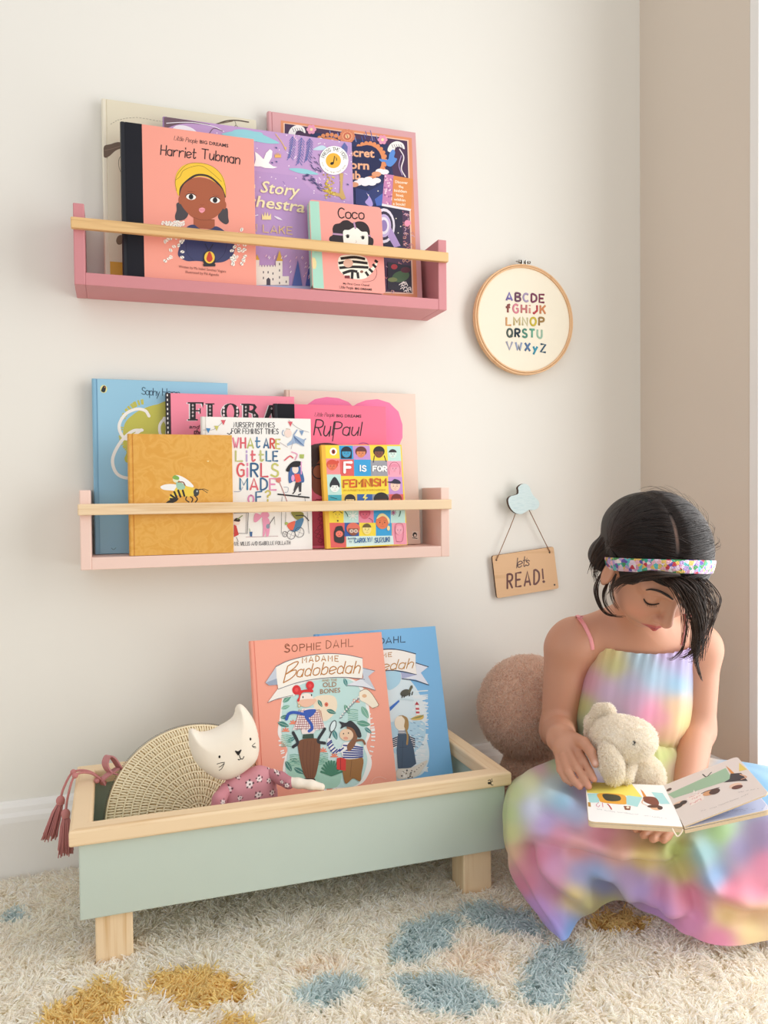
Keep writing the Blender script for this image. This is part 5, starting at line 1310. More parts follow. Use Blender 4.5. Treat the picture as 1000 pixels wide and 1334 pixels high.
face_line([(376, 385), (380, 400), (386, 412)], .0006); face_line([(366, 412), (374, 418), (386, 410)], .0006); face_line([(386, 410), (398, 412), (408, 394)], .0006)
for p in ([(276, 434), (250, 438), (222, 448)], [(274, 440), (250, 462), (236, 470)], [(272, 446), (255, 480), (238, 494)], [(490, 312), (475, 320), (465, 330)], [(494, 338), (480, 334), (468, 330)], [(497, 346), (482, 342), (470, 334)]): face_line(p, .00045)
mb.build('stitched_face', cat)
M_TOP = attr_mat('flowered_pink_cotton', .85, bumpy=.15, bscale=900)
bp = [(300, 545), (400, 505), (482, 466), (540, 462), (600, 488), (625, 545), (632, 600), (640, 680), (645, 1010), (215, 1010), (205, 760), (230, 690), (265, 610)]
Pb = trace(W6, bp, YC+.004, 4); Pb = [np.array([p[0], max(p[1], ZC+.002)]) for p in Pb]
tp = Pillow(Pb, (0, YC+.004, 0), FRW, .0175, .024)
def flowers(uv, spots, base):
    c = np.tile(np.array(lin(base)), (len(uv), 1)); 
    for (x, y, r) in spots:
        q = np.array(w6(x, y))
        for k in range(5):
            a = k*2*PI/5+x; o_ = q+r*.62*np.array([math.cos(a), math.sin(a)]); m = np.linalg.norm(uv-o_, axis=1) < r*.42; c[m] = lin('f3e4e2')
            o_ = q+r*1.15*np.array([math.cos(a+.6), math.sin(a+.6)]); m = np.linalg.norm(uv-o_, axis=1) < r*.30; c[m] = lin('4a3038')
        m = np.linalg.norm(uv-q, axis=1) < r*.28; c[m] = lin('4a3038')
    return c
sp = [(310, 640, .0042), (452, 598, .0046), (520, 562, .0036), (590, 575, .0032), (512, 668, .0042), (610, 660, .0034), (260, 700, .0036), (385, 690, .003), (380, 560, .0026), (600, 500, .0024), (250, 800, .004), (420, 800, .004), (560, 780, .004)]
raw_mesh('flowered_top', tp.V, tp.F, M_TOP, cat, flowers(tp.L[:, :2], sp, 'cf8f98'))
def w6d(x, y, yy): return at_y(W6[0]+x/W6[2], W6[1]+y/W6[2], yy)
S = Solid((.15, -.30, .16), (.28, -.22, .26), .0012)
S.chain([w6d(600, 520, -.250), w6d(660, 545, -.262), w6d(715, 578, -.272)], [.0080, .0085, .0088], .004); V, F = S.skin(); V = relax(V, F)
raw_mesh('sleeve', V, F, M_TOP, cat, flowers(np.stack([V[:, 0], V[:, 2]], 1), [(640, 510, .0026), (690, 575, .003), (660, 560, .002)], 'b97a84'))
S = Solid((.16, -.32, .14), (.32, -.22, .26), .0012)
S.chain([w6d(700, 570, -.270), w6d(780, 580, -.278), w6d(870, 592, -.286), w6d(940, 606, -.290)], [.0070, .0068, .0064, .0050], .004); V, F = S.skin(); V = relax(V, F)
raw_mesh('arm', V, F, M_IVORY, cat)
S = Solid((.04, -.32, .08), (.16, -.20, .22), .0014)
S.chain([w6d(285, 620, -.246), w6d(240, 690, -.262), w6d(225, 760, -.266)], [.009, .0095, .0095], .004); V, F = S.skin(); V = relax(V, F)
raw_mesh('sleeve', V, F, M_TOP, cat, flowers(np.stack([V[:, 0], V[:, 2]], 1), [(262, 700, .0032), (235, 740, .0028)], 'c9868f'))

# ------------------------------------------------------------------ large brown plush toy in the corner
tc = at_depth(688, 921, 1.405)
tl = np.array([0, 0, 0])
plush = thing('plush_toy', 'large dusty brown plush toy with a round head, half hidden behind the girl', 'soft toy', (tc[0], tc[1], .022))
S = Solid(tc-np.array([.11, .11, .11]), tc+np.array([.11, .11, .11]), .003)
S.ell(tc, (.084, .080, .086)); V, F = S.skin()
hb = plain('dusty_brown_plush', 'dcb8a0', .9, .06, 60, .3, 500, sheen=.3)
ph = raw_mesh('head', V, F, hb, plush)
fuzz('plush_pile', V, F, 16000, .0075, .00055, M_FUZZ, ph, 'e6cfbe', .1)
bc = at_depth(693, 1030, 1.405)
S = Solid((bc[0]-.1, bc[1]-.1, .015), (bc[0]+.1, bc[1]+.1, tc[2]), .003)
S.ell(np.array([bc[0], bc[1], .09]), (.056, .055, .074)); S.cone(np.array([bc[0]-.002, bc[1]-.02, .13]), np.array([bc[0]-.004, bc[1]-.05, .075]), .020, .024, .012)
S.ell(np.array([bc[0]-.008, bc[1]-.075, .045]), (.028, .045, .022), None, .015)
S.a = np.maximum(S.a, (.0235-(S.lo[2]+S.h*np.arange(S.n[2])))[None, None, :].astype(np.float32)); V, F = S.skin()
pb = raw_mesh('body', V, F, hb, plush)
fuzz('plush_pile', V, F, 9000, .0065, .00055, M_FUZZ, pb, 'e2cab8', .1)
# ================================================================== the girl
X_, Y_, D_ = CRT, CUP, -CFW                       # her sideways, up and towards-the-viewer directions
girl = thing('person', 'girl with dark hair and glittery headband in a rainbow dress, reading cross-legged', 'person', at_depth(825, 1090, 1.27)*np.array([1, 1, 0])+np.array([0, 0, .024]))
C = at_depth
H = C(853, 729, 1.125)
HS = .88                                          # size of the head
yaw, pit, rol = math.radians(13), math.radians(48), math.radians(-3)
Fh0 = D_*math.cos(yaw)+X_*math.sin(yaw); Xh = X_*math.cos(yaw)-D_*math.sin(yaw)
Fh = math.cos(pit)*Fh0-math.sin(pit)*Y_; Uh = math.sin(pit)*Fh0+math.cos(pit)*Y_
Xh, Uh = math.cos(rol)*Xh+math.sin(rol)*Uh, -math.sin(rol)*Xh+math.cos(rol)*Uh
HF = np.array([Xh, Uh, Fh])
def hp_(r, u, f): return H+HS*(r*Xh+u*Uh+f*Fh)
SK = Solid((.50, -.66, .030), (.945, -.19, .625), .00165)
e = SK.ell; cn = SK.cone
TF = (X_, Y_, D_)
# trunk
e(C(826, 880, 1.262), (.068, .105, .050), TF); e(C(822, 970, 1.270), (.070, .085, .058), TF, .03); e(C(824, 1052, 1.285), (.098, .062, .075), TF, .03)
e(C(834, 830, 1.252), (.066, .034, .040), TF, .03)
# shoulders and arms
cn(C(836, 812, 1.262), C(752, 833, 1.262), .036, .033, .03); cn(C(840, 812, 1.262), C(906, 838, 1.265), .036, .030, .03)
e(C(745, 838, 1.258), .036, None, .02); e(C(908, 842, 1.262), .0325, None, .02)
cn(C(738, 850, 1.262), C(727, 952, 1.262), .0345, .0275, .02); cn(C(727, 950, 1.262), C(731, 962, 1.150), .0275, .0190, .012)
cn(C(911, 850, 1.265), C(906, 950, 1.255), .0315, .0285, .02); cn(C(906, 950, 1.255), C(893, 1050, 1.11), .0275, .0185, .014)
# neck
cn(hp_(0, -.055, -.030), C(838, 822, 1.245), .036, .038, .02)
# head
def E_(c, r, fr=None, k=.01, op='add'): SK.ell(c, np.array(r)*HS, fr, k*HS, op)
def N_(a, b, ra, rb, k=.01): SK.cone(a, b, ra*HS, rb*HS, k*HS)
E_(hp_(0, .017, -.012), (.0715, .081, .087), HF, .02); E_(hp_(0, -.032, .026), (.056, .062, .054), HF, .035)
E_(hp_(0, -.086, .048), (.020, .014, .018), HF, .03)
for s_ in (-1, 1):
    E_(hp_(s_*.034, -.045, .052), (.024, .022, .020), HF, .022)
    N_(hp_(s_*.012, .012, .079), hp_(s_*.046, .008, .062), .006, .006, .016)
    E_(hp_(s_*.031, -.008, .088), (.017, .0095, .013), HF, .012, 'sub')
    E_(hp_(s_*.031, -.0075, .0675), (.0135, .0115, .0105), HF, .004)
    E_(hp_(s_*.073, -.026, .006), (.0085, .028, .018), (np.array(Xh)*math.cos(.4*s_)-np.array(Fh)*math.sin(.4*s_)*1., Uh, np.array(Fh)*math.cos(.4*s_)+np.array(Xh)*math.sin(.4*s_)), .008)
    E_(hp_(s_*.0850, -.024, .014), (.007, .018, .010), HF, .005, 'sub')
N_(hp_(0, .0, .078), hp_(0, -.036, .0945), .0055, .0090, .010); E_(hp_(0, -.040, .0945), (.0095, .0085, .0085), HF, .006)
for s_ in (-1, 1): E_(hp_(s_*.0110, -.043, .0845), (.0062, .0062, .0075), HF, .005)
E_(hp_(0, -.058, .070), (.026, .014, .016), HF, .014)
for s_ in (-1, 1):
    N_(hp_(s_*.004, -.0615, .0855), hp_(s_*.0185, -.0665, .0750), .0040, .0022, .004); N_(hp_(0, -.0700, .0830), hp_(s_*.0165, -.0675, .0750), .0050, .0022, .004)
# left-hand side hand on the book's corner
def W7(x, y, z): return C(690+x/9.09, 930+y/9.09, z)
cn(W7(375, 300, 1.150), W7(470, 420, 1.128), .0190, .0175, .012)
e(W7(455, 420, 1.126), (.0205, .0215, .0115), (X_*.86+Y_*.5, -X_*.5+Y_*.86, D_), .012)
fk = .0020
SK.chain([W7(560, 420, 1.117), W7(640, 560, 1.094), W7(712, 690, 1.080), W7(757, 772, 1.072)], [.0070, .0060, .0054, .0047], fk)
SK.chain([W7(470, 470, 1.112), W7(560, 640, 1.088), W7(640, 770, 1.076), W7(694, 858, 1.068)], [.0070, .0060, .0055, .0048], fk)
SK.chain([W7(395, 510, 1.112), W7(452, 680, 1.088), W7(530, 800, 1.078), W7(592, 862, 1.072)], [.0066, .0057, .0052, .0046], fk)
SK.chain([W7(345, 520, 1.120), W7(360, 660, 1.100), W7(420, 770, 1.090), W7(490, 825, 1.086)], [.0060, .0052, .0047, .0042], fk)
SK.chain([W7(520, 300, 1.128), W7(640, 345, 1.106), W7(722, 450, 1.090), W7(776, 592, 1.078)], [.0105, .0082, .0070, .0054], .003)
# the other hand, under the book
pa = C(868, 1066, 1.075)
e(pa, (.024, .012, .024), TF, .012); cn(C(893, 1050, 1.11), pa, .0185, .016, .012)
for k, (x, y, z, x2, y2, z2) in enumerate(((858, 1070, 1.05, 828, 1080, 1.022), (862, 1074, 1.045, 838, 1088, 1.010), (868, 1078, 1.042, 850, 1093, 1.004), (876, 1078, 1.045, 864, 1094, 1.008))):
    SK.chain([pa+(C(x, y, z)-pa)*.4, C(x, y, z), C((x+x2)/2-2, (y+y2)/2+3, (z+z2)/2), C(x2, y2, z2)], [.0075, .0068, .0062, .005], fk)
SK.chain([pa, C(850, 1060, 1.07), C(832, 1062, 1.066)], [.010, .0078, .006], .005)
# crossed legs under the skirt
kl, kr = C(700, 1058, 1.115), C(985, 1055, 1.13)
cn(C(796, 1062, 1.285), kl, .054, .036, .03); cn(C(856, 1062, 1.285), C(930, 1062, 1.19), .054, .046, .03)
cn(kl, C(838, 1145, 1.150), .034, .022, .02); cn(C(930, 1062, 1.19), C(860, 1140, 1.150), .034, .022, .02)
e(C(858, 1150, 1.145), (.040, .018, .020), TF, .02)
V, F = SK.skin(); V = relax(V, F, 1, .45)
L = (V-H)@HF.T/HS                                    # head-local coordinates
base = np.array(lin('c59075')); col = np.tile(base, (len(V), 1))
def paint(m, c, a=1.): col[:] = col*(1-a*m[:, None])+np.array(lin(c))*(a*m[:, None])
def spot(p, r): return np.exp(-(np.linalg.norm((L-np.array(p))/np.array(r), axis=1))**2)
for s_ in (-1, 1): paint(spot((s_*.038, -.040, .060), (.020, .017, .03)), 'd98a74', .45)
paint(spot((0, -.040, .1), (.012, .010, .02)), 'd99580', .4)
hd_m = (L[:, 2] > .055)
lip = np.clip(1.35-np.linalg.norm((L-np.array((0, -.0665, .082)))/np.array((.0190, .0078, .016)), axis=1), 0, .35)/.35*hd_m
paint(np.clip(lip, 0, 1), 'b8504e', .9)
seam = np.exp(-((L[:, 1]+.0660)/.0011)**2)*(np.abs(L[:, 0]) < .0175)*(L[:, 2] > .070)
paint(seam, '6a2422', .8)
for t in (W7(778, 582, 1.0725), ):
    paint(np.exp(-(np.linalg.norm(V-t, axis=1)/.0042)**2), 'efc9bc', .8)
for t in (W7(765, 778, 1.067), W7(700, 862, 1.063), W7(596, 864, 1.067)):
    paint(np.exp(-(np.linalg.norm(V-t, axis=1)/.0045)**2), 'e39a86', .5)
M_SKIN = attr_mat('skin', .5, sss=.12)
raw_mesh('body', V, F, M_SKIN, girl, np.clip(col, 0, 1))
def sdf_at(P):
    q = (P-SK.lo)/SK.h; i = np.floor(q).astype(int); i = np.clip(i, 0, np.array(SK.n)-2); t = q-i; s_ = 0
    for dx in (0, 1):
        for dy in (0, 1):
            for dz in (0, 1):
                s_ += SK.a[i[0]+dx, i[1]+dy, i[2]+dz]*(t[0] if dx else 1-t[0])*(t[1] if dy else 1-t[1])*(t[2] if dz else 1-t[2])
    return s_
def on_face(r, u, lift=0., f0=.125):
    f = f0
    for _ in range(60):
        d = sdf_at(hp_(r, u, f))
        if d < .0004: break
        f -= max(d*.7, .0004)
    return hp_(r, u, f+lift)
M_LASH = plain('dark_brown_lashes', '221611', .6)
for s_ in (-1, 1):
    mb = MB(); Q = [on_face(s_*r, u, .0012) for r, u in ((.013, .0125), (.022, .0160), (.033, .0175), (.044, .0150), (.051, .0100))]
    mb.tube(catmull(Q, 5), [.0012]*4+[.0020]*9+[.0014]*4+[.0008]*4 if False else list(np.interp(np.linspace(0, 1, 21), [0, .3, .7, 1], [.0011, .0019, .0016, .0006])), M_LASH, 6, True, False, .5, Fh); mb.build('eyebrow', girl)
    mb = MB(); ec = [on_face(s_*r, u, .0006) for r, u in ((.019, -.0125), (.025, -.0160), (.032, -.0170), (.039, -.0150), (.0445, -.0105))]
    mb.tube(catmull(ec, 5), list(np.interp(np.linspace(0, 1, 21), [0, .5, 1], [.0006, .0012, .0009])), M_LASH, 6)
    for p in catmull(ec, 3)[2:]: mb.tube([p, p+.0028*Fh-.0012*Uh, p+.0048*Fh-.0010*Uh+s_*.001*Xh], [.00035, .0003, .0001], M_LASH, 4)
    mb.build('eyelashes', girl)

# ------------------------------------------------------------------ hair
HR_ = np.array([.0800, .0850, .0930]); HCN = np.array([0, .0145, -.0110])
S = Solid(H-.135, H+.135, .0022)
S.ell(hp_(*HCN), HR_*HS, HF)
S.cone(hp_(0, -.01, -.070), hp_(0, -.075, -.070), .050, .030, .03)
S.ell(C(784, 727, 1.172), (.011, .018, .028), (X_, Y_, D_), .02)
S.ell(C(784, 727, 1.172), (.011, .018, .028), (X_, Y_, D_), .02)
S.ell(C(784, 727, 1.172), (.011, .018, .028), (X_, Y_, D_), .02)
S.ell(hp_(0, -.062, .070), np.array((.0690, .1060, .060))*HS, HF, .012, 'sub')
for s_ in (-1, 1): S.ell(hp_(s_*.084, -.030, .014), np.array((.022, .027, .021))*HS, HF, .008, 'sub')
S.ell(hp_(0, -.105, .0), np.array((.10, .055, .075))*HS, HF, .02, 'sub')
V, F = S.skin(); V = relax(V, F, 2)
M_HAIRC = attr_mat('dark_hair_mass', .6)
Lc = (V-H)@HF.T/HS-HCN
al_ = np.arctan2(Lc[:, 0], np.hypot(Lc[:, 1], Lc[:, 2])); be_ = np.arctan2(Lc[:, 2], Lc[:, 1])
mk = np.exp(-((al_+.25)/.030)**2)*np.clip((.80-be_)*4, 0, 1)*np.clip((be_-.0)*3, 0, 1)
hair = raw_mesh('hair', V, F, M_HAIRC, girl, np.array(lin('17100e'))*(1-mk[:, None])+np.array(lin('75594c'))*mk[:, None])
M_HAIR, nt, b = new_mat('dark_brown_hair')
a_ = nt.nodes.new('ShaderNodeAttribute'); a_.attribute_name = 'Col'; nt.links.new(a_.outputs['Color'], b.inputs['Base Color'])
b.inputs['Roughness'].default_value = .34; b.inputs['Specular IOR Level'].default_value = .28
RH = np.random.default_rng(4)
def scalp(al, be, lift):
    """a point on the head: al sideways from the parting, be from the crown towards the brow"""
    d = np.array([math.sin(al), math.cos(al)*math.cos(be), math.cos(al)*math.sin(be)])
    k = 1/np.sqrt(((d/HR_)**2).sum()); q = HCN+d*(k+lift); return hp_(*q)
P = []; part = -.25
for i in range(3600):
    s_ = -1 if RH.random() < .58 else 1
    b0 = math.radians(RH.uniform(-75, 80)); a0 = part+s_*(.034 if .0 < b0 < .8 else 0)+s_*abs(RH.normal(0, .014)); a1 = (-1.72 if s_ < 0 else 1.62)+RH.normal(0, .05)
    dr = math.radians(RH.normal(36, 7))*(1 if b0 < .4 else max(.1, 1-(b0-.4)*.95)); lift = RH.uniform(.0, .0025); wv = RH.uniform(0, 6); wa = RH.uniform(0, .02)
    t0 = RH.choice([0, 0, 0, RH.uniform(0, .5)])
    row = []
    for k in range(13):
        t = t0+(1-t0)*k/12; al = a0+(a1-a0)*t; be = b0-dr*t**1.3*(1 if b0 > -.5 else .5)-.04*math.sin(PI*t)*max(0, math.sin(b0))
        if abs(al-part) < .08: l_ = lift*.2
        else: l_ = lift
        row.append(scalp(al, be+wa*math.sin(wv+5*t), l_+.0006))
    # keep the ears free
    P.append(row)
P = np.array(P)
Lh = (P-H)@HF.T
cut = ((Lh[:, :, 1] < .004) & (Lh[:, :, 2] > -.012) & (Lh[:, :, 2] < .03)).sum(1) < 4
P = P[cut]
hc = np.array(lin('1c1310'))*RH.uniform(.55, 1.5, len(P))[:, None]
strands('combed_hair', P, .00055, M_HAIR, hair, hc, .8)
# the loose locks
locks = []
def lock(pts, n, spread, end=None, wav=.0):
    pts = [C(*p) for p in pts]
    for i in range(n):
        o_ = RH.normal(0, 1, 3)*spread; e_ = 1 if end is None else end; ph = RH.uniform(0, 6)
        c_ = catmull(pts, 5); m = len(c_); cutk = RH.uniform(.72, 1)
        ts = np.linspace(0, (m-1)*cutk, 16); row = []
        for t in ts:
            j = min(int(t), m-2); p = c_[j]+(c_[j+1]-c_[j])*(t-j); q = t/(m-1)
            row.append(p+o_*min(1, .25+2.5*q)*((1-q)+e_*q)+wav*math.sin(ph+7*q)*X_)
        locks.append(row)
lock([(872, 753, 1.042), (890, 768, 1.030), (903, 790, 1.032), (910, 818, 1.048), (908, 845, 1.075), (906, 866, 1.095)], 95, .0064, .6, .0015)
lock([(893, 753, 1.045), (907, 768, 1.036), (915, 795, 1.042), (913, 825, 1.065), (900, 850, 1.09), (884, 858, 1.11)], 52, .0056, .5, .0015)
lock([(907, 752, 1.060), (920, 768, 1.052), (928, 790, 1.06), (922, 820, 1.08), (914, 850, 1.10)], 34, .0052, .6, .002)
lock([(864, 753, 1.040), (880, 766, 1.028), (890, 787, 1.028), (893, 812, 1.040), (890, 840, 1.062)], 26, .0048, .6, .0015)
lock([(903, 800, 1.045), (904, 840, 1.075), (908, 868, 1.095), (915, 888, 1.105)], 22, .0030, .2)
lock([(918, 753, 1.07), (932, 770, 1.07), (938, 785, 1.075), (928, 806, 1.085), (922, 822, 1.09)], 9, .0016, .7)
lock([(896, 800, 1.045), (890, 840, 1.075), (878, 856, 1.10), (866, 858, 1.115)], 8, .0016, .6)
lock([(786, 742, 1.145), (776, 764, 1.13), (779, 785, 1.125), (790, 800, 1.12), (816, 804, 1.11)], 16, .0018, .5)
lock([(795, 752, 1.125), (786, 770, 1.118), (788, 788, 1.116), (800, 803, 1.11)], 14, .0020, .6)
lock([(802, 748, 1.10), (796, 765, 1.10), (798, 782, 1.105), (806, 796, 1.11)], 12, .0020, .8)
lock([(784, 722, 1.155), (774, 742, 1.155), (778, 762, 1.145)], 14, .0018, 1.)
lock([(812, 688, 1.150), (793, 706, 1.140), (780, 724, 1.148), (774, 742, 1.16)], 130, .0050, 1.)
lock([(815, 700, 1.130), (798, 716, 1.128), (786, 730, 1.135), (780, 744, 1.15)], 90, .0045, 1.)
lock([(884, 749, 1.036), (852, 748, 1.030), (824, 752, 1.042), (803, 760, 1.066), (793, 772, 1.09)], 70, .0034, 1.)
lock([(842, 745, 1.04), (836, 754, 1.035), (826, 760, 1.035), (812, 760, 1.045)], 9, .0016, 1.)
fly = []
for i in range(90):                                # flyaways round the outline
    a_0 = RH.uniform(-1.6, 1.5); b_0 = RH.uniform(-1.0, .8); p0 = scalp(a_0, b_0, .002); p1 = scalp(a_0-.25, b_0-.1, .006+RH.uniform(0, .006)); p2 = scalp(a_0-.5, b_0-.15, .006+RH.uniform(0, .010))
    fly.append([np.asarray(x) for x in catmull([p0, p1, p2], 8)][:16])
strands('flyaway_hair', np.array(fly), .00020, M_HAIR, hair, np.tile(np.array(lin('2a1d16')), (len(fly), 1)), .5)
locks = np.array([r[:16] for r in locks])
strands('loose_locks', locks, .00052, M_HAIR, hair, np.array(lin('2a1d16'))*RH.uniform(.6, 2., len(locks))[:, None], .45)
# headband
M_SEQ, nt, b = new_mat('glitter_sequins')
vo = nt.nodes.new('ShaderNodeTexVoronoi'); vo.inputs['Scale'].default_value = 185; nt.links.new(coord(nt), vo.inputs['Vector'])
sx = nt.nodes.new('ShaderNodeSeparateColor'); nt.links.new(vo.outputs['Color'], sx.inputs[0])
rp = nt.nodes.new('ShaderNodeValToRGB'); rp.color_ramp.interpolation = 'CONSTANT'
cs = ['e9d3e4', 'c9414f', 'b9a2d8', '3fae9a', 'f0b9c4', 'e9c26a', '6b58ae', 'f2ece8', '4d9a5c', 'd79ac4', '62c2c8']
while len(rp.color_ramp.elements) < len(cs): rp.color_ramp.elements.new(.5)
for k_, c_ in enumerate(cs): rp.color_ramp.elements[k_].position = k_/len(cs); rp.color_ramp.elements[k_].color = (*lin(c_), 1)
nt.links.new(sx.outputs[0], rp.inputs['Fac']); nt.links.new(rp.outputs['Color'], b.inputs['Base Color']); b.inputs['Metallic'].default_value = .35; b.inputs['Roughness'].default_value = .3
vo2 = nt.nodes.new('ShaderNodeTexVoronoi'); vo2.inputs['Scale'].default_value = 700; nt.links.new(coord(nt), vo2.inputs['Vector']); bump(nt, b, vo2.outputs['Distance'], .9, .001)
cc = np.array([0, -.010, .004]); Aa = np.array([0, HCN[1]+HR_[1]*math.cos(.94), HCN[2]+HR_[2]*math.sin(.94)])-cc
rows = []
Lr = HR_+.0042
for k in range(49):
    ph = math.radians(-96+192*k/48); q = cc+math.cos(ph)*Aa+math.sin(ph)*np.array([.084, 0, 0])
    d = q-HCN; q = HCN+d/np.sqrt(((d/Lr)**2).sum()); n_ = (q-HCN)/Lr**2; n_ /= np.linalg.norm(n_); rows.append((q, n_))
mb = MB(); G = []
for k in range(49):
    t = rows[min(k+1, 48)][0]-rows[max(k-1, 0)][0]; t /= np.linalg.norm(t); q, n_ = rows[k]; s_ = np.cross(n_, t); s_ /= np.linalg.norm(s_); w_ = .0105
    G.append([hp_(*(q+a*s_*w_+b_*n_)) for a, b_ in ((-1, -.001), (-1, .0006), (-.85, .0014), (0, .0019), (.85, .0014), (1, .0006), (1, -.001), (-1, -.001))])
mb.grid(G, M_SEQ); mb.build('headband', girl, label='glittery multicoloured headband')

# ------------------------------------------------------------------ the dress
dye = [(790,850,'ecdf96'),(775,845,'f0c4a4'),(802,868,'d3d48c'),(835,860,'b4d6ea'),(870,850,'c2b0da'),(890,845,'c4a8dc'),(768,890,'eab0c8'),(792,900,'d8bcdc'),(820,890,'c4c4e4'),(850,882,'aed4ec'),(880,892,'9cd0ee'),(892,870,'b8b4e0'),
 (758,920,'d0d688'),(765,945,'b0cc9c'),(778,952,'9cc4d8'),(828,915,'dcb4d4'),(845,928,'f89ac0'),(862,938,'f8a4bc'),(880,920,'f0cc9c'),(888,940,'f0dc8c'),(870,952,'f4c49c'),(800,940,'ccbcd8'),(865,985,'ccdc84'),(850,1010,'c4d48c'),(880,1000,'e0c0a8'),(800,985,'d8d8a0'),
 (692,1014,'dfe8b0'),(718,1024,'cdeaf0'),(733,1040,'a2dcfa'),(752,1055,'b4c8f0'),(688,1054,'d0d8f4'),(669,1033,'cfe0a0'),(664,1059,'c4dc98'),(662,1085,'d4dc98'),(666,1115,'ecc8a4'),(711,1074,'c8b4ec'),(726,1089,'f0a4c0'),(782,1089,'eca0b8'),(752,1104,'ecb0b4'),(804,1108,'ecb8a8'),(838,1117,'ead488'),(879,1108,'b8c874'),(887,1134,'ccc47c'),(699,1115,'e088a8'),(684,1149,'e48cac'),(677,1130,'e89cb0'),(699,1183,'cca0e4'),(726,1205,'b8a0ea'),(744,1211,'78b4f4'),(722,1130,'d8a0cc'),(718,1157,'d494b8'),(748,1168,'ecd890'),(793,1180,'dce498'),(771,1175,'e0dc90'),(774,1142,'8cb4e8'),(786,1155,'94a4e4'),(756,1138,'a4a8dc'),(834,1160,'b4a0e0'),(857,1183,'c49cdc'),(819,1145,'b8a0d0'),(894,1168,'f098b8'),(902,1202,'e8a0d0'),(936,1222,'f89cc4'),(947,1194,'f0d898'),(981,1209,'f4e0a4'),(996,1202,'f4d4ac'),(954,1160,'ec88a4'),(984,1157,'f098b4'),(932,1142,'84b0dc'),(917,1112,'90c0c8'),(962,1104,'9890bc'),(992,1089,'a898c0'),(939,1085,'a0c888'),(999,1127,'ec98b8'),(864,1164,'dc98c4'),(718,994,'a8c884'),(703,999,'dc98bc'),(759,1025,'c8b8ea'),(969,1020,'80c4f4'),(992,1022,'90ccf4'),(1037,1108,'a8a0dc')]
dp = np.array([d[:2] for d in dye], float); dc = np.array([lin(d[2]) for d in dye])
def dyed(V):
    v = V-CO; w = v@CFW; x = 500+CF*(v@CRT)/w; y = 667-CF*(v@CUP)/w
    d2 = (x[:, None]-dp[None, :, 0])**2+(y[:, None]-dp[None, :, 1])**2; wt = 1/(d2+210)**2.0
    return (wt@dc)/wt.sum(1)[:, None]
M_DRESS = attr_mat('rainbow_chiffon', .55, sheen=.25, bumpy=.12, bscale=1500, trans=.22)
M_PINKS = plain('pink_ribbon', 'eea0a4', .6, .05, 200)
# bodice: rings from the gathered neck to the waist
rings = [(833.5, 836, 65.5, .0610, .050), (833, 842, 67.5, .0625, .052), (829, 860, 69.5, .0640, .056), (825, 885, 72, .0690, .060), (821, 912, 74.5, .0755, .064), (818, 935, 74, .0780, .066), (817.5, 952, 70, .0740, .064), (818, 962, 66.5, .0700, .062), (818, 968, 67, .0720, .062), (818, 985, 72, .0800, .066), (819, 1010, 80, .090, .070), (820, 1040, 88, .10, .075)]
zc_ = 1.262; nth = 150; G = []
Rg = []
for k in range(len(rings)-1):
    for j in range(5):
        t = j/5; Rg.append([a*(1-t)+b_*t for a, b_ in zip(rings[k], rings[k+1])]+[k+t])
Rg.append(list(rings[-1])+[len(rings)-1])
sm = np.array(Rg)
for c_ in range(5):
    x = sm[:, c_].copy(); 
    for _ in range(3): x[1:-1] = (x[:-2]+2*x[1:-1]+x[2:])/4
    sm[:, c_] = x
for cx, py, hw, bf, bb, kk in sm:
    row = []; tt = kk/(len(rings)-1)
    gath = max(0, 1-kk/2.6)**1.5*.0020+.0012*math.exp(-((kk-7)/.9)**2)+.0002
    for i in range(nth):
        th = 2*PI*i/nth; s_, c_ = math.sin(th), math.cos(th)
        r = 1; fold = gath*(math.sin(th*34+.8*math.sin(th*5+kk*.15))+.6*math.sin(th*19+1.3+kk*.2))+.0019*math.sin(th*8+.5*kk+1)*min(1, kk/3)*(.3 if 6.3 < kk < 8 else 1)
        a = hw/CF*zc_; b_ = bf if c_ > 0 else bb
        ce = abs(c_)**.8*(1 if c_ > 0 else -1)
        dip = 7.*max(0, c_)**2*max(0, 1-kk/3)
        p = C(cx, py+dip, zc_)+X_*(a+fold)*s_+D_*(b_+fold)*ce
        row.append(p)
    G.append(row)
G = np.array(G); a, b_ = G.shape[:2]
FB = [(i*b_+j, i*b_+(j+1) % b_, (i+1)*b_+(j+1) % b_, (i+1)*b_+j) for i in range(a-1) for j in range(b_)]
VBd = G.reshape(-1, 3)
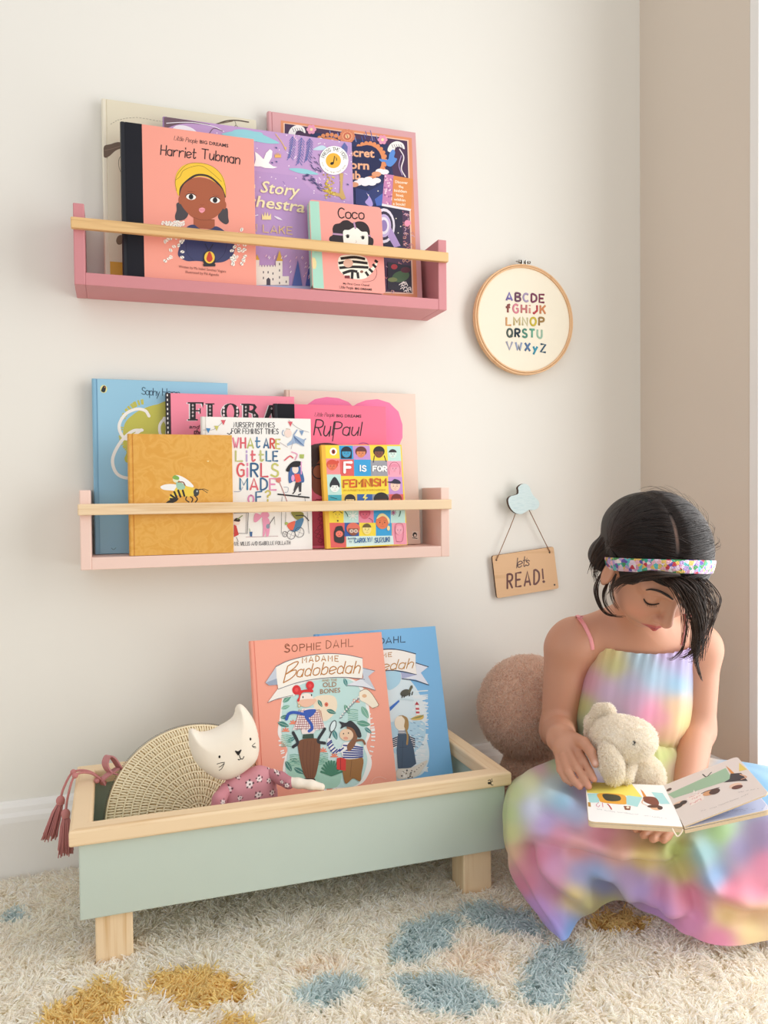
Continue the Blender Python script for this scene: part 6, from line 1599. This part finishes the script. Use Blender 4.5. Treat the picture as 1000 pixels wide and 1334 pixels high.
# skirt: from the waist over the lap, knees and shins down to the hem on the rug
hz = lambda x, y, z=.0285: (x, y, float((at_z(x, y, z)-CO)@CFW))
ctl = [
 [(742,985,1.30),(745,978,1.25),(775,975,1.205),(805,972,1.188),(832,972,1.184),(862,972,1.192),(886,975,1.22),(905,985,1.26),(912,990,1.31)],
 [(700,1000,1.27),(715,993,1.21),(752,1000,1.165),(800,1016,1.145),(835,1028,1.138),(875,1022,1.145),(925,1004,1.175),(965,995,1.20),(985,995,1.27)],
 [(668,1018,1.20),(690,1008,1.135),(742,1036,1.092),(795,1050,1.085),(840,1060,1.075),(890,1054,1.078),(950,1030,1.10),(1005,1012,1.12),(1040,1010,1.21)],
 [(657,1045,1.175),(668,1036,1.105),(728,1056,1.055),(790,1080,1.045),(845,1088,1.035),(895,1082,1.035),(960,1058,1.055),(1030,1035,1.08),(1070,1035,1.18)],
 [(656,1080,1.155),(664,1082,1.080),(724,1096,1.030),(785,1110,1.030),(845,1116,1.020),(890,1112,1.015),(965,1095,1.030),(1050,1075,1.05),(1095,1070,1.15)],
 [(660,1115,1.135),(672,1124,1.070),(728,1130,1.030),(785,1134,1.040),(840,1140,1.030),(885,1148,1.015),(965,1140,1.015),(1060,1120,1.03),(1110,1110,1.12)],
 [(668,1140,1.135),(690,1165,1.065),(738,1172,1.040),(790,1158,1.062),(840,1168,1.045),(888,1186,1.022),(962,1192,1.012),(1065,1165,1.02),(1120,1150,1.09)],
 [hz(678,1158),hz(728,1224),hz(754,1200),hz(795,1179,.036),hz(848,1199),hz(890,1217),hz(952,1232),hz(1068,1212),hz(1125,1185)]]
CT = np.array([[C(*p) for p in r] for r in ctl])
def up(A, n):                                     # Catmull-Rom along the first axis
    B = [A[i] for i in range(len(A))]; return np.array(catmull(B, n))
G = up(CT, 14); G = up(G.transpose(1, 0, 2), 18).transpose(1, 0, 2)
n0, n1 = G.shape[:2]
du = np.gradient(G, axis=1); dv = np.gradient(G, axis=0); N = np.cross(du, dv); N /= np.linalg.norm(N, axis=2)[:, :, None]+1e-9
if (N[:, :, :]*D_).sum(2).mean() < 0: N = -N
ss, tt = np.meshgrid(np.linspace(0, 1, n1), np.linspace(0, 1, n0))
amp = .0010+.0050*np.clip(tt-.25, 0, 1)
fold = amp*(np.sin(46*ss+5*tt+1.5*np.sin(9*tt))+.6*np.sin(83*ss-7*tt+2))*np.clip((1-tt)*14, .25, 1)
fold += .0012*np.exp(-(tt/.08)**2)*np.sin(150*ss)
def crease(pts, depth, wid):
    """a long drawn-in fold across the skirt, along pixels of the photograph carried to the cloth"""
    global fold
    v = G-CO; w = v@CFW; x = 500+CF*(v@CRT)/w; y = 667-CF*(v@CUP)/w
    q = catmull([np.array(p, float) for p in pts], 8); best = np.full(x.shape, 1e9); sg = np.zeros(x.shape); al = np.zeros(x.shape)
    for i in range(len(q)-1):
        e_ = q[i+1]-q[i]; t = np.clip(((x-q[i][0])*e_[0]+(y-q[i][1])*e_[1])/(e_@e_), 0, 1)
        dx, dy = x-q[i][0]-t*e_[0], y-q[i][1]-t*e_[1]; d = np.hypot(dx, dy); m = d < best
        best[m] = d[m]; sg[m] = np.sign(e_[0]*dy-e_[1]*dx)[m]; al[m] = (i+t[m])/(len(q)-1)
    s_ = sg*best/wid; fade = np.clip(np.minimum(al, 1-al)*8, 0, 1)
    fold -= depth*4.2*s_*np.exp(-s_*s_/2)*fade
crease([(676,1090),(735,1100),(800,1118),(860,1122),(885,1130)], .0050, 9)
crease([(690,1095),(700,1125),(722,1155),(748,1180)], .0055, 10)
crease([(880,1095),(900,1130),(912,1165),(925,1200)], .0065, 11)
crease([(770,1135),(815,1165),(860,1185),(900,1200)], .0050, 10)
crease([(905,1150),(940,1172),(975,1185),(1010,1190)], .0060, 10)
crease([(700,1035),(735,1058),(760,1075)], .0035, 9)
G = G+N*fold[:, :, None]
for k in range(3): G[1:-1, 1:-1] = (G[1:-1, 1:-1]*2+(G[:-2, 1:-1]+G[2:, 1:-1]+G[1:-1, :-2]+G[1:-1, 2:])/2)/4
G[:, :, 2] = np.maximum(G[:, :, 2], .0255)
VS = G.reshape(-1, 3); FS = [(i*n1+j, i*n1+j+1, (i+1)*n1+j+1, (i+1)*n1+j) for i in range(n0-1) for j in range(n1-1)]
Vd = np.concatenate([VBd, VS]); Fd = FB+[tuple(len(VBd)+k for k in f) for f in FS]
dress = raw_mesh('dress', Vd, Fd, M_DRESS, girl, dyed(Vd))
for pts in ([(757, 803, 1.223), (760, 809, 1.219), (764, 815, 1.215), (771, 832, 1.212), (775, 843, 1.205), (777, 850, 1.20)], [(906, 797, 1.226), (902, 808, 1.217), (897, 822, 1.212), (893, 836, 1.212), (891, 842, 1.213)]):
    mb = MB(); Q = []
    for p_ in catmull([np.array(p) for p in pts], 4):
        p = C(*p_); q = p.copy()+D_*.03
        for _ in range(40):
            d = sdf_at(q)
            if d < .0016: break
            q = q-D_*max(d*.7, .0005)
        Q.append(q if d < .0016 else C(*p_))
    mb.tube(Q, .0031, M_PINKS, 8, True, False, .4, D_); mb.build('shoulder_strap', dress, label='pink shoulder strap')
# ================================================================== open board book held in the lap
OB = [np.array(p) for p in ((.6065, -.4145, .1975), (.7004, -.4694, .2038), (.6299, -.5946, .2070), (.5400, -.5374, .2086), (.7833, -.5143, .2459), (.7156, -.6399, .2538))]
LB, SB, SF, LF, RB, RF = OB
ob = thing('board_book', 'open board book with cartoon pictures, resting in the girl\'s lap', 'book', (SB+SF)/2)
def page(name, S0, S1, E1, E0, th, mtop, art=None, edge=None):
    """a stiff page from the spine S0-S1 to the outer edge E0-E1, with rounded outer corners"""
    U = (E0-S0+E1-S1)/2; w = np.linalg.norm(U); U = U/w; Vv = S0-S1; h = np.linalg.norm(Vv); Vv = Vv/h
    N = np.cross(U, Vv); N /= np.linalg.norm(N)
    if N[2] < 0: N = -N
    Vv = np.cross(N, U) if np.dot(np.cross(N, U), Vv) > 0 else -np.cross(N, U)
    r = .007; P = [(0, 0)]
    for cx, cy, a in ((w-r, r, -90), (w-r, h-r, 0)):
        for k in range(6): q = math.radians(a+18*k); P.append((cx+r*math.cos(q), cy+r*math.sin(q)))
    P.append((0, h))
    fr = (U, Vv, N)
    mb = MB(); mb.prism(S1, fr, P if np.dot(np.cross(U, Vv), N) > 0 else P[::-1], -th, 0, ink(mtop), edge or M_PAGE, .0003)
    A = Art(mb, S1, U, Vv, N); A.clip = (np.array([.0006, .0008]), np.array([w-.0012, h-.0008]))
    if art: art(A.view(750, 980, 4))
    return mb.build(name, ob)
def squiggle(A, p0, p1, h, col, w=.28):
    """a line of print too small to read"""
    p0, p1 = np.array(p0, float), np.array(p1, float); L = np.linalg.norm(p1-p0); n_ = int(L/3.2); q = random.Random(int(L*7))
    row = []
    for i in range(n_):
        if q.random() < .16:
            if len(row) > 2: A.line(row, w, col, False)
            row = []; continue
        row.append(p0+(p1-p0)*i/n_+np.array([0, h*q.uniform(-.5, .5)]))
    if len(row) > 2: A.line(row, w, col, False)
def left_art(A):
    A.poly([(20, 180), (95, 150), (290, 165), (345, 235), (130, 215), (40, 210)], 'f3e36a'); A.poly([(60, 215), (125, 215), (120, 262), (70, 262)], 'a9dcdc'); A.poly([(270, 225), (345, 235), (320, 285), (225, 262)], 'a9dcdc'); A.poly([(392, 208), (450, 212), (490, 270), (440, 270)], 'a9dcdc')
    A.poly([(118, 215), (245, 222), (262, 258), (250, 272), (140, 262), (120, 245)], 'e9a73a', True); A.poly([(140, 218), (222, 226), (228, 252), (160, 252)], '3a3c34', True)
    A.poly([(335, 192), (350, 205), (368, 232), (355, 240)], 'e0913c'); A.poly([(355, 232), (410, 235), (432, 262), (420, 280), (370, 265), (350, 250)], '7a3a26', True); A.line([(350, 245), (345, 265), (375, 280)], 1., 'e0b08a'); A.ell((415, 290), 30, 12, 'e6b48c', 10); A.ell((438, 290), 14, 10, '3a221a'); A.ell((405, 282), 34, 8, '5a2c1c')
    A.poly([(248, 280), (285, 282), (282, 302), (255, 300)], '8a4a30'); A.ell((270, 288), 8, 6, 'e9dcc8')
    A.line([(118, 262), (106, 275), (116, 286), (124, 276)], .7, 'd98aa0'); A.line([(138, 264), (140, 286)], .7, 'd98aa0'); A.line([(165, 270), (178, 285), (185, 298)], 1.2, 'c84a44'); A.poly([(52, 260), (75, 262), (78, 285), (58, 282)], 'b98a3c')
    for x0, y0, x1, y1 in ((100, 300, 205, 318), (215, 318, 330, 332), (345, 335, 475, 352)): squiggle(A, (x0, y0-6), (x1, y1-6), 5, '6a6e7c')
def right_art(A):
    A.poly([(470, 222), (780, 82), (815, 140), (510, 240)], '9cc0a0'); A.poly([(850, 55), (892, 90), (850, 100)], 'e8d06a')
    A.line([(660, 115), (680, 128), (705, 105)], 1.2, '2a2422'); A.ell((485, 195), 15, 7, '4a2c24', -25)
    A.poly([(575, 240), (660, 205), (668, 245), (600, 280)], 'f3e6dc'); squiggle(A, (594, 272), (655, 244), 12, 'c84a4a', .45); squiggle(A, (604, 246), (650, 226), 10, 'c84a4a', .45); squiggle(A, (590, 236), (648, 212), 8, 'c84a4a', .4)
    A.poly([(608, 215), (615, 195), (622, 212)], 'f3ece4'); A.poly([(622, 212), (634, 198), (634, 212)], 'f3ece4')
    A.ell((540, 270), 40, 14, 'e8c4a8', -20); A.ell((525, 282), 34, 12, '2a2422', -20); A.ell((560, 262), 20, 10, '2a2422', -20)
    A.ell((700, 210), 42, 13, 'd9a070', -18); A.ell((722, 205), 30, 14, '4a3024', -18); A.line([(655, 215), (690, 200), (745, 185)], 1.4, '3a2620')
    A.poly([(780, 70), (805, 90), (825, 110), (808, 112)], 'e0913c'); A.poly([(805, 112), (860, 108), (895, 150), (850, 150), (770, 158), (800, 140)], '2c2a2c'); A.line([(855, 115), (888, 130), (862, 142)], 1.4, 'dba884'); A.ell((832, 175), 34, 14, 'ecc8ae', -12); A.ell((840, 182), 30, 10, '6a3c2c', -12)
    for x0, y0, x1, y1 in ((630, 320, 735, 290), (740, 285, 850, 245), (860, 240, 900, 222), (845, 215, 955, 195)): squiggle(A, (x0, y0-6), (x1, y1-6), 5, '7a7470')
def under_art(A):
    A.poly([(640, 340), (960, 215), (1100, 250), (1000, 340), (560, 380)], 'bcc8e6'); A.ell((885, 255), 30, 8, '2c3050', -10); A.ell((805, 282), 18, 6, '2c3050', -10)
    for x0, y0, x1, y1 in ((640, 340, 800, 318), (810, 318, 980, 298), (765, 318, 900, 300)): squiggle(A, (x0, y0-6), (x1, y1-6), 5, '5a648c')
M_CARD = plain('buff_card_edges', 'dcc6a4', .8, .06, 200)
page('page', SB, SF, LF, LB, .0022, 'f4f3f0', left_art, M_CARD)
dz = lambda a: np.array([0, 0, -a])
page('pages_block', SB+dz(.0026), SF+dz(.0026), LF+dz(.0026), LB+dz(.0026), .0045, 'ece2d0', None, M_CARD)
tR = (RB-SB+RF-SF)/2
page('page', SB+dz(.0002)+tR*.012, SF+dz(.0002)+tR*.012, RF, RB, .0016, 'e4dad2', right_art, M_CARD)
E1, E0 = SF+(RF-SF)*1.02+dz(.0190), SB+(RB-SB)*1.02+dz(.0190)
page('page', SB+dz(.0022)+tR*.02, SF+dz(.0022)+tR*.02, E1, E0, .0018, 'd9dcec', under_art, M_CARD)
page('pages_block', SB+dz(.0050)+tR*.02, SF+dz(.0050)+tR*.02, E1+dz(.0022), E0+dz(.0022), .0040, 'ece2d0', None, M_CARD)
v0 = [at_depth(750+x/4, 980+y/4, .936) for x, y in ((500, 396), (512, 418), (528, 438), (545, 424), (556, 402))]
mb = MB(); mb.tube(catmull(v0, 4), .0009, plain('cream_cord', 'efe0cc', .8, .05, 400), 6); mb.build('loop', ob)

# ================================================================== small cream bunny on her lap
VB = (700, 900, 3.3333)
def vb(x, y, z): return at_depth(VB[0]+x/VB[2], VB[1]+y/VB[2], z)
ZBN = 1.117
bc = vb(440, 400, ZBN)
bun = thing('plush_bunny', 'small cream plush bunny with long ears, on the girl\'s lap', 'soft toy', bc)
M_CREAM = plain('cream_plush', 'ece4d6', .9, .05, 60, .3, 600, sheen=.25)
def soft(name, build, lo, hi, h=.002, n=6000, ln=.0042):
    S = Solid(lo, hi, h); build(S); V, F = S.skin(); V = relax(V, F)
    o = raw_mesh(name, V, F, M_CREAM, bun); fuzz('plush_pile', V, F, n, ln, .00042, M_FUZZ, o, 'f6f0e4', .06); return o
lo, hi = vb(470, 300, ZBN)-.12, vb(470, 300, ZBN)+.12
CR3 = np.array([CRT*math.cos(.1)-CUP*math.sin(.1), CRT*math.sin(.1)+CUP*math.cos(.1), -CFW])
def head_(S):
    S.ell(vb(366, 208, ZBN-.009), (.0350, .0268, .031), CR3, .01); S.ell(vb(436, 208, ZBN-.015), (.0220, .0200, .022), CR3, .02); S.ell(vb(322, 206, ZBN-.002), (.024, .0258, .025), CR3, .02)
hob = soft('head', head_, lo, hi, .002, 7000)
soft('body', lambda S: (S.ell(vb(462, 372, ZBN+.004), (.0270, .0285, .0235), (CRT, CUP, -CFW), .01), S.cone(vb(402, 320, ZBN-.014), vb(384, 372, ZBN-.03), .0070, .0075, .006)), lo, hi, .002, 6000)
soft('ear', lambda S: S.chain([vb(322, 122, ZBN+.004), vb(305, 84, ZBN+.008), vb(270, 88, ZBN+.012), vb(238, 135, ZBN+.016), vb(226, 185, ZBN+.018)], [.0050, .0055, .0062, .0066, .0050], .008), lo, hi, .002, 3500)
soft('ear', lambda S: S.chain([vb(290, 222, ZBN-.024), vb(306, 268, ZBN-.036), vb(320, 318, ZBN-.041), vb(330, 366, ZBN-.042)], [.0050, .0085, .0120, .0105], .008), lo, hi, .002, 4500)
mb = MB(); mb.ball(vb(416, 226, ZBN-.0400), .0036, plain('glossy_black_bead', '0d0b0a', .15)); mb.build('eye', bun, label='glossy black bead eye')
mb = MB(); mb.ball(vb(497, 204, ZBN-.024), (.0028, .0026, .0022), plain('soft_pink_nose', 'c8a090', .7)); mb.build('nose', bun)
# ================================================================== the shaggy rug
rug = thing('rug', 'cream shaggy rug with blue and mustard petal shapes', 'rug', (.2, -.6, 0))
M_RUGB = plain('cream_rug_backing', 'f3e8d2', .95, .08, 60)
mb = MB(); mb.box((-.62, -1.15, .0004), (.995, -.024, .0040), M_RUGB, .001); mb.build('backing', rug)
CRM, MUS, BLU, FNT = np.array(np.array([1., .95, .865])), np.array([.90, .715, .32]), np.array([.67, .765, .775]), np.array(lin('f4dcc8'))
pet = [('M', [(58, 1340), (62, 1312), (100, 1290), (130, 1272), (165, 1276), (176, 1292), (150, 1318), (120, 1345)]), ('M', [(193, 1268), (215, 1255), (262, 1258), (300, 1262), (326, 1282), (322, 1294), (280, 1302), (240, 1312), (215, 1298), (198, 1284)]),
 ('M', [(268, 1336), (285, 1322), (315, 1318), (332, 1330), (330, 1350), (270, 1350)]), ('M', [(766, 1200), (778, 1186), (812, 1181), (840, 1190), (845, 1200), (825, 1210), (790, 1214)]),
 ('B', [(508, 1228), (520, 1205), (560, 1190), (590, 1187), (597, 1200), (590, 1225), (560, 1240), (530, 1254), (512, 1246)]), ('B', [(600, 1185), (610, 1171), (640, 1173), (680, 1180), (705, 1200), (715, 1212), (680, 1214), (640, 1210), (612, 1198)]),
 ('B', [(384, 1300), (392, 1282), (420, 1270), (455, 1266), (468, 1272), (462, 1290), (440, 1298), (410, 1306)]), ('B', [(512, 1268), (550, 1261), (590, 1264), (630, 1285), (650, 1302), (625, 1312), (580, 1316), (545, 1310), (528, 1290)]),
 ('B', [(683, 1250), (700, 1232), (735, 1224), (757, 1228), (756, 1250), (745, 1285), (728, 1308), (690, 1306), (676, 1295)]), ('B', [(-5, 1188), (12, 1184), (22, 1176), (36, 1188), (30, 1196), (5, 1196)]),
 ('F', [(575, 1235), (610, 1225), (650, 1240), (660, 1262), (620, 1265), (585, 1255)]), ('F', [(380, 1255), (420, 1238), (450, 1245), (440, 1262), (400, 1268)])]
pet = [(k, np.array([at_z(x, y, .019)[:2] for x, y in P])) for k, P in pet]
RG = np.random.default_rng(21)
n = 160000
x = RG.uniform(-.36, .992, n); y = RG.uniform(-.86, -.027, n)
v = np.stack([x-CO[0], y-CO[1], np.full(n, .02)-CO[2]], 1); w = v@CFW; px = 500+CF*(v@CRT)/w; py = 667-CF*(v@CUP)/w
keep = (px > -90) & (px < 1090) & (py < 1420) & (w > .3)
legs = np.zeros(n, bool)
for fx, fy in ((-.0295, -.3045), (.4785, -.3045), (-.0295, -.1255), (.4785, -.1255)): legs |= (x > fx-.0015) & (x < fx+.047) & (y > fy-.0015) & (y < fy+.0455)
keep &= ~legs
x, y, px, py = x[keep], y[keep], px[keep], py[keep]; n = len(x)
jit = np.stack([x, y], 1)+RG.normal(0, .0022, (n, 2))
col = np.tile(CRM, (n, 1))
for k, P in pet:
    m = poly_sdf(P, jit[:, 0], jit[:, 1]) > 0
    col[m] = {'M': MUS, 'B': BLU}[k] if k != 'F' else CRM*.75+FNT*.25
col = np.clip(col*(1+RG.normal(0, .10, n))[:, None], 0, 1)
# clumped lie of the pile
def wave(x, y, s): return np.sin(x*s+1.3*np.sin(y*s*.7+2))+np.cos(y*s*1.1+1.7*np.sin(x*s*.6))
ang = 2.2*wave(x, y, 38)+.9*wave(y, x, 120)+RG.normal(0, .7, n)
lean = RG.uniform(.35, 1.15, n)
L = RG.uniform(.015, .022, n)
d = np.stack([np.cos(ang)*np.sin(lean), np.sin(ang)*np.sin(lean), np.cos(lean)], 1)
side = np.stack([-np.sin(ang), np.cos(ang), 0*ang], 1)*RG.normal(0, .35, n)[:, None]
base = np.stack([x, y, np.full(n, .0035)], 1); P = []
for t in (0, .3, .6, .85, 1):
    q = base+(np.array([0, 0, 1.])*(t-.45*t*t)*np.cos(lean*.6)[:, None]+d*np.array([1, 1, .35])*t*t*.75)*L[:, None]+side*(t*t*L)[:, None]
    P.append(q)
P = np.stack(P, 1)
P[:, :, 2] = np.maximum(P[:, :, 2], .003)
# the pile lies flat under what stands on it
P[:, :, 2] = np.minimum(P[:, :, 2], .0255)
M_PILE = attr_mat('shaggy_wool_pile', .9, sheen=.15, trans=.5)
po = strands('pile', P, .00135, M_PILE, rug, col, .45)
tag(po, kind='stuff')
# ================================================================== daylight and camera
def area(name, loc, aim, size, power, color=(1, 1, 1)):
    l = bpy.data.lights.new(name, 'AREA'); l.shape = 'RECTANGLE'; l.size, l.size_y = size; l.energy = power; l.color = color
    o = bpy.data.objects.new(name, l); COL.objects.link(o); o.location = loc
    o.rotation_euler = (Vector(aim)-Vector(loc)).to_track_quat('-Z', 'Y').to_euler()
    return o
area('window_daylight', (XR+.30, -1.02, .82), (XR-1, -1.02, .82), (1.36, 1.5), 28, (1., .992, .98))
W = bpy.data.worlds.new('room_light'); SC.world = W; W.use_nodes = True
bg = W.node_tree.nodes['Background']; bg.inputs['Color'].default_value = (.985, .99, 1.0, 1); bg.inputs['Strength'].default_value = .96
cam = bpy.data.cameras.new('camera'); cam.sensor_fit = 'VERTICAL'; cam.sensor_height = 36; cam.lens = CF*36/1334
cam.clip_start = .02; cam.clip_end = 50
co = bpy.data.objects.new('camera', cam); COL.objects.link(co)
R3 = Matrix([[CRT[i], CUP[i], -CFW[i]] for i in range(3)])
co.matrix_world = Matrix.Translation(Vector(CO)) @ R3.to_4x4()
SC.camera = co
SC.cycles.max_bounces = 16; SC.cycles.diffuse_bounces = 10; SC.cycles.transmission_bounces = 12
vs = SC.view_settings
SC.display_settings.display_device = 'sRGB'
vs.view_transform = 'Standard'; vs.look = 'None'; vs.gamma = 1; vs.use_curve_mapping = False; vs.exposure = -.09
